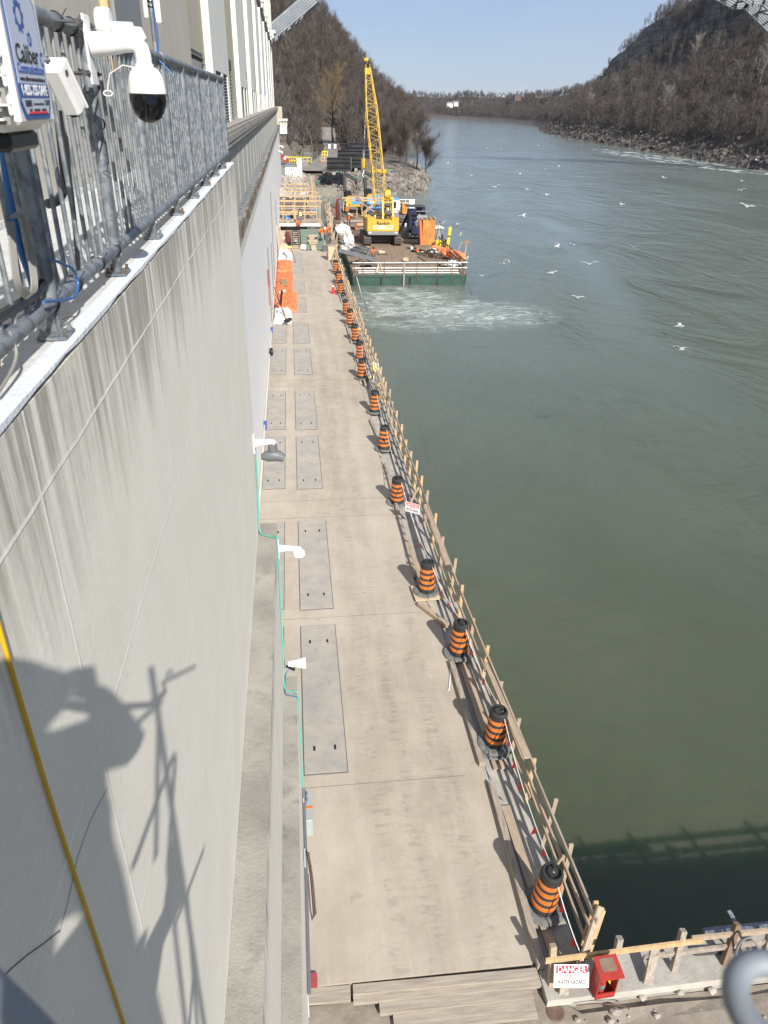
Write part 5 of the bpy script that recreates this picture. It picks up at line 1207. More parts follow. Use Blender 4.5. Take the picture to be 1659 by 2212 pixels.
for i, (x, y, w_, l_, a, z) in enumerate([(9.6, 6.5, 1.1, 5.0, .12, .2), (10.8, 6.0, 1.0, 4.2, .14, .12), (9.9, 10.6, 1.6, 3.0, .1, .22), (11.2, 10.2, 1.3, 2.8, .12, .12), (10.4, 14.2, 2.2, 2.4, 0, .35)]):
    mb = MB()
    for k in range(4): mb.box(((k - 1.5) * w_ / 4, 0, 0), (w_ / 4 - .03, l_ + jit(.1), .12))
    o = mb.build('timber_mat', M_matwood, None); o.location = (bx0 + x - .6, by0 + y, BZ + z); o.rotation_euler = (0, 0, a)
    tag(o, ['loose timber mat angled beside the deck debris, left one', 'loose timber mat angled beside the deck debris, right one', 'loose timber mat right of the crane track', 'timber mat next to the machinery, right of the crane', 'thick stacked timber mat against the right crane track'][i], 'crane mat', 'loose mats on the right of the barge deck')
# front guard rail: scaffold pipes, planks and clamps
gr_ = thing('barge_guardrail', 'scaffold pipe guard rail clamped along the front edge of the barge', 'railing', (bx0, by0 + .06, BZ - .15))
for z, y, m_ in ((1.25, 0, M_white), (1.05, .25, M_ply), (.72, 0, M_white), (.58, .2, M_woodnew), (.25, .02, M_white), (.38, .3, M_white)):
    mb = MB(); mb.tube((0 if y == 0 else .6, y, z), (bw + .05 if y == 0 else bw - .8, y, z + jit(.05)), .045, 8); mb.build('rail_pipe', m_, gr_)
for i, f in enumerate((.01, .09, .275, .56, .74, .87, .965)):
    x = bw * f; mb = MB(); mb.tube((x, -.05, -.25), (x + jit(.04), -.03, 1.35), .04, 8); mb.build('rail_post', M_rust, gr_)
    mb = MB(); mb.bx(x - .12, x + .12, -.16, -.05, -.05, .12); mb.build('clamp', M_rust, gr_); mb = MB(); mb.bx(x - .03, x + .03, -.14, -.06, -.75, -.051); mb.build('clamp_tail', M_rust, gr_)
mb = MB(); mb.bar((bw * .445, -.14, -1.2), (bw * .447, -.12, 1.3), .16, .10, (0, 1, 0)); mb.build('mooring_spud', M_woodgrey, gr_)
mb = MB(); mb.path([(bw * .22, -.1, 1.2), (bw * .215, -.14, .4), (bw * .235, -.12, .6), (bw * .24, -.1, 1.25), (bw * .25, -.12, .5), (bw * .20, -.12, .3), (bw * .22, -.1, 1.1)], .05, 6); mb.build('rope_hank', M_yellowrope if False else mat('cream_rope', (.62, .55, .38), .8), gr_, smooth=True)
# right side timber guard
gs = thing('side_guard', 'brown timber guard with vertical posts along the right edge of the barge', 'railing', (bx1 - .2, by0, BZ))
for k in range(9):
    y = .3 + k * 1.9; mb = MB(); mb.bar((.05, y, -.2), (.05 + jit(.1), y + .1, 1.35), .12, .08, (0, 1, 0)); mb.build('post', M_brown, gs)
for z in (.35, .8, 1.25):
    mb = MB(); mb.bar((.0, .1, z), (.0, 16, z + .05), .05, .14); mb.build('rail', M_brown, gs)
sp_ = thing('sign_post', 'orange diamond sign on a wooden stake at the front right of the barge', 'sign', tuple(on5(1562, 1075)))
mb = MB(); mb.bar((0, 0, 0), (.12, 0, 2.2), .09, .05, (0, 1, 0)); mb.build('stake', M_woodnew, sp_); mb = MB(); mb.box((.13, -.04, 2.35), (.45, .03, .45), (0, R_(45), 0)); mb.build('diamond_board', mat('brown_orange_board', (.30, .16, .06), .7), sp_)
g = on5(1490, 1020); mb = MB(); mb.bar(g, g + Vector((.75, .2, 1.7)), .09, .05, (0, 1, 0)); o = mb.build('wooden_stake', M_woodgrey); tag(o, 'slanting grey stake with a gull on it at the front right of the barge', 'stake')

# ---- crane
gL, gR = on5(770, 938), on5(1060, 932)
CO = Vector(((gL.x + gR.x) / 2, gL.y + 3.2, BZ + .15)); HW = (gR.x - gL.x) / 2
cr = thing('crawler_crane', 'yellow crawler crane with a tall lattice boom standing on the barge deck', 'crane', tuple(CO))
for sx in (-1, 1):
    mb = MB(); out = [(-3.2, .25), (-3.35, .55), (-3.1, .95), (-2.6, 1.05), (2.6, 1.05), (3.1, .95), (3.35, .55), (3.2, .25), (2.8, 0), (-2.8, 0)]
    mb.prism(out, .85, ((sx * HW - (.85 if sx > 0 else 0), 0, 0), (0, 1, 0), (0, 0, 1), (1, 0, 0))); tr_ = mb.build('track', M_rust, cr)
    mb = MB()
    for k in range(16): mb.bx(sx * HW - (.87 if sx > 0 else .02), sx * HW + (.02 if sx > 0 else .87), -2.6 + k * .34, -2.6 + k * .34 + .2, 1.055, 1.10)
    for k in range(3): mb.box((sx * HW - sx * .425, -3.34 + k * .01, .35 + k * .24), (.9, .08, .14))
    mb.build('track_shoes', M_darksteel, tr_)
mb = MB(); mb.bx(-HW + .9, HW - .9, -1.6, 1.6, .35, .95); mb.lathe([(1.1, .95), (1.1, 1.25)], 20); mb.build('undercarriage', M_darksteel, cr)
cwx = 1.93
mb = MB(); mb.prism([(-cwx, 0), (cwx, 0), (cwx, 1.55), (cwx - .85, 1.55), (cwx - .85, 1.3), (-cwx + .95, 1.3), (-cwx + .95, 1.55), (-cwx, 1.55)], .95, ((0, -3.25, 1.72), (1, 0, 0), (0, 0, 1), (0, 1, 0))); cwo = mb.build('counterweight', M_yellow, cr)
mb = MB(); mb.box((0, -2.78, 1.48), (2 * cwx - .1, .95, .46), bev=.05); mb.build('counterweight_base', M_plaingrey, cr)
for sx in (-1, 1):
    mb = MB(); mb.box((sx * 1.62, -3.262, 1.56), (.34, .02, .14), bev=.005); mb.build('reflector', M_sign, cr)
text('KOBELCO', .68, M_sign, frame_m((0, -3.256, 2.15), (1, 0, 0), (0, 0, 1)), cr, 'lettering', ext=.003, bold=.01, sx=.80)
text('Rankin', .50, M_ink, frame_m((0, -3.256, 2.62), (1, 0, 0), (0, 0, 1)), cr, 'lettering', ext=.003, bold=.012, sx=1.2)
mb = MB(); mb.bx(-1.85, -.6, -2.28, 1.2, 1.3, 2.9); mb.bx(.6, 1.85, -2.28, .6, 1.3, 2.7); mb.build('machinery_house', M_yellow, cr)
mb = MB(); mb.bx(-.59, .59, -2.2, 1.0, 1.3, 2.2); mb.lathe([(.35, -.55), (.35, .55)], 14, (0, -.6, 2.5), 'X'); mb.lathe([(.3, -.5), (.3, .5)], 14, (0, -1.5, 2.5), 'X'); mb.build('winch_drums', M_darksteel, cr)
mb = MB(); mb.box((-1.5, 1.9, 2.1), (.9, 1.4, 1.7), bev=.1); cbo = mb.build('operator_cab', M_yellow, cr)
mb = MB(); mb.box((-1.5, 1.9, 2.4), (.94, 1.1, .8), bev=.02); mb.build('cab_glass', M_glass, cbo)
# boom
wt = at(793, 138, Y=CO.y + 8.0); TIP = Vector(wt) - CO; wb = at(826, 478, Y=CO.y + 1.4); BS = Vector(wb) - CO
ax_ = (TIP - BS).normalized(); Lb = (TIP - BS).length; rt = Vector((1, 0, 0)); rt = (rt - ax_ * rt.dot(ax_)).normalized(); dp = ax_.cross(rt)
boom = None
def bw_at(f): return .62 if f < 0 else (np.interp(f, [0, .06, .16, .70, .93, 1], [.62, .70, .70, .68, .36, .30]))
def bd_at(f): return np.interp(f, [0, .14, .75, .95, 1], [.12, .62, .60, .30, .22])
mb = MB(); NS = 26
def bp(f, a, c): return BS + ax_ * Lb * f + rt * a * bw_at(f) + dp * c * bd_at(f)
for a, c in ((-1, -1), (1, -1), (1, 1), (-1, 1)):
    mb.path([bp(f, a, c) for f in np.linspace(0, .97, 20)], .065, 7)
boom = mb.build('boom_chords', M_yellow, cr)
mb = MB()
for i in range(NS):
    f0, f1 = .02 + .94 * i / NS, .02 + .94 * (i + 1) / NS
    s_ = 1 if i % 2 else -1
    for c in (-1, 1): mb.tube(bp(f0, -s_, c), bp(f1, s_, c), .032, 5)
    for a in (-1, 1): mb.tube(bp(f0, a, -s_), bp(f1, a, s_), .028, 5)
    if i % 4 == 0: mb.tube(bp(f0, -1, -1), bp(f0, 1, -1), .035, 5); mb.tube(bp(f0, -1, 1), bp(f0, 1, 1), .035, 5)
mb.build('boom_lacing', M_yellow, boom)
mb = MB()
for s_ in (-1, 1): mb.lathe([(.42, 0), (.42, .06)], 16, BS + ax_ * Lb * .975 + rt * (.24 * s_), 'X')
mb.box(BS + ax_ * Lb * .955, (.66, .7, .7)); mb.build('boom_head', M_yellow, cr)
mb = MB(); mb.lathe([(.34, -.16), (.34, .16)], 16, BS + ax_ * Lb * .985, 'X'); mb.build('head_sheaves', M_dark, cr)
mb = MB(); mb.box(BS + ax_ * Lb * 1.01 + Vector((-.1, 0, .3)), (.5, .5, .3)); mb.bar(BS + ax_ * Lb, BS + ax_ * Lb * 1.0 + Vector((0, 0, .9)), .08, .08); mb.build('head_bracket', M_yellow, cr)
mb = MB(); q = BS + ax_ * Lb * .325; mb.box(q + rt * .1 - dp * .0, (2.15, .5, .42), bev=.08); mb.build('boom_walkway_box', M_yellow, cr)
mb = MB()
for a in (-.5, .5): mb.tube(Vector((a, -1.3, 6.0)), BS + ax_ * Lb * .95 + rt * a * .5, .022, 5)
for a in (-.2, .15): mb.tube(Vector((a, -1.0, 2.6)), BS + ax_ * Lb * .97 + rt * a, .018, 5)
mb.build('pendant_ropes', M_darksteel, cr)
GX = at(838, 440, Y=CO.y - .8).x - CO.x
gtop = at(838, 418, Y=CO.y - .8).z - CO.z
mb = MB()
for a in (-.72, .55):
    mb.bar((GX + a, -1.9, 2.9), (GX + a, -1.0, gtop - .6), .20, .26); mb.bar((GX + a, .9, 2.4), (GX + a, -.8, gtop - .8), .13, .13); mb.tube((GX + a * .4, -.6, 2.8), (GX + a * .5, -.9, gtop - .5), .08, 8)
for z in (3.4, 4.3, gtop - 1.0): mb.bar((GX - .8, -1.1, z), (GX + .65, -1.1, z), .16, .2)
mb.lathe([(.22, -.75), (.22, .6)], 10, (GX, -1.0, gtop - .55), 'X'); mb.build('gantry', M_yellow, cr)
mb = MB(); mb.lathe([(.55, -.35), (.58, 0), (.55, .35)], 16, (GX - .1, -.9, gtop - .1), 'X'); mb.build('gantry_sheaves', M_yellow, cr)
mb = MB(); mb.lathe([(.28, -.3), (.28, .3)], 12, (GX, -1.3, 3.5), 'X'); mb.lathe([(.24, -.3), (.24, .3)], 12, (GX - .05, -1.3, 4.5), 'X')
for i in range(6): mb.tube((GX - .4 + i * .14, -1.25, 2.9), (GX - .3 + i * .1, -1.05, gtop - .4), .02, 5)
mb.build('hoist_tackle', M_darksteel, cr)
hk = at(786, 352, Y=CO.y + 5.5) - CO
mb = MB(); mb.lathe([(.12, -.75), (.32, -.6), (.38, -.1), (.32, .45), (.1, .6)], 14, hk); mb.build('hook_block', M_yellow, cr, smooth=True)
mb = MB(); mb.path([hk + Vector((0, 0, -.8)), hk + Vector((0, 0, -1.1)), hk + Vector((-.2, 0, -1.4)), hk + Vector((0, 0, -1.65)), hk + Vector((.2, 0, -1.45))], .08, 7); mb.tube(hk + Vector((0, 0, .6)), BS + ax_ * Lb, .025, 5); mb.build('hook', M_sign, cr)

# ---- excavators, gate, truck
def excavator(name, label, loc, w_=2.7, wordy=True, rz=0):
    t_ = thing(name, label, 'excavator', loc, rz=rz)
    for sx in (-1, 1):
        mb = MB(); mb.prism([(-2, .2), (-2.1, .5), (-1.8, .85), (1.8, .85), (2.1, .5), (2, .2), (1.6, 0), (-1.6, 0)], .55, ((sx * 1.2 - .27, 0, 0), (0, 1, 0), (0, 0, 1), (1, 0, 0))); mb.build('track', M_darksteel, t_)
    mb = MB(); mb.prism([(-1.35, 0), (1.35, 0), (1.35, 1.2), (1.1, 1.5), (-1.0, 1.5), (-1.35, 1.2)], 1.3, ((0, -2.0, 1.0), (1, 0, 0), (0, 0, 1), (0, 1, 0))); mb.build('rear_body', M_yellow, t_)
    mb = MB(); mb.prism([(-.45, .35), (1.1, .35), (1.25, 1.48), (-.45, 1.48)], .03, ((0, -2.035, 1.0), (1, 0, 0), (0, 0, 1), (0, 1, 0))); pn = mb.build('rear_panel', M_bluep, t_)
    text('CAT', .42, M_sign, frame_m((.55, -2.05, 2.0), (1, 0, 0), (0, 0, 1)), pn, 'lettering', ext=.003, bold=.01)
    for sx in (-.8, 1.0):
        mb = MB(); mb.box((sx, -2.03, 1.25), (.25, .06, .2)); mb.build('tail_light', M_red, t_)
    mb = MB(); mb.bx(-1.3, 1.3, -.7, 1.6, 1.0, 1.9); mb.build('platform', M_darksteel, t_)
    mb = MB(); mb.box((-.85, .4, 2.45), (.95, 1.7, 1.4), bev=.1); cb2 = mb.build('cab', M_black, t_)
    mb = MB(); mb.box((-.85, .4, 2.6), (1.0, 1.4, .8), bev=.02); mb.build('cab_glass', M_glass, cb2)
    mb = MB(); mb.bar((-1.2, 1.4, 1.8), (-1.35, 2.6, 5.4), .45, .6); mb.build('boom', M_rubber, t_)
    mb = MB(); mb.bar((-1.3, 2.6, 5.5), (.9, 4.6, 4.3), .35, .45); mb.build('stick', M_darksteel, t_)
    mb = MB(); mb.tube((-1.2, 1.9, 1.8), (-1.3, 2.6, 3.9), .09); mb.build('boom_cylinder', M_darksteel, t_)
    return t_
e1 = on5(693, 672); excavator('excavator', 'yellow excavator with a blue rear panel and raised black boom left of the timber gate', (e1.x, e1.y + 2.0, BZ + .05))
e2 = on5(860, 672); excavator('excavator', 'second excavator half hidden behind the crane gantry and timber gate', (e2.x + .2, e2.y + 5.0, BZ + .05))
gx_ = thing('timber_gate', 'pale timber gate frame with crossed braces behind the crane', 'gate', tuple(on5(790, 700)))
o_ = Vector(gx_.location)
def G(x, y): return at(*K5(x, y), Y=o_.y) - o_
mb = MB(); mb.bar(G(596, 546), G(995, 548), .16, .22); mb.build('beam', M_woodnew, gx_)
mb = MB(); mb.bar(G(610, 563) - Vector((0, .3, 0)), G(997, 568) - Vector((0, .3, 0)), .16, .2); mb.build('beam', M_woodnew, gx_)
for x0, y0_, x1, y1_ in ((752, 570, 752, 690), (786, 640, 786, 705), (712, 650, 712, 700), (606, 570, 606, 650)):
    mb = MB(); mb.bar(G(x0, y0_), G(x1, y1_), .13, .1, (0, 1, 0)); mb.build('post', M_woodnew, gx_)
for x0, y0_, x1, y1_ in ((720, 565, 850, 655), (750, 690, 845, 600), (750, 672, 840, 590)):
    mb = MB(); mb.bar(G(x0, y0_) - Vector((0, .2, 0)), G(x1, y1_) - Vector((0, .2, 0)), .12, .08, (0, 1, 0)); mb.build('brace', M_woodnew, gx_)
mb = MB()
for k in range(3): mb.bar(G(705 + k * 9, 535) - Vector((0, .4, 0)), G(722 + k * 10, 565) - Vector((0, 1.4, 0)), .14, .12)
mb.build('grey_boards', M_woodgrey, gx_)
mb = MB(); a = G(660, 732) - Vector((0, 1, 0)); b_ = G(800, 735) - Vector((0, 1, 0)); mb.bar(a, b_, .12, .2); mb.build('white_base_beam', M_white, gx_)
tk = on5(1000, 690); tkt = thing('service_truck', 'small white and blue truck cab parked at the rear right of the barge', 'truck', (tk.x, tk.y, BZ))
mb = MB(); mb.box((0, 1.0, 1.5), (2.1, 2.0, 1.6), bev=.15); mb.build('cab', M_white, tkt); mb = MB(); mb.box((-.1, -.02, 1.6), (1.1, .06, .95), bev=.02); mb.build('rear_window', M_glass, tkt)
mb = MB(); mb.box((0, 1.0, 2.42), (2.0, 1.8, .22), bev=.05); mb.build('roof', M_bluep, tkt); mb = MB(); mb.box((0, .2, .5), (1.4, 1.0, .5), bev=.05); mb.build('chassis', M_red, tkt)
for sx in (-.9, .9): mb = MB(); mb.lathe([(.42, -.14), (.45, 0), (.42, .14)], 14, (sx, 1.4, .42), 'X'); mb.build('wheel', M_black, tkt)
rr2 = thing('rear_railing', 'white pipe railing at the far end of the barge', 'railing', tuple(on5(1030, 660)))
for z in (.6, 1.1, 1.6): mb = MB(); mb.tube((.2, 3, z), (3.4, 3, z), .05); mb.build('rail', M_white, rr2)
for x in (.3, 1.8, 3.3): mb = MB(); mb.tube((x, 3, 0), (x, 3, 1.65), .05); mb.build('post', M_white, rr2)
# blue light machines between
mc = on5(925, 690); mt = thing('blue_compressor', 'light blue compressor cabinet with two small white plates behind the gantry', 'compressor', (mc.x - .9, mc.y + 1, BZ))
mb = MB(); mb.box((0, 0, 1.6), (3.6, 1.8, 1.9), bev=.12); mb.build('cabinet', M_bluep, mt); mb = MB(); mb.box((-1.2, -.92, 2.0), (.26, .03, .32)); mb.build('plate', M_sign, mt); mb = MB(); mb.box((-.75, -.92, 2.0), (.26, .03, .32)); mb.build('plate', M_sign, mt); mb = MB(); mb.box((0, 0, .35), (3.4, 1.5, .6)); mb.build('skid', M_darksteel, mt)
# machinery stack on the right
gp = on5(1180, 880); ms = thing('drill_power_pack', 'tall navy blue and black drilling machinery standing right of the crane', 'machine', (gp.x, gp.y, BZ))
def box_part(nm, c, d, m_, rot=(0, 0, 0), bev=.04): mb = MB(); mb.box(c, d, rot, bev); return mb.build(nm, m_, ms)
box_part('base_frame', (0, .6, .5), (2.2, 3.4, .9), M_darksteel); box_part('lower_cabinet', (-.15, -.9, 1.3), (1.2, .9, .9), M_navy)
box_part('main_cabinet', (-.5, 1.2, 2.2), (.9, 2.2, 2.8), M_navy); box_part('main_cabinet', (.55, 2.2, 2.4), (.6, 1.6, 2.9), M_navy); box_part('mast_plate', (1.2, 1.6, 2.7), (.5, .25, 2.6), M_navy, (0, -.12, 0)); box_part('mast_plate', (-1.3, 2.0, 2.0), (.35, .3, 3.0), M_black, (0, .45, 0))
box_part('top_plate', (-.1, 1.5, 4.0), (2.4, 2.2, .1), M_darksteel); box_part('top_plate', (.9, 1.0, 3.4), (1.9, 1.0, .08), M_plaingrey)
for z in (1.6, 2.1, 2.6, 3.1): box_part('step', (-.2, .05, z), (.7, .5, .16), M_navy)
mb = MB()
for z in (1.2, 1.95, 2.7): mb.lathe([(.3, -.7), (.36, -.6), (.36, .6), (.3, .7)], 14, (.7, .3, z), 'X')
mb.build('hydraulic_tanks', M_plaingrey, ms)
mb = MB()
for k in range(9): mb.path([(-.3 + k * .12, -.2, .6), (-.5 + k * .16, -.5 + jit(.2), 1.2 + jit(.3)), (-.2 + k * .1, -.1, 2.2), (0 + k * .1, .3, 3.0 + jit(.4))], .05, 5)
mb.build('hoses', M_black, ms, smooth=True)
g = on5(1198, 660, Z=BZ); 
for i, (dx, z, m_, lb) in enumerate([(0, 0, M_white, 'white electrical cabinet on a stand at the rear right of the barge')]):
    t_ = thing('white_cabinet', lb, 'cabinet', (gp.x + .6, gp.y + 9, BZ)); mb = MB(); mb.box((0, 0, 3.3), (.75, .6, 1.2), bev=.04); mb.build('cabinet', m_, t_); mb = MB(); mb.bx(-.3, .3, -.2, .2, 0, 2.7); mb.build('stand', M_darksteel, t_)
ob2 = on5(1130, 690); t_ = thing('orange_crate', 'orange crate with a pale lid at the rear right corner of the barge', 'crate', (ob2.x - .3, ob2.y + 2, BZ)); mb = MB(); mb.box((0, 0, .9), (1.5, 1.6, 1.5), bev=.05); mb.build('body', mat('orange_insulation', (.42, .17, .035), .7, col2=(.58, .25, .06), scale=1.2, col3=(.2, .1, .05), scale3=3, f3=.6), t_); mb = MB(); mb.box((0, 0, 1.72), (1.55, 1.65, .12)); mb.build('lid', M_ply, t_)
pw = on5(1278, 946); t_ = thing('heated_box', 'tall orange insulated wooden box with lumber on top beside the portable toilet', 'box', (pw.x, pw.y + .8, BZ))
mb = MB(); mb.box((0, 0, 1.65), (1.55, 1.5, 3.3), bev=.03); mb.build('orange_wall', MATS['orange_insulation'], t_)
mb = MB(); mb.box((-.95, -.25, 1.6), (.25, 1.2, 3.2), (0, -.09, 0)); mb.build('orange_sheet', M_tarp, t_)
for k in range(4): mb = MB(); mb.bar((-.9 + k * .55, -.9, 3.38), (-.75 + k * .55, .9, 3.42), .12, .09); mb.build('roof_stud', M_ply, t_)
mb = MB(); mb.bx(-.85, 1.2, -.8, .8, 3.31, 3.34); mb.build('roof_sheet', M_brown, t_)
pt = on5(1352, 935); t_ = thing('portable_toilet', 'grey portable toilet with a white translucent roof on the barge', 'portable toilet', (pt.x + .2, pt.y + .9, BZ))
mb = MB(); mb.box((0, 0, 1.05), (1.1, 1.1, 2.1), bev=.04); mb.build('cabin', mat('grey_plastic', (.17, .18, .20), .5), t_)
mb = MB(); mb.prism([(-.6, 0), (.6, 0), (.52, .14), (.2, .28), (-.2, .28), (-.52, .14)], 1.2, ((0, -.6, 2.11), (1, 0, 0), (0, 0, 1), (0, 1, 0))); mb.build('roof', M_white, t_)
mb = MB(); mb.bx(-.40, .40, -.575, -.556, .15, 1.95); mb.build('door', mat('grey_door', (.26, .27, .30), .5), t_)
mb = MB()
for sx in (-1, 1): mb.tube((sx * .05, -.62, 3.0), (sx * .5, -.66, 0), .03, 6)
mb.build('lifting_sling', M_black, t_)
g = on5(1352, 952); t_ = thing('yellow_drum', 'bright yellow plastic drum in front of the portable toilet', 'drum', (g.x, g.y - .2, BZ)); mb = MB(); mb.lathe([(.36, 0), (.40, .4), (.40, .9), (.42, .92), (.42, 1.0), (.38, 1.01), (0, 1.01)], 20); mb.build('barrel_body', M_safety, t_, smooth=True); mb = MB(); mb.lathe([(.405, .58), (.41, .6), (.405, .62)], 20); mb.build('hoop', M_safety, t_)
g = on5(1395, 950); t_ = thing('black_drum', 'black plastic drum beside the yellow drum', 'drum', (g.x, g.y, BZ)); mb = MB(); mb.lathe([(.38, 0), (.42, .5), (.42, 1.0), (0, 1.01)], 20); mb.build('barrel_body', M_black, t_, smooth=True); mb = MB(); mb.lathe([(.43, .98), (.44, 1.0), (.43, 1.03)], 20); mb.build('rim', M_black, t_)
g = on5(1218, 925); t_ = thing('green_bin', 'dark green plastic bin left of the orange box', 'bin', (g.x, g.y, BZ)); mb = MB(); mb.lathe([(.30, 0), (.38, .9), (.40, .92), (0, .9)], 18); mb.build('bin_body', mat('dark_green_plastic', (.03, .05, .05), .5), t_, smooth=True)
mb = MB(); mb.lathe([(.41, .9), (.42, .93), (.3, 1.0), (0, 1.02)], 18); mb.build('lid', M_darksteel, t_, smooth=True)
g = on5(1424, 952); t_ = thing('yellow_float', 'long yellow plastic float leaning on the side guard', 'float', (g.x, g.y, BZ)); mb = MB(); mb.box((.25, .3, 1.3), (.38, .32, 2.5), (-.1, .12, 0), .1); mb.build('float_body', M_safety, t_)
mb = MB(); mb.box((.27, .1, 1.5), (.40, .12, .1), (0, .12, 0)); mb.build('strap', M_black, t_)
# debris, netting, bags
rr_ = random.Random(5); g = on5(1310, 1015); mb = MB()
for i in range(170):
    a = rr_.uniform(0, 6.28); r_ = rr_.uniform(0, 1) ** .6; x, y = g.x + math.cos(a) * r_ * 1.7, g.y + math.sin(a) * r_ * 2.6
    z = BZ + (1 - r_) * .7; mb.box((x, y, z + .1), (rr_.uniform(.1, .9), rr_.uniform(.05, .2), rr_.uniform(.04, .2)), (rr_.uniform(-.6, .6), rr_.uniform(-.6, .6), rr_.uniform(0, 3)))
o = mb.build('debris_pile', mat('dark_scrap', (.045, .035, .025), .9, col2=(.12, .09, .06), scale=2)); stuff(o); tag(o, 'heap of dark scrap wood and rubbish in front of the yellow drum', 'debris')
for i in range(14):
    a = rr_.uniform(0, 6.28); r_ = rr_.uniform(0, .9); mb = MB(); mb.blob((g.x + math.cos(a) * r_ * 1.5, g.y + math.sin(a) * r_ * 2.2, BZ + .35 + (1 - r_) * .6), (.16, .14, .09), .5, i, 1); o = mb.build('paper_scrap', M_whitetarp); tag(o, f'{ORD[i]} pale paper scrap lying on the dark debris pile', 'scrap', 'scraps on the debris pile')
g = on5(1440, 1020); mb = MB()
for i in range(26):
    f = i / 25; mb.blob((g.x - 1.0 + f * 1.9 + rr_.uniform(-.3, .3), g.y + 3.0 - f * 5.6, BZ + .25 + rr_.uniform(0, .35)), (.5, .6, .35), .5, i, 2)
o = mb.build('orange_net_heap', mat('orange_netting', (.82, .17, .05), .8, col2=(.9, .28, .12), scale=5, bump=1, bscale=6)); tag(o, 'crumpled orange safety netting heaped at the front right of the barge', 'netting')
def bag(name, label, c, d, seed, m_=None, n_=4):
    rr_ = random.Random(seed); mb = MB()
    for i in range(n_): mb.blob((c[0] + rr_.uniform(-.4, .4) * d[0], c[1] + rr_.uniform(-.4, .4) * d[1], c[2] + d[2] * rr_.uniform(.3, .8)), (d[0] * rr_.uniform(.4, .7), d[1] * rr_.uniform(.4, .7), d[2] * rr_.uniform(.4, .8)), .45, seed * 7 + i, 2)
    for i in range(3): mb.path([(c[0] + rr_.uniform(-.4, .4) * d[0], c[1], c[2] + d[2]), (c[0] + rr_.uniform(-.5, .5) * d[0], c[1], c[2] + d[2] * 1.6), (c[0] + rr_.uniform(-.6, .6) * d[0], c[1] + .1, c[2] + d[2])], .03, 5)
    o = mb.build(name, m_ or M_whitetarp); tag(o, label, 'bag'); return o
g = on5(603, 835); bag('bulk_bag', 'large white bulk bag standing on the barge near the worker', (g.x, g.y, BZ), (1.0, 1.0, 1.0), 1)
g = on5(570, 835); bag('bulk_bag', 'smaller white bulk bag left of the large one on the barge', (g.x, g.y, BZ), (.7, .7, .8), 2)
g = on5(650, 935); bag('bulk_bag', 'tall slumped white bag beside the gangway', (g.x, g.y, BZ), (.8, .8, 1.2), 3)
g = on5(690, 985); bag('bulk_bag', 'white bag lying behind the gangway rail', (g.x, g.y, BZ), (.9, .7, .7), 4)
g = on5(735, 1005); bag('black_sheet', 'black plastic sheet heaped on the barge by the gangway foot', (g.x, g.y, BZ), (1.4, 1.2, .7), 5, M_darksteel)
g = on5(1470, 1100); bag('bulk_bag', 'white plastic bundle behind the front rail at the right end', (g.x, g.y, BZ), (1.2, .7, .5), 6)
g = on5(1545, 1100); bag('black_sheet', 'black plastic bundle in the front right corner of the barge', (g.x, g.y, BZ), (.7, .6, .4), 7, M_black)
g = on5(790, 1105); bag('black_bag', 'dark tool bag behind the front rail of the barge, left half', (g.x, g.y, BZ), (.8, .4, .4), 8, M_black)
# scrap timber, pipe stack, deck clutter
rr_ = random.Random(11)
g = on5(1105, 850)
for i in range(15):
    mb = MB(); mb.box((0, 0, 0), (.16, rr_.uniform(1.2, 2.6), .10)); o = mb.build('scrap_timber', M_wood if i % 2 else M_woodgrey); o.location = (g.x + rr_.uniform(-.9, .5), g.y - 1.5 + i * .34, BZ + .15 + .07 * (i % 5)); o.rotation_euler = (rr_.uniform(-.1, .1), 0, rr_.uniform(.1, 1.0)); tag(o, f'{ORD[i]} scrap plank, from the near end, in the heap right of the crane track', 'plank', 'scrap planks beside the crane')
g = on5(1055, 725)
for i in range(7):
    mb = MB(); mb.tube((0, -3, 0), (0, 3, 0), .13, 10); o = mb.build('steel_pipe', M_plaingrey, smooth=True); o.location = (g.x - .9 + i * .32, g.y, BZ + .2 + .25 * (i % 2)); o.rotation_euler = (0, 0, .35); tag(o, f'{ORD[i]} grey steel pipe, from the left, in the rack behind the crane', 'pipe', 'steel pipes behind the crane')
for i, (x, y, wd, m_, lb) in enumerate([(770, 772, 2.0, M_woodnew, 'short stack of fresh boards left of the crane'), (700, 745, 3.2, M_woodgrey, 'grey boards stacked below the timber gate'), (1160, 905, 2.2, M_ply, 'pale timber block beside the right crane track')]):
    g = on5(x, y); mb = MB()
    for k in range(3): mb.box((g.x, g.y + k * .2, BZ + .12 + k * .1), (wd, .18, .09), (0, 0, jit(.05)))
    o = mb.build('board_stack', m_); tag(o, lb, 'boards')
g = on5(990, 745); t_ = thing('generator', 'grey and white generator set right behind the crane house', 'generator', (g.x, g.y, BZ)); mb = MB(); mb.box((0, 0, .9), (1.9, 1.2, 1.2), bev=.06); mb.build('canopy', M_plaingrey, t_); mb = MB(); mb.box((0, 0, 1.56), (1.8, 1.1, .1), bev=.03); mb.build('white_lid', M_white, t_); mb = MB(); mb.bx(-.9, .9, -.5, .5, .0, .28); mb.build('skid', M_darksteel, t_)
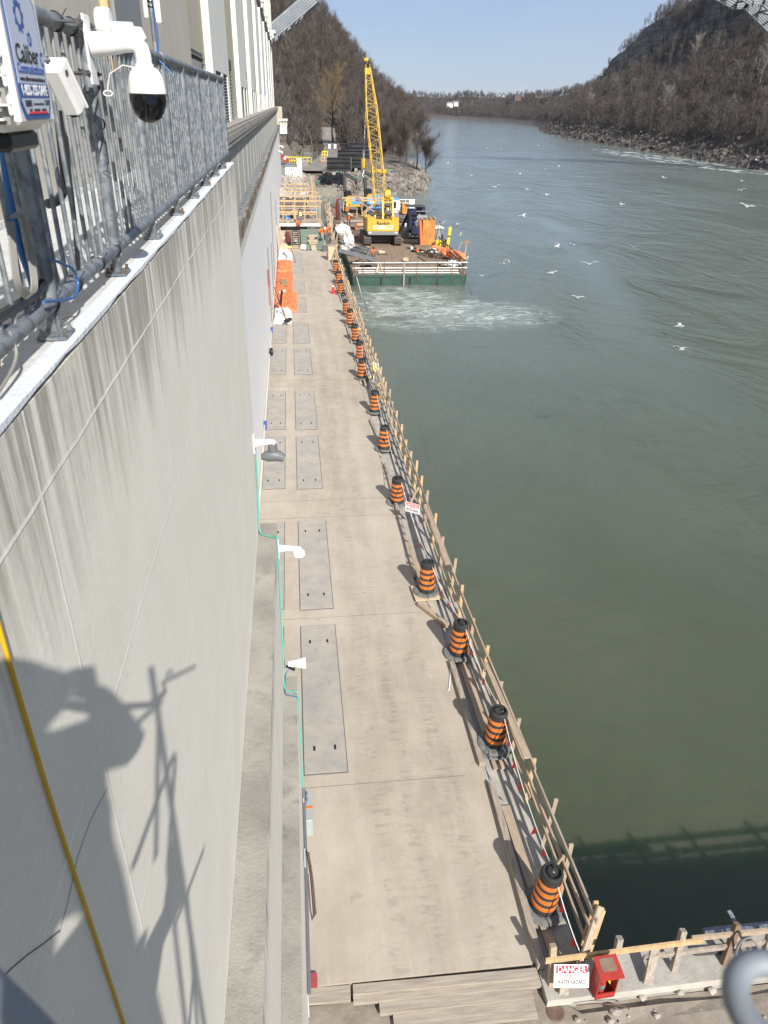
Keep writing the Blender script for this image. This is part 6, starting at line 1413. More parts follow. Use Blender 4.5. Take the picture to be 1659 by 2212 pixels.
for i, (x, y, lb) in enumerate([(555, 720, 'left dark red gas cylinder at the rear left of the barge'), (567, 720, 'middle dark red gas cylinder at the rear left of the barge'), (576, 718, 'grey gas cylinder at the right of the rack on the barge')]):
    g = on5(x, y); mb = MB(); mb.lathe([(.2, 0), (.21, .05), (.21, 2.3), (.1, 2.6), (.07, 2.8), (0, 2.82)], 12); t_ = thing('gas_cylinder', lb, 'gas cylinder', (g.x, g.y, BZ), group='gas cylinders on the barge'); mb.build('cylinder', M_galv if i == 2 else M_darkred, t_, smooth=True); mb = MB(); mb.lathe([(.09, 2.8), (.09, 2.95), (0, 2.96)], 8); mb.build('valve_cap', M_red if i < 2 else M_black, t_)
# gangway from quay to barge
ga, gb = on5(545, 965, Z=DZ + .15), on5(840, 1040, Z=BZ + .35)
gw = thing('gangway', 'grey aluminium gangway with rope rails sloping from the quay to the barge', 'gangway', tuple(ga)); dg_ = gb - ga; hd = Vector((dg_.x, dg_.y, 0)).normalized(); sd_ = Vector((-hd.y, hd.x, 0))
mb = MB(); mb.bar((0, 0, 0), dg_, 1.1, .08); mb.build('walkway', M_plaingrey, gw)
for s_ in (-.56, .56):
    mb = MB(); mb.bar(sd_ * s_ + Vector((0, 0, .12)), sd_ * s_ + dg_ + Vector((0, 0, .12)), .05, .42); mb.build('side_beam', M_galv, gw)
    mb = MB(); mb.path([sd_ * s_ + Vector((0, 0, 1.1)), sd_ * s_ + dg_ * .5 + Vector((0, 0, .98)), sd_ * s_ + dg_ + Vector((0, 0, 1.0))], .03, 6); mb.path([sd_ * s_ + Vector((0, 0, .7)), sd_ * s_ + dg_ + Vector((0, 0, .65))], .02, 6); mb.build('handrail', M_plaingrey, gw)
    for f in (0.02, .33, .66, .98): mb = MB(); mb.bar(sd_ * s_ + dg_ * f, sd_ * s_ + dg_ * f + Vector((0, 0, 1.08)), .05, .05, (0, 1, 0)); mb.build('stanchion', M_darksteel, gw)
def plain_sign(label, corners, lines=True):
    t_ = danger_sign(corners, label, 'notice_board', words=False)
    for ch in list(t_.children):
        if ch.name.startswith('red_band'): bpy.data.objects.remove(ch)
    tl, tr, brr, bl = [Vector(c) for c in corners]; u = (tr - tl); wd = u.length; v = tl - bl; ht = v.length; un, vn = u.normalized(), v.normalized()
    text('DANGER', ht * .30, M_signred, frame_m(un * wd / 2 + vn * ht * .74 + un.cross(vn) * .01, un, vn), t_, 'lettering', ext=.002, sx=wd / ht * .62)
    for k, s_ in enumerate(('DO NOT ENTER', 'AUTHORIZED', 'PERSONNEL ONLY')): text(s_, ht * .14, M_signred, frame_m(un * wd / 2 + vn * ht * (.48 - k * .16) + un.cross(vn) * .01, un, vn), t_, 'lettering', ext=.002, sx=wd / ht * .65)
    return t_
def quadY(x0, y0_, x1, y1_, Y, f=K5): return [at(*f(x0, y0_), Y=Y), at(*f(x1, y0_ + 6), Y=Y), at(*f(x1 - 3, y1_ + 6), Y=Y), at(*f(x0 - 3, y1_), Y=Y)]
plain_sign('white notice board with red lettering on the gangway rail', quadY(590, 925, 632, 972, ga.y + .0))
mb = MB(); c = [p + Vector((0, .06, 0)) for p in quadY(578, 918, 655, 985, ga.y + .1)]; n_ = Vector((0, .03, 0)); mb.add(c + [p + n_ for p in c], [(0, 1, 2, 3), (7, 6, 5, 4), (0, 4, 5, 1), (1, 5, 6, 2), (2, 6, 7, 3), (3, 7, 4, 0)]); o = mb.build('grey_board', M_woodgrey); tag(o, 'dark grey board fixed behind the notice on the gangway rail', 'board')
# mooring ropes
for i, (a, b_, lb) in enumerate([((770, 598), (793, 672), 'pale mooring rope hanging from the front left corner of the barge'), ((772, 600), (800, 690), 'thin dark mooring rope beside the pale one at the front left corner'), ((1008, 600), (1023, 645), 'dark mooring rope running into the water from the front right corner')]):
    p, q = at(*a, Y=by0 - .1), at(*b_, Z=WZ - .1); mb = MB(); mb.path([p, p.lerp(q, .5) + Vector((0, 0, -.15)), q], .035 if i == 0 else .022, 6); o = mb.build('mooring_rope', M_sign if i == 0 else M_darksteel); tag(o, lb, 'rope')

# ================================================================== END OF THE QUAY: FORMWORK, STORES
yE = 84.0
for i, (x0, x1, y0_, y1_, z, m_, lb, nm) in enumerate([(.9, 3.5, 85.2, 99, DZ + .02, M_formgreen, 'green reinforcing mat laid over the form at the end of the quay', 'rebar_mat'), (-1.7, 3.7, 84.2, 100, DZ - .25, M_ply, 'plywood form floor on timber joists at the end of the quay', 'form_floor'),
        (-1.7, 3.5, 100.2, 102.4, DZ + .3, M_white, 'white insulated sheet lying across the far end of the form', 'white_sheet'), (-1.7, 4.0, 102.6, 110, DZ - .1, M_wood, 'timber work floor behind the white sheet', 'work_floor')]):
    mb = MB()
    if nm == 'rebar_mat':
        for k in range(26): mb.tube((x0 + k * .1, y0_, z), (x0 + k * .1, y1_, z), .02, 5)
        for k in range(14): mb.tube((x0, y0_ + k * 1.05, z + .03), (x1, y0_ + k * 1.05, z + .03), .02, 5)
        mb.bx(x0, x1, y0_, y1_, z - .12, z - .06)
    else: mb.bx(x0, x1, y0_, y1_, z - .08, z)
    o = mb.build(nm, m_); tag(o, lb, nm.replace('_', ' '))
mb = None
for k in range(9):
    mb = MB(); mb.bar((-.9 + k * .56, 84.3, DZ - .34), (-.9 + k * .56, 84.3, DZ - 1.4), .10, .10, (0, 1, 0)); o = mb.build('form_stud', M_woodnew); tag(o, f'{ORD[k]} stud from the wall under the form floor edge', 'timber', 'studs under the form floor')
mb = MB(); mb.bar((-1.7, 84.15, DZ - .26), (3.7, 84.15, DZ - .24), .1, .14); o = mb.build('edge_timber', M_woodnew); tag(o, 'pale timber along the near edge of the form floor', 'timber')
mb = MB(); mb.bar((-1.7, 84.1, DZ - 1.3), (3.7, 84.1, DZ - 1.3), .1, .12); o = mb.build('lower_timber', M_woodgrey); tag(o, 'lower timber below the studs of the form', 'timber')
t_ = thing('rebar_rack', 'black steel bar rack lying on the left half of the form', 'rack', (-.9, 86, DZ + .1))
for k in range(9): mb = MB(); mb.bar((0, k * 1.5, .2), (1.75, k * 1.5, .2), .10, .10); mb.build('cross_bar', M_black, t_)
for x in (.1, .8, 1.7): mb = MB(); mb.bar((x, -.2, .12), (x, 12.4, .12), .07, .07); mb.build('long_bar', M_black, t_)
for k, (x, y) in enumerate([(.5, 2.2), (.5, 6.5), (1.2, 4), (1.3, 8), (-.1, 5.2)]): g = (-.9 + x, 86 + y, DZ + .14); mb = MB(); mb.blob(g, (.25, .5, .14), .4, k, 1); o = mb.build('white_bundle', M_whitetarp); tag(o, ['near left', 'far left', 'middle', 'far right', 'outermost left'][k] + ' white wrapped bundle on the form under the black bar rack', 'bundle', 'white bundles under the bar rack')
for i, (x, y) in enumerate([(2.2, 88.2), (2.3, 91.5)]): mb = MB(); mb.box((x, y, DZ + .35), (1.1, 1.3, .05)); mb.box((x, y, DZ + .2), (.9, 1.1, .22)); o = mb.build('plywood_stack', M_ply); tag(o, ['nearer small plywood stack on the green rebar', 'farther small plywood stack on the green rebar'][i], 'plywood')
mb = MB(); mb.bar((2.2, 84.0, DZ - .02), (2.15, 86.2, DZ + .22), .55, .04); o = mb.build('ramp_board', M_ply); tag(o, 'short plywood ramp from the deck up to the form', 'board')
plain_sign('white and pink danger notice hung on the form edge facing the deck', quadY(268, 915, 308, 952, 84.0))
for i in range(9):
    y = 103.5 + i * 4.0; z = DZ + .3 + (i % 3) * .25; xe = [3.2, 3.6, 4.2, 3.4, 4.4, 3.8, 4.3, 3.2, 2.6][i]
    t_ = thing('yellow_form_beam', f'{ORD[i]} yellow timber form beam, counting away from the white sheet', 'beam', (-1.7, y, z), group='yellow form beams beyond the quay')
    mb = MB(); mb.bar((0, 0, 1.2), (xe + 1.7, 0, 1.2), .12, .16); mb.build('top_beam', M_woodnew, t_); mb = MB(); mb.bar((0, 0, .2), (xe + 1.4, 0, .2), .12, .12); mb.build('lower_beam', M_woodnew if i % 2 else M_woodgrey, t_)
    for x in (.5, 2.0, 3.4, 5.2): mb = MB(); mb.bar((x, 0, -1.6), (x + jit(.2), 0, 1.5 if x < 5 else 2.6), .1, .1, (0, 1, 0)); mb.build('post', random.choice([M_woodnew, M_wood]), t_)
rr_ = random.Random(21)
for i in range(36):
    y = 104 + i * .95; x = rr_.uniform(-1.5, 3.6); mb = MB(); ty = i % 3
    if ty: mb.bar((x, y, DZ - .1 + rr_.uniform(0, .5)), (x + rr_.uniform(-1.6, 1.6), y + rr_.uniform(-1, 3), DZ + rr_.uniform(0, .9)), .14, .06)
    else: mb.box((x, y, DZ + .1), (rr_.uniform(.3, .9), rr_.uniform(.3, 1), rr_.uniform(.2, .5)), (0, 0, rr_.uniform(0, 3)))
    o = mb.build('site_offcut' if ty else 'material_crate', rr_.choice([M_wood, M_woodgrey, M_brown, M_ply]) if ty else rr_.choice([M_white, M_bluep, M_rust, M_ply])); tag(o, f'{["pale", "slanting", "crossing", "short"][i % 4]} loose board beside the {ORD[min(8, i // 4)]} yellow form beam' if ty else f'small {["low", "square", "tilted"][i // 3 % 3]} crate beside the {ORD[min(8, i // 4)]} yellow form beam', 'board' if ty else 'crate', 'loose boards among the form beams' if ty else 'crates among the form beams')
# ragged timber fence between form and barge
t_ = thing('form_side_fence', 'ragged fence of leaning boards between the form and the barge', 'fence', (4.1, 84, DZ))
for k in range(60):
    y = k * .62 + rr_.uniform(0, .3); mb = MB(); mb.bar((.2 + rr_.uniform(-.2, .2) + y * .02, y, -1.2), (.3 + rr_.uniform(-.4, .5) + y * .02, y + rr_.uniform(-.4, .6), rr_.uniform(.5, 1.7)), .14, .05, (0, 1, 0)); mb.build('board', rr_.choice([M_wood, M_woodgrey, M_brown, M_woodnew]), t_)
for z in (.3, 1.0): mb = MB(); mb.bar((.2, 0, z), (1.0, 38, z), .05, .12); mb.build('rail', M_wood, t_)
g = on5(512, 1040, Z=DZ); t_ = thing('plywood_box', 'tall plywood box with a cluttered top at the head of the gangway', 'box', (g.x, g.y, DZ)); mb = MB(); mb.box((0, 0, .7), (.7, .6, 1.4), bev=.02); mb.build('case', M_ply, t_); mb = MB(); mb.box((0, 0, 1.43), (.8, .7, .05)); mb.build('top_sheet', M_woodgrey, t_)
mb = MB(); mb.box((-.4, -.1, .7), (.12, .25, .7), (0, .2, 0)); mb.build('red_hose_reel', M_red, t_)
for i, (px, py, lb) in enumerate([(470, 985, 'grey bucket at the corner of the deck end'), (485, 975, 'dark tub beside the grey bucket at the deck end')]):
    g = on5(px, py, Z=DZ); t_ = thing('bucket', lb, 'bucket', (g.x - .2, 83.4 + .4 * i, DZ)); mb = MB(); mb.lathe([(.22, 0), (.28, .5), (.25, .5), (.2, .1), (0, .1)], 16); mb.build('shell', M_grey, t_, smooth=True); mb = MB(); mb.path([(-.27, 0, .48), (0, 0, .7), (.27, 0, .48)], .01, 5); mb.build('handle', M_galv, t_)

# ---- tarps against the wall
def cloth_heap(name, label, x0, x1, y0_, y1_, h, m_, seed, nx=30, ny=70, z=DZ):
    rs = np.random.default_rng(seed); ph = rs.uniform(0, 6.3, 14); kv = rs.normal(0, 1, (14, 2)) * 3.6
    V = []; Fc = []
    for j in range(ny):
        for i in range(nx):
            u, v = i / (nx - 1), j / (ny - 1); e = min(u, 1 - u, v * 2.5, (1 - v) * 2.5); k = min(1, e * 5) ** .5
            x = x0 + (x1 - x0) * u + .08 * math.sin(j * 1.3 + seed) * (u > .8); y = y0_ + (y1_ - y0_) * v
            f = sum((1 - abs(math.sin((kv[q, 0] * x + kv[q, 1] * y * .5) * (1 + q * .35) + ph[q]))) ** 1.5 / (1 + q * .4) for q in range(10)) / 2.2
            V.append((x, y, z + .012 + h * k * (.35 + .65 * f)))
    for j in range(ny - 1):
        for i in range(nx - 1): Fc.append((j * nx + i, j * nx + i + 1, (j + 1) * nx + i + 1, (j + 1) * nx + i))
    N = len(V); V += [(x, y, z + .004) for x, y, _ in V]; Fc += [tuple(q + N for q in f[::-1]) for f in Fc]
    mb = MB(); mb.add(V, Fc); o = mb.build(name, m_, smooth=True); tag(o, label, 'tarpaulin'); return o
cloth_heap('orange_tarp', 'near crumpled orange tarpaulin with a loose flap on the deck', -1.68, .05, 56.9, 63.2, .5, M_tarp, 2)
cloth_heap('orange_tarp', 'middle smooth orange tarpaulin under a square of matting', -1.68, -.25, 63.25, 71.8, .34, M_tarp, 3)
cloth_heap('orange_tarp', 'far crumpled orange tarpaulin beside the tripod', -1.66, -.28, 71.9, 77.0, .5, M_tarp, 5)
cloth_heap('white_tarp', 'white plastic sheet bundle at the near end of the orange tarpaulins', -1.68, -.42, 53.6, 57.0, .6, M_whitetarp, 7, 30, 40)
cloth_heap('white_tarp', 'white plastic sheets heaped at the far end of the orange tarpaulins', -1.66, -.25, 77.3, 81.5, .7, M_whitetarp, 8, 30, 40)
mb = MB(); mb.box((-.95, 66.3, DZ + .34), (.62, 2.2, .06), (.02, .0, .08)); 
for k in range(6): mb.box((-1.2 + k * .1, 66.3, DZ + .38), (.05, 2.1, .03), (.02, 0, .08))
o = mb.build('straw_mat', mat('straw_matting', (.38, .28, .14), .9, col2=(.26, .19, .09), scale=6)); tag(o, 'square brown slatted mat lying on the smooth orange tarpaulin', 'mat')
t_ = thing('long_tools', 'bundle of long-handled black brooms leaning on the white plastic bundle', 'tools', (-1.5, 54.5, DZ))
for k in range(3): mb = MB(); mb.tube((0, .6 - .2 * k, 2.3 - .3 * k), (.75 + .1 * k, -1.2 + .3 * k, .35), .03, 6); h_ = mb.build('handle', M_wood if k else M_black, t_); mb = MB(); mb.box((.78 + .1 * k, -1.25 + .3 * k, .3), (.35, .16, .16)); mb.build('broom_head', M_black, h_)
g = at(608, 655, Z=DZ + .8); t_ = thing('black_frame_tool', 'black upright tool standing in the folds of the near orange tarpaulin', 'tool', (g.x, g.y, DZ + .6)); mb = MB(); mb.box((0, 0, .6), (.18, .2, 1.1), (0, .15, 0)); mb.build('body', M_black, t_); mb = MB(); mb.bar((-.1, 0, 1.0), (.35, 0, 1.15), .08, .12); mb.build('handle', M_sign, t_)
g = on5(185, 1065, Z=DZ); t_ = thing('survey_tripod', 'survey tripod with red jacket hung on it at the far end of the deck', 'tripod', (g.x, g.y, DZ))
for k in range(3): a = k * 2.1 + .5; mb = MB(); mb.tube((math.cos(a) * .6, math.sin(a) * .6, 0), (0, 0, 1.7), .03, 6); mb.build('leg', M_darksteel, t_)
mb = MB(); mb.box((0, 0, 1.85), (.35, .3, .35), bev=.05); mb.build('instrument', M_black, t_); mb = MB(); mb.blob((-.15, 0, 2.3), (.25, .2, .6), .4, 4, 2); mb.build('hanging_jacket', M_darkred, t_); mb = MB(); mb.box((.05, -.1, 1.55), (.25, .1, .18)); mb.build('yellow_strap', M_safety, t_)
for i in range(7):
    mb = MB(); mb.bar((-1.55 + i * .1, 82.0 + i * .45, DZ), (-1.70 + i * .02, 83.4 + i * .6, DZ + 2.6 - (i % 3) * .4), .12, .05, (0, 1, 0)); o = mb.build('leaning_plank', M_woodgrey if i % 2 else M_wood); tag(o, f'{ORD[i]} plank leaning on the white wall near the deck end', 'plank', 'planks leaning on the wall')
mb = MB(); mb.bx(-1.6, -.3, 83.2, 84.0, DZ - .0, DZ + .75); o = mb.build('brown_crate', M_ply); tag(o, 'wide plywood crate at the left end of the deck', 'crate')

# ================================================================== FAR PAD BEYOND THE WORKS
K8 = lambda x, y: ((880 + x * .18083) / 1.507, (500 + y * .18083) / 1.507)
def padp(px, py, z=-12.4): return at(*K8(px, py), Z=z)
def zp(x, y): return float(zpen(np.array(float(x)), np.array(float(y))))
# riprap
def rocks(name, label, pts, smin, smax, seed, m_=M_rock, kind_stuff=True):
    rs = random.Random(seed); mb = MB(); base = []
    for k in range(10):
        bm = bmesh.new()
        for _ in range(11): bm.verts.new(Vector((rs.gauss(0, 1), rs.gauss(0, 1), rs.gauss(0, .7))).normalized() * rs.uniform(.7, 1.1))
        bmesh.ops.convex_hull(bm, input=bm.verts); 
        for v in [v for v in bm.verts if not v.link_faces]: bm.verts.remove(v)
        bm.verts.index_update(); base.append(([v.co.copy() for v in bm.verts], [[v.index for v in f.verts] for f in bm.faces])); bm.free()
    for x, y, z in pts:
        V, Fs = rs.choice(base); s_ = smin + (smax - smin) * rs.random() ** 2; M = Euler((rs.uniform(0, 6), rs.uniform(0, 6), rs.uniform(0, 6))).to_matrix(); d = (s_ * rs.uniform(.8, 1.5), s_, s_ * rs.uniform(.5, .9))
        mb.add([Vector((x, y, z)) + M @ Vector((v.x * d[0], v.y * d[1], v.z * d[2])) for v in V], Fs)
    o = mb.build(name, m_); stuff(o); tag(o, label, 'rocks'); return o
rs = random.Random(31); P_ = []
for i in range(1100):
    t_ = rs.random()
    if t_ < .75: x = rs.uniform(7, 31); y = float(np.interp(x, [3, 12, 20, 27, 30, 33], [165.5, 167, 168, 170, 178, 200])) + rs.uniform(-.6, 4.6)
    else: y = rs.uniform(168, 215); x = float(np.interp(y, [p[0] for p in PEN], [p[1] for p in PEN])) + 2 - rs.uniform(-.5, 4)
    P_.append((x, y, zp(x, y) + .1))
rocks('riprap', 'pale broken riprap boulders along the water edge of the peninsula', P_, .25, .95, 1, mat('pale_riprap', (.25, .225, .195), .9, col2=(.12, .105, .09), scale=.8, bump=.4, bscale=5, col3=(.42, .39, .35), scale3=1.2, f3=.6))
P_ = []
for i in range(2600):
    t0 = rs.uniform(230, 760); s0 = rs.uniform(-1, 9) if rs.random() < .8 else rs.uniform(9, 22)
    p, z = zright(np.array([t0]), np.array([s0])); P_.append((p[0, 0], p[0, 1], z[0] + .1))
rocks('shore_boulders', 'dark boulders and ledges along the foot of the right bank', P_, .3, 1.5, 2, mat('dark_shore_rock', (.055, .047, .04), .95, col2=(.14, .12, .10), scale=.25, bump=.5, bscale=2))
P_ = [(rs.uniform(-1.6, 2.7), rs.uniform(120, 166), 0) for _ in range(700)]
P_ = [(x, y, max(zp(x, y), -15) + .2) for x, y, z in P_]
rocks('rubble_heap', 'pale concrete rubble and debris between the white wall and the inlet', P_, .2, .75, 3, M_rubble)
P_ = [(x, y, zp(x, y)) for x, y in [(rs.uniform(3, 26), rs.uniform(170, 196)) for _ in range(160)]]
rocks('ground_stones', 'loose stones scattered over the gravel pad', P_, .08, .35, 4, M_rubble)
for i in range(15):
    x, y = rs.uniform(-1.5, 2.6), 119 + i * 2.8; mb = MB(); mb.bar((x, y, -13.6), (x + rs.uniform(-1.2, 1.2), y + rs.uniform(-1, 1), -13.2 + rs.uniform(0, 1.8)), .16, .07, (0, 1, 0)); o = mb.build('broken_board', rs.choice([M_wood, M_woodgrey, M_brown])); tag(o, f'{ORD[i]} broken board sticking up from the rubble by the white wall', 'board', 'broken boards in the rubble')
a, b_ = padp(560, 512, -13.0), padp(845, 512, -13.0)
mb = MB(); mb.bx(2.3, b_.x, 164.6, 166.2, -17.5, -13.0); o = mb.build('retaining_wall', mat('mossy_concrete', (.19, .185, .14), .9, col2=(.28, .26, .21), scale=.7, col3=(.10, .11, .07), scale3=1.5)); tag(o, 'stained concrete retaining wall block at the left of the inlet', 'wall')
mb = MB(); mb.bx(b_.x + .02, padp(1230, 660, -15.0).x, 164.2, 166.6, -17.5, -15.2); o = mb.build('concrete_sill', MATS['mossy_concrete']); tag(o, 'low stained concrete sill right of the retaining wall block', 'wall')
# black steel troughs
def troughs(label, x0, x1, y, z, n_, m_=M_black):
    t_ = thing('steel_trough_stack', label, 'steel stack', (x0, y, z), group='stacked steel troughs on the pad'); w_ = x1 - x0
    for k in range(n_):
        zz = .5 + k * .85
        mb = MB(); mb.bx(0, w_, 0, 2.4, zz, zz + .12); mb.bx(0, w_, .15, .3, zz + .121, zz + .7); mb.bx(0, w_, 2.1, 2.25, zz + .121, zz + .7); mb.bx(-.05, w_ + .05, -.12, .16, zz + .64, zz + .75) ; mb.build('trough', mat('black_painted_steel', (.012, .013, .015), .45, col2=(.03, .03, .033), scale=1), t_)
    for x in (w_ * .28, w_ * .74): mb = MB(); mb.bx(x - .3, x + .3, .2, 2.0, -.2, .49); mb.build('support_block', M_rubble, t_)
    mb = MB(); mb.bx(w_ + .06, w_ + .16, -.1, 2.3, .6, .6 + n_ * .8); mb.build('end_plate', M_galv, t_); return t_
a, b_ = padp(1030, 345), padp(1440, 345); troughs('nearest stack of black steel troughs on concrete blocks', a.x, b_.x, a.y, -12.6, 3)
troughs('middle stack of black steel troughs behind the nearest one', padp(1190, 250).x, padp(1600, 250).x, a.y + 7, -12.4, 4)
troughs('farthest, greyer stack of steel troughs behind the crane boom', padp(1350, 180).x, padp(1800, 180).x, a.y + 15, -12.2, 5)
a, b_ = padp(270, 425), padp(485, 415); t_ = thing('site_trailer', 'small white site trailer with a grey roof beside the far end of the wall', 'trailer', (a.x, a.y, zp(a.x, a.y)))
wd = b_.x - a.x; mb = MB(); mb.bx(0, wd, 0, 4, .2, 1.8); mb.build('body', M_white, t_); mb = MB(); mb.prism([(-.4, 1.82), (wd, 1.82), (wd - .2, 2.2), (.1, 2.2)], 5, ((0, 0, 0), (1, 0, 0), (0, 0, 1), (0, 1, 0))); mb.build('roof', M_plaingrey, t_)
mb = MB(); mb.bx(wd + .02, wd + .9, .5, 1.3, .0, 3.3); mb.build('side_cabinet', M_white, t_); mb = MB(); mb.bx(wd * .45, wd * .6, -.02, -.003, 1.4, 1.55); mb.build('vent', M_black, t_); mb = MB(); mb.bx(-2, -.03, 0, 4, .2, 2.0); mb.build('grey_annex', M_plaingrey, t_)
def rail_cage(name, label, cat, p0, p1, h, y, dy, m_, n_=5, group=None, z=None):
    t_ = thing(name, label, cat, (p0, y, z if z is not None else zp(p0, y)), group=group); w_ = p1 - p0
    for yy in (0, dy):
        for z_ in (.1, h * .5, h): mb = MB(); mb.bar((0, yy, z_), (w_, yy, z_), .09, .09); mb.build('rail', m_, t_)
        for k in range(n_): mb = MB(); x = w_ * k / (n_ - 1); mb.bar((x, yy, 0), (x, yy, h), .09, .09, (0, 1, 0)); mb.build('post', m_, t_)
    for x in (0, w_):
        for z_ in (h * .5, h): mb = MB(); mb.bar((x, 0, z_), (x, dy, z_), .09, .09); mb.build('rail', m_, t_)
    return t_
a, b_ = padp(300, 205), padp(520, 205); rail_cage('yellow_stair_rail', 'left yellow safety railing by the rock face', 'railing', a.x, b_.x, 1.5, 188, 2.5, M_safety, 6, 'yellow railings by the rock face')
a, b_ = padp(530, 190), padp(735, 160); rail_cage('yellow_stair_rail', 'right yellow safety railing on the stone wall', 'railing', a.x, b_.x, 1.5, 190, 2.0, M_safety, 4, 'yellow railings by the rock face')
a, b_ = padp(918, 160), padp(1035, 160); rail_cage('tan_cage', 'tan open stair cage beside the access road', 'cage', a.x, b_.x, 1.5, a.y, 2.0, mat('tan_paint', (.55, .38, .22), .6), 3)
a, b_ = padp(935, 60), padp(1030, 60); rail_cage('yellow_cage', 'yellow lifting cage behind the tan cage', 'cage', a.x, b_.x, 1.6, a.y, 2.0, M_safety, 3)
a, b_ = padp(500, 290), padp(700, 240); mb = MB()
for k in range(9):
    for j in range(3): mb.box((a.x + (b_.x - a.x) * (k + .5 * (j % 2)) / 9, 184.5 + .2 * j, zp(a.x, 184) + .3 + j * .45), ((b_.x - a.x) / 9.4, .6, .42), (0, 0, jit(.05)))
o = mb.build('stone_wall', M_rock); tag(o, 'low rough stone wall under the yellow railings', 'wall')
rs = random.Random(9); mb = MB()
for k in range(60):
    x = rs.uniform(-7, 4.5); z = rs.uniform(0, 6.5); mb.box((x, 197.5 + z * .5 + rs.uniform(-.4, .4), -12.2 + z), (rs.uniform(.8, 2.6), rs.uniform(.8, 1.5), rs.uniform(.8, 2.4)), (rs.uniform(-.1, .2), rs.uniform(-.15, .15), rs.uniform(-.3, .3)), .1)
o = mb.build('rock_face', mat('dark_rock_face', (.10, .09, .075), .95, col2=(.17, .155, .13), scale=.4, bump=.6, bscale=2, col3=(.05, .045, .04), scale3=.9)); tag(o, 'dark blocky rock face behind the yellow railings', 'rock face')
t_ = thing('wire_fence', 'grey wire fence panel on posts right of the yellow railings', 'fence', (padp(745, 240).x, 186, -12.4)); wd = padp(870, 240).x - padp(745, 240).x
for x in (0, wd): mb = MB(); mb.tube((x, 0, 0), (x, 0, 3.0), .06); mb.build('post', M_galv, t_)
mb = MB()
for k in range(14): mb.tube((wd * k / 13, 0, .1), (wd * k / 13, 0, 2.7), .012, 4); mb.tube((0, 0, .1 + k * .2), (wd, 0, .1 + k * .2), .012, 4)
mb.build('mesh', M_plaingrey, t_)
ga_ = at(*K5(545, 190), Z=-12.0); t_ = thing('road_gate', 'barred grey gate with two small white notices across the access road', 'gate', (ga_.x - 2.4, ga_.y, -12.0))
for x in (0, 3.2, 6.0): mb = MB(); mb.bar((x, 0, 0), (x, 0, 2.6), .12, .12, (0, 1, 0)); mb.build('post', M_rust, t_)
for z in (.4, 1.3, 2.3): mb = MB(); mb.bar((3.2, 0, z), (6.0, 0, z), .08, .08); mb.build('bar', M_rust, t_)
for x in (.7, 2.2): mb = MB(); mb.box((x, -.1, 1.6), (.7, .04, 1.0)); mb.build('notice', M_sign, t_)
for k, (x) in enumerate((8, 9.8)): mb = MB(); mb.box((x, .5, 1.2), (1.6, .1, 1.4)); mb.build('grey_panel', M_galv, t_)
a, b_ = padp(700, 375), padp(890, 375); t_ = thing('orange_barrier', 'low orange-red barrier rail at the edge of the pad', 'barrier', (a.x, a.y, zp(a.x, a.y)))
mb = MB(); mb.bar((0, 0, .5), (b_.x - a.x, 0, 1.0), .12, .3); mb.build('rail', M_red, t_)
for x in (.1, b_.x - a.x - .1): mb = MB(); mb.bar((x, 0, -.2), (x, 0, 1.0), .12, .12, (0, 1, 0)); mb.build('leg', M_red, t_)
a = padp(265, 190); t_ = thing('red_white_barrier', 'tilted red and white barrier board by the yellow railings', 'barrier', (a.x, 184, -11.9)); mb = MB(); mb.box((0, 0, .8), (2.0, .1, .9), (0, .6, 0)); mb.build('board', M_red, t_); mb = MB(); mb.box((.1, -.07, .95), (.5, .03, .7), (0, .6, 0)); mb.build('white_stripe', M_sign, t_)
a = padp(665, 410); t_ = thing('striped_stand', 'red and white striped stand on the pad edge above the retaining wall', 'stand', (a.x, a.y, zp(a.x, a.y)))
for k in range(4): mb = MB(); mb.bar((-.8 + k * .5, 0, 0), (-.5 + k * .35, 0, 2.0), .12, .12, (0, 1, 0)); mb.build('leg', M_red if k % 2 else M_sign, t_)
mb = MB(); mb.box((-1.6, 0, .9), (1.0, .5, .7)); mb.build('white_box', M_sign, t_)
cable('green_hose', 'green hose snaking along the earth slope above the riprap', [Vector((x, y, zp(x, y) + .35)) for x, y in [(5.2, 167.8), (6.8, 169.5), (8.6, 171.5), (10.5, 172), (12.5, 170.5), (14.5, 170.2), (17, 171.8), (19.5, 173.5), (22, 174)]], .14, mat('green_hose_plastic', (.02, .25, .13), .5))
# houses far away on the bank, pylon
for i, (px, py, lb) in enumerate([(972, 228, 'small white house on the distant bank, left of the two'), (983, 226, 'small white house on the distant bank, right of the two')]):
    c = at(px, py, Y=1235); t_ = thing('white_house', lb, 'house', (c.x, c.y, c.z)); mb = MB(); mb.box((0, 0, 0), (10 - i * 2, 8, 6)); mb.build('walls', M_white, t_); mb = MB(); mb.prism([(-5.5, 3), (5.5, 3), (4, 5), (-4, 5)], 9, ((0, -4.5, 0), (1, 0, 0), (0, 0, 1), (0, 1, 0))); mb.build('roof', M_plaingrey, t_)
c = at(1117, 207, Y=1100); t_ = thing('brick_house', 'small reddish house above the woods on the distant right bank', 'house', (c.x, c.y, c.z)); mb = MB(); mb.box((0, 0, -3), (9, 9, 6)); mb.build('walls', M_rust, t_); mb = MB(); mb.prism([(-5, 3), (5, 3), (3.5, 5), (-3.5, 5)], 9, ((0, -4.5, -3), (1, 0, 0), (0, 0, 1), (0, 1, 0))); mb.build('roof', M_darksteel, t_)

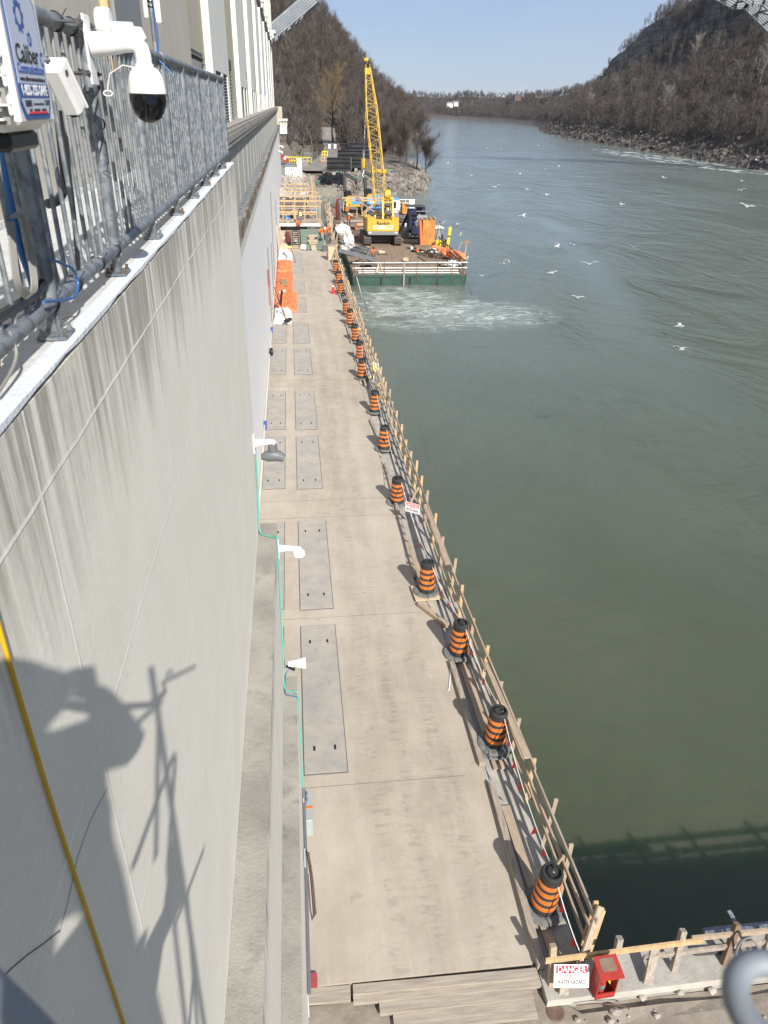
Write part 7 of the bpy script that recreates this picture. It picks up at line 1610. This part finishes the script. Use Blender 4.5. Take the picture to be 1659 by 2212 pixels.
# ================================================================== PEOPLE
def person(label, loc, rz, pose, top, trousers, hat=M_hat, vest=None, scale=1.0, bulk=1.0):
    """one continuous skinned body; faces -Y before rz. Joints in metres."""
    J = dict(pelvis=(0, 0, .95), spine=(0, .0, 1.15), chest=(0, 0, 1.36), neck=(0, 0, 1.50), head=(0, -.01, 1.62), crown=(0, 0, 1.74))
    for s_, n_ in ((-1, 'l'), (1, 'r')):
        J.update({f'hip{n_}': (s_ * .10, 0, .90), f'knee{n_}': (s_ * .12, -.02, .50), f'ankle{n_}': (s_ * .13, .02, .09), f'toe{n_}': (s_ * .15, -.16, .04),
                  f'sho{n_}': (s_ * .19, 0, 1.42), f'elb{n_}': (s_ * .26, .02, 1.13), f'wri{n_}': (s_ * .26, -.10, .90), f'hand{n_}': (s_ * .26, -.14, .82)})
    J.update(pose)
    Rr = dict(pelvis=.145, spine=.135, chest=.15, neck=.06, head=.092, crown=.055, hip=.095, knee=.062, ankle=.045, toe=.04, sho=.07, elb=.047, wri=.033, hand=.040)
    E_ = [('pelvis', 'spine'), ('spine', 'chest'), ('chest', 'neck'), ('neck', 'head'), ('head', 'crown')]
    for n_ in 'lr': E_ += [('pelvis', 'hip' + n_), ('hip' + n_, 'knee' + n_), ('knee' + n_, 'ankle' + n_), ('ankle' + n_, 'toe' + n_), ('chest', 'sho' + n_), ('sho' + n_, 'elb' + n_), ('elb' + n_, 'wri' + n_), ('wri' + n_, 'hand' + n_)]
    names = list(J); idx = {k: i for i, k in enumerate(names)}
    me = bpy.data.meshes.new('tmp'); me.from_pydata([J[k] for k in names], [(idx[a], idx[b_]) for a, b_ in E_], [])
    o = bpy.data.objects.new('tmp', me); COL.objects.link(o); md = o.modifiers.new('s', 'SKIN'); md.use_smooth_shade = True
    o.modifiers.new('u', 'SUBSURF').levels = 1; o.modifiers['u'].render_levels = 1
    for k in names:
        r_ = (Rr.get(k) or Rr[k[:-1]]) * (bulk * (1.25 if k[:3] in ('elb', 'wri') else 1) if k[:3] in ('sho', 'elb', 'wri', 'che', 'spi') else 1); v = me.skin_vertices[0].data[idx[k]]; v.radius = (r_, r_ * (.8 if k in ('chest', 'spine', 'pelvis') else 1)); v.use_root = k == 'pelvis'
    dg = bpy.context.evaluated_depsgraph_get(); bm_ = bpy.data.meshes.new_from_object(o.evaluated_get(dg)); bpy.data.objects.remove(o)
    mb = MB(); mb.v = [tuple(v.co) for v in bm_.vertices]; mb.f = [tuple(p.vertices) for p in bm_.polygons]
    segs = [(Vector(J[a]), Vector(J[b_]), b_) for a, b_ in E_]; mb.m = []
    for p in bm_.polygons:
        c = p.center; best = None
        for a, b_, nm in segs:
            t_ = max(0, min(1, (c - a).dot(b_ - a) / max(1e-6, (b_ - a).length_squared))); d = (c - (a + (b_ - a) * t_)).length - (.05 if nm in ('spine', 'chest') else 0)
            if best is None or d < best[0]: best = (d, nm, t_)
        nm = best[1]
        mb.m.append(0 if nm in ('head', 'crown') or nm.startswith('hand') else 3 if nm.startswith('toe') else 2 if nm.startswith(('hip', 'knee', 'ankle')) else 1)
    for n_ in 'lr':                       # five separate fingers, slightly curled
        h = Vector(J['hand' + n_]); w_ = Vector(J['wri' + n_]); d = (h - w_).normalized(); sd_ = d.cross(Vector((0, 1, 0.2))).normalized(); cu = sd_.cross(d)
        for q, (off, ln_) in enumerate(((-.026, .075), (-.009, .085), (.009, .08), (.026, .065))):
            b0 = h + sd_ * off + d * .025; mb.k = 0; mb.path([b0, b0 + d * ln_ * .5 + cu * .008, b0 + d * ln_ * .9 + cu * .03], .008, 5, radii=[.010, .009, .006])
        b0 = h - sd_ * .035; mb.path([b0, b0 - sd_ * .02 + d * .03, b0 - sd_ * .015 + d * .055 + cu * .01], .009, 5, radii=[.011, .010, .007])
    H_ = Vector(J['head']); up = (Vector(J['crown']) - H_).normalized(); fw = Vector((0, -1, 0)); fw = (fw - up * fw.dot(up)); fw = fw.normalized() if fw.length > .2 else Vector((0, 0, -1)); sx_ = up.cross(fw)
    mb.k = 0; mb.path([H_ + fw * .085 + up * .03, H_ + fw * .118 - up * .005], .012, 5, radii=[.008, .014])
    for s_ in (-1, 1): mb.blob(H_ + sx_ * s_ * .095 + up * .0, (.014, .02, .03), 0, 1, 1)
    mb.k = 3
    for s_ in (-1, 1): mb.blob(H_ + fw * .088 + sx_ * s_ * .034 + up * .03, (.012, .012, .009), 0, 1, 1)
    mb.box(H_ + fw * .090 - up * .04, (.045, .012, .010))
    t_ = thing('person', label, 'person', loc, rz=rz); t_.scale = (scale,) * 3
    mb.build('body', [M_skin, top, trousers, M_black], t_, smooth=True)
    if hat is not None:
        mb = MB(); Mx = frame_m((0, 0, 0), sx_, fw).to_3x3(); prof = [(.155, -.005), (.15, .0), (.125, .01), (.118, .06), (.085, .11), (.04, .13), (0, .135)]
        n = 18; vs = []
        for r_, z_ in prof:
            for j in range(n): a = 2 * math.pi * j / n; vs.append(H_ + up * (.045 + z_) + sx_ * math.cos(a) * r_ + fw * math.sin(a) * r_ * 1.12)
        mb.add(vs, [(i * n + j, i * n + (j + 1) % n, (i + 1) * n + (j + 1) % n, (i + 1) * n + j) for i in range(len(prof) - 1) for j in range(n)]); mb.build('hard_hat', hat, t_, smooth=True)
    if vest is not None:
        a, b_, c = Vector(J['pelvis']), Vector(J['spine']), Vector(J['chest']); mb = MB(); up2 = (c - a).normalized(); sxx = Vector((1, 0, 0)); f2 = sxx.cross(up2)
        ring = []
        for f_, wx, wy in ((0.02, .19, .15), (.5, .185, .145), (1.0, .20, .155), (1.18, .15, .12)):
            for j in range(16): an = 2 * math.pi * j / 16; ring.append(a + (c - a) * f_ + sxx * math.cos(an) * wx + f2 * math.sin(an) * wy)
        mb.add(ring, [(i * 16 + j, i * 16 + (j + 1) % 16, (i + 1) * 16 + (j + 1) % 16, (i + 1) * 16 + j) for i in range(3) for j in range(16)]); v_ = mb.build('safety_vest', vest, t_, smooth=True)
        for s_ in (-1, 1):
            mb = MB(); mb.bar(a + sxx * s_ * .10 - f2 * .155, c + up2 * .04 + sxx * s_ * .10 - f2 * .160, .05, .012, (0, 1, 0)); mb.bar(a + sxx * s_ * .10 + f2 * .155, c + up2 * .04 + sxx * s_ * .10 + f2 * .160, .05, .012, (0, 1, 0)); mb.build('reflective_stripe', M_safety if vest is not M_hivis else M_sign, v_)
    return t_
BEND = dict(spine=(0, -.12, 1.08), chest=(0, -.30, 1.20), neck=(0, -.42, 1.25), head=(0, -.53, 1.26), crown=(0, -.64, 1.30), shol=(-.19, -.33, 1.20), shor=(.19, -.33, 1.20), elbl=(-.24, -.42, .93), elbr=(.24, -.45, .95), wril=(-.18, -.55, .72), wrir=(.18, -.58, .74), handl=(-.16, -.60, .65), handr=(.16, -.63, .67), kneel=(-.13, -.12, .52), kneer=(.13, -.02, .50))
SIT = dict(pelvis=(0, 0, .25), spine=(0, .0, .45), chest=(0, -.04, .66), neck=(0, -.06, .80), head=(0, -.09, .92), crown=(0, -.10, 1.04), hipl=(-.10, 0, .22), hipr=(.10, 0, .22), kneel=(-.15, -.40, .30), kneer=(.15, -.38, .42), anklel=(-.14, -.62, .06), ankler=(.14, -.45, .05), toel=(-.15, -.78, .04), toer=(.15, -.62, .03), shol=(-.19, -.04, .72), shor=(.19, -.04, .72), elbl=(-.26, -.12, .45), elbr=(.26, -.12, .45), wril=(-.18, -.34, .40), wrir=(.18, -.34, .42), handl=(-.15, -.41, .40), handr=(.15, -.41, .42))
WALK = dict(kneel=(-.12, -.16, .52), anklel=(-.12, -.24, .10), toel=(-.13, -.42, .05), kneer=(.12, .06, .50), ankler=(.12, .26, .12), toer=(.13, .12, .04))
RAISE = dict(elbl=(-.27, -.20, 1.10), wril=(-.14, -.30, 1.36), handl=(-.10, -.33, 1.42), elbr=(.30, -.20, 1.12), wrir=(.08, -.30, 1.36), handr=(.03, -.33, 1.42))
CROUCH = dict(SIT, pelvis=(0, .1, .45), spine=(0, .02, .62), chest=(0, -.08, .80), neck=(0, -.14, .92), head=(0, -.20, 1.02), crown=(0, -.22, 1.14), hipl=(-.10, .08, .42), hipr=(.10, .08, .42), kneel=(-.16, -.28, .50), kneer=(.16, -.28, .46), anklel=(-.14, .0, .08), ankler=(.14, -.02, .08), toel=(-.15, -.16, .04), toer=(.15, -.18, .04), shol=(-.19, -.08, .86), shor=(.19, -.08, .86), elbl=(-.25, -.22, .62), elbr=(.25, -.22, .62), wril=(-.16, -.42, .52), wrir=(.16, -.42, .52), handl=(-.13, -.49, .50), handr=(.13, -.49, .50))
g = on5(647, 772); person('person in orange vest and white hard hat standing with back turned on the barge', (g.x, g.y, BZ + .02), 2.9, WALK, M_vest, M_cloth, M_hat, M_vest)
g = on5(618, 700); person('person in red-orange jacket standing by the excavator at the rear left of the barge', (g.x + .3, g.y, BZ + .02), .6, {}, M_vest, M_cloth, M_hat)
g = on5(435, 893, Z=DZ); person('person in orange jacket bending over the fence at the form, left of the pair', (3.0, g.y - .4, DZ + .12), 1.2, BEND, M_vest, M_cloth, M_hat, M_vest, 1.08)
g = on5(462, 893, Z=DZ); person('person in orange jacket bending over the fence at the form, right of the pair', (3.55, g.y + .2, DZ + .12), 1.6, BEND, M_vest, M_cloth, M_vest, M_vest, 1.08)
g = on5(268, 800, Z=DZ); person('person in lime vest standing on the white sheet at the end of the form', (g.x, 101.3, DZ + .31), .3, WALK, M_cloth, M_grey, M_black, M_hivis, 1.05)
g = on5(228, 815, Z=DZ); person('person in red vest crouching on the form beside the black bar rack', (g.x + .2, 98.6, DZ + .1), 1.9, CROUCH, M_vest, M_cloth, M_black, M_redcloth, 1.05)
g = on5(305, 665, Z=DZ); person('person in bright yellow jacket working among the yellow form beams', (g.x, 116.5, DZ + .1), .2, BEND, M_hivis, M_cloth, M_hivis, M_hivis, 1.1)
g = on5(848, 1040); person('person in orange jacket crouching at the foot of the gangway behind the front rail', (g.x - .1, g.y + .8, BZ + .15), .5, CROUCH, M_vest, M_cloth, M_darkred, None)

# photographer and the scaffold he stands on, just behind the camera (their shadow falls on the wall)
FZ = -1.62
sp2 = thing('scaffold_platform', 'scaffold work platform behind the viewpoint', 'scaffold', (0, -.9, FZ))
mb = MB(); mb.bx(-.84, .22, -.75, .42, -.06, 0); mb.build('deck_board', M_wood, sp2)
mb = MB(); mb.bx(-.84, .06, .36, .42, -4.2, -.07); mb.build('toe_panel', M_plaingrey, sp2)  # unseen panel, run far down to close a lit gap on the wall
mb = MB(); mb.bx(-.84, .05, -.70, .30, -5.5, -1.65); mb.build('shade_sheet', M_plaingrey, sp2)  # unseen sheet added to keep the lower wall in shadow
for x, y in ((.40, .3),): mb = MB(); mb.tube((x + .03, y, FZ * 0 + 1.84 if y > 0 else .2), (x - .12, y, -4.6), .022, 10); mb.build('standard', M_galv, sp2, smooth=True)
mb = MB(); mb.box((-.30, -.32, .56), (1.06, .34, 1.12), bev=.03); mb.build('shade_box', M_plaingrey, sp2)  # unseen box added to fill a lit patch in the wall shadow
def sc(p, q, r_=.018): mb = MB(); mb.tube((p[0], .3, p[1] - FZ), (q[0], .3, q[1] - FZ), r_, 8); mb.build('ledger', M_galv, sp2, smooth=True)
sc((.47, -.05), (.10, -.16)); sc((.43, -.12), (.24, -1.1)); sc((.49, -.52), (.12, -.95), .02); sc((.50, -.55), (.30, -1.30)); sc((.64, -1.70), (.30, -1.80), .022); sc((.40, -1.8), (.28, -3.2)); sc((.30, -1.3), (.18, -3.3)); sc((.38, -2.4), (.05, -3.4))
mb = MB(); mb.add([(.14, .29, -1.75 - FZ), (.40, .29, -1.05 - FZ), (.40, .29, -1.75 - FZ), (.14, .31, -1.75 - FZ), (.40, .31, -1.05 - FZ), (.40, .31, -1.75 - FZ)], [(0, 1, 2), (5, 4, 3), (0, 3, 4, 1), (1, 4, 5, 2), (2, 5, 3, 0)]); mb.build('gusset_plate', M_plaingrey, sp2)
person('photographer in a hard hat holding up a phone behind the viewpoint', (-.12, -.62, FZ), math.pi, RAISE, M_cloth, M_cloth, M_hat, None, 1.10, 1.45)
mb = MB(); mb.box((-.02, -.24, -.04), (.085, .03, .15), bev=.008); o = mb.build('phone', M_black); tag(o, 'black phone held up behind the viewpoint', 'phone')

# ================================================================== GULLS
def gull_proto():
    t_ = thing('gull', 'x', 'gull', (0, 0, 0), group='gulls flying over the river')
    mb = MB(); mb.path([(0, -.30, 0), (0, -.22, .01), (0, -.12, 0), (0, .02, -.01), (0, .16, 0), (0, .26, .01), (0, .31, .01)], .06, 10, radii=[.012, .045, .055, .075, .055, .025, .008]); b_ = mb.build('body', M_bird, t_, smooth=True)
    mb = MB(); mb.path([(0, -.29, .0), (0, -.35, -.01)], .01, 6, radii=[.013, .003]); mb.build('beak', M_safety, b_)
    mb = MB(); mb.add([(-.02, .24, .0), (.02, .24, .0), (.08, .40, .0), (-.08, .40, .0), (-.02, .24, .012), (.02, .24, .012), (.08, .40, .006), (-.08, .40, .006)], [(0, 1, 2, 3), (7, 6, 5, 4), (0, 4, 5, 1), (1, 5, 6, 2), (2, 6, 7, 3), (3, 7, 4, 0)]); mb.build('tail', M_bird, b_)
    for s_ in (-1, 1):
        A = [(.03, -.10, .02), (.32, -.16, .16), (.52, -.06, .14), (.72, .10, .05)]; Bk = [(.03, .10, .02), (.32, .04, .15), (.50, .10, .13), (.72, .11, .048)]
        vs = [(s_ * x, y, z) for x, y, z in A + Bk] + [(s_ * x, y, z - .012) for x, y, z in A + Bk]; fs = []
        for i in range(3): fs += [(i, i + 1, i + 5, i + 4), (8 + i, 12 + i, 13 + i, 9 + i), (i, 8 + i, 9 + i, i + 1), (i + 4, i + 5, 13 + i, 12 + i)]
        mb = MB(); mb.add(vs, fs, 0)
        for k in range(8, 12): mb.m[k] = 1
        mb.build('wing', [M_bird, M_birdgrey], t_)
    return t_
gu = gull_proto()
GL = [(1245, 1065, 62, 'large gull gliding with wings spread level over the green water at lower right'), (1560, 392, 36, 'white gull banking near the right edge above the dark ripples'), (765, 820, 36, 'dark-winged gull flying over the pale foam right of the barge'), (820, 663, 48, 'gull with long spread wings low over the water right of the barge'),
      (655, 568, 26, 'white gull with raised wings right of the barge crane'), (740, 568, 26, 'brownish gull right beside the white one, right of the barge'), (205, 475, 24, 'white gull with one wing raised just right of the barge machinery'), (130, 473, 26, 'grey gull flying beside the top of the blue machinery'),
      (412, 660, 20, 'gull diving near the front right corner of the barge'), (435, 648, 28, 'grey gull next to the diving one near the barge corner'), (318, 718, 17, 'gull hovering low over the water right of the barge hull'), (647, 704, 26, 'gull gliding above the foam streaks right of the barge'),
      (1245, 955, 24, 'gull flying above the large gliding one at lower right'), (1534, 315, 16, 'white gull hovering near the right edge below the rapids'), (1365, 212, 15, 'white gull over the rapids, nearest the shore'), (1438, 220, 13, 'white gull over the rapids, just right of another'), (1168, 257, 15, 'white gull below the rapids, left of the others'), (1605, 175, 14, 'white gull against the dark bank at the right edge'),
      (340, 120, 10, 'tiny white gull in the middle of the upper river'), (262, 248, 18, 'white gull over the pale blue reach of the river'), (380, 300, 22, 'dark gull low over the blue reach of the river')]
for x, y, s_ in [(11, 55, 8), (225, 70, 5), (485, 38, 4), (580, 105, 5), (155, 190, 14), (183, 220, 8), (405, 122, 6), (495, 240, 9), (478, 270, 8), (530, 313, 14), (622, 338, 14), (678, 204, 8), (615, 217, 9), (973, 383, 10), (505, 438, 30), (668, 580, 8), (1025, 582, 11), (1535, 272, 10), (1500, 172, 9), (1360, 85, 7), (1563, 87, 8), (1063, 42, 6), (973, 88, 7), (877, 72, 6), (805, 52, 5), (1350, 125, 6)]:
    GL.append((x, y, s_, 'tiny white gull flying far off over the upper river'))
GL.append((408, -126, 26, 'pale gull high against the sky above the distant right bank'))
rs = random.Random(2)
for i, (x, y, s_, lb) in enumerate(GL):
    px, py = (1350 + x * .6932) / 1.507, (400 + y * .6932) / 1.507; pxw = s_ * .6932 * (1.35 if s_ > 11 else 1.0)
    D = 1600 * 1.4 / max(pxw, 5.5); p = ray(px, py).normalized() * D
    gz = at(px, py, Z=WZ + 1.0) if py > 262 else p * 1.0
    if p.z < WZ + 1: p = gz
    o = gu if i == 0 else dup(gu, (0, 0, 0)); o['label'] = lb; o.location = p
    yaw = rs.uniform(-.5, .5) if i < 4 else rs.uniform(0, 6.28); o.rotation_euler = (rs.uniform(-.3, .3), rs.uniform(-.35, .35) if i else -.25, yaw + (math.pi if rs.random() < .5 else 0)); k = 1.0 if i < 12 else 1.15; o.scale = (k,) * 3
for i, (p, lb) in enumerate([(on5(1520, 990) + Vector((.15, 0, 2.0)), 'gull perched on the slanting stake at the front right of the barge'), (Vector((bx1 + .05, by0, BZ + 1.35)), 'gull perched on the front right corner post of the barge')]):
    t_ = thing('perched_gull', lb, 'gull', tuple(p)); mb = MB(); mb.path([(.05, 0, .42), (.0, 0, .36), (-.05, 0, .22), (-.16, 0, .14), (-.30, 0, .08)], .05, 9, radii=[.03, .05, .08, .06, .015]); mb.build('body', M_bird, t_, smooth=True); mb = MB(); mb.path([(-.02, 0, .28), (-.16, 0, .20), (-.34, 0, .10)], .06, 8, radii=[.05, .075, .01]); mb.build('folded_wings', M_birdgrey, t_, smooth=True)
    for s_ in (-.02, .03): mb = MB(); mb.tube((-.06, s_, .18), (-.06, s_, 0), .008, 5); mb.build('leg', M_safety, t_)

# scattered evergreens on the banks
def cone_arrays(seed, h=9.0):
    r = random.Random(seed); V = []; T = []; K = []
    for i in range(420):
        z = h * (.08 + .9 * r.random() ** 1.1); rad = (1 - z / h) * h * .2 + .15; a = r.uniform(0, 6.28); p = Vector((0, 0, z)); q = Vector((math.cos(a) * rad, math.sin(a) * rad, z - rad * .25)); m_ = p.lerp(q, r.uniform(.3, .7)); w_ = Vector((-math.sin(a), math.cos(a), r.uniform(-.4, .4))) * r.uniform(.15, .4)
        o = len(V); V.extend([m_ - w_, m_ + w_, q + Vector((0, 0, r.uniform(-.3, .1)))]); T.append((o, o + 1, o + 2)); K.append(1)
    return np.array([tuple(v) for v in V], np.float32), np.array(T, np.int32), np.array(K, np.int32)
CN = [cone_arrays(i) for i in range(3)]; n = 150
T0 = rng.uniform(300, 1300, n); S0 = np.where(rng.uniform(0, 1, n) < .5, rng.uniform(96, 150, n), rng.uniform(30, 110, n)); pp, zz_ = zright(T0, S0)
yl = rng.uniform(260, 560, 30); xl = rng.uniform(-30, 60, 30); zl = zleft(xl, yl); pts = np.concatenate([np.concatenate([pp, zz_[:, None]], 1), np.stack([xl, yl, zl], -1)[zl > -8]])
forest('evergreen_scatter', CN, pts, rng.uniform(.6, 1.3, len(pts)), [M_bark, mat('dark_evergreen', (.022, .034, .018), .9)], np.zeros(len(pts), int), 'small dark evergreens scattered among the bare woods on both banks', 'evergreens')
# small gear lying about the barge
CG = [('hose_coil', 'black hose coil', M_black), ('orange_bucket', 'orange bucket', M_vest), ('tool_crate', 'open plywood tool crate', M_ply), ('steel_plate', 'rusty steel plate', M_rust), ('chain_heap', 'dark chain heap', M_darksteel), ('white_pail', 'white plastic pail', M_white)]
CP = [(690, 800, 'left of the crane body'), (560, 790, 'at the left barge edge by the worker'), (620, 755, 'behind the worker on the barge'), (700, 880, 'in front of the left crane track'), (780, 965, 'in front of the crane'), (1130, 960, 'right of the loose timber mats'), (1175, 985, 'beside the debris pile'), (900, 1000, 'in the middle of the front timber mats'), (1080, 770, 'behind the scrap planks'), (1020, 790, 'beside the generator set'), (660, 700, 'below the left excavator'), (840, 705, 'under the timber gate'), (1240, 985, 'at the foot of the orange box'), (1100, 1060, 'near the front rail, right half'), (720, 1065, 'near the front rail, left half')]
rs = random.Random(12)
for i, (x, y, wh) in enumerate(CP):
    for j in range(2):
        nm, tx_, m_ = CG[(i * 2 + j) % 6]; g = on5(x + j * 16, y + j * 7); t_ = thing(nm, f'{tx_} lying {wh}', tx_.split()[-1], (g.x, g.y, BZ + .12), rz=rs.uniform(0, 3))
        mb = MB()
        if nm == 'hose_coil':
            for k in range(4): mb.path([((.35 + k * .05) * math.cos(a), (.35 + k * .05) * math.sin(a), .05 + .05 * k) for a in np.linspace(0, 6.28, 16)[:-1]], .035, 6, closed=True)
            mb.build('coil', m_, t_)
        elif nm in ('orange_bucket', 'white_pail'):
            mb.lathe([(.15, 0), (.18, .38), (.165, .38), (.14, .05), (0, .05)], 14); mb.build('shell', m_, t_); mb = MB(); mb.path([(-.17, 0, .36), (0, .1, .5), (.17, 0, .36)], .01, 5); mb.build('handle', M_galv, t_)
        elif nm == 'tool_crate':
            for a, b_, c, d in ((-.4, .4, -.3, -.27), (-.4, .4, .27, .3), (-.4, -.37, -.27, .27), (.37, .4, -.27, .27)): mb.bx(a, b_, c, d, 0, .35)
            mb.build('sides', m_, t_); mb = MB(); mb.box((0, 0, .12), (.7, .5, .2)); mb.build('contents', M_rust, t_)
        elif nm == 'steel_plate': mb.box((0, 0, .05), (1.2, .7, .04), (.04, .03, 0)); mb.box((.1, .1, .10), (.9, .5, .04)); mb.build('plates', m_, t_)
        else:
            for k in range(26): mb.lathe([(.05, -.02), (.07, 0), (.05, .02)], 7, (rs.gauss(0, .2), rs.gauss(0, .2), .04 + rs.random() * .12))
            mb.build('links', m_, t_)

# ================================================================== HAZE
hm = bpy.data.materials.new('river_haze'); hm.use_nodes = True; t = hm.node_tree
t.nodes.remove(t.nodes['Principled BSDF']); pv = t.nodes.new('ShaderNodeVolumePrincipled')
pv.inputs['Color'].default_value = (.86, .92, 1, 1); pv.inputs['Density'].default_value = 0.00006; pv.inputs['Anisotropy'].default_value = .2
t.links.new(pv.outputs[0], t.nodes['Material Output'].inputs['Volume'])
mb = MB(); mb.bx(-500, 1300, -120, 2300, -60, 160); o = mb.build('haze', hm); stuff(o); tag(o, 'thin pale haze lying over the river gorge', 'haze')
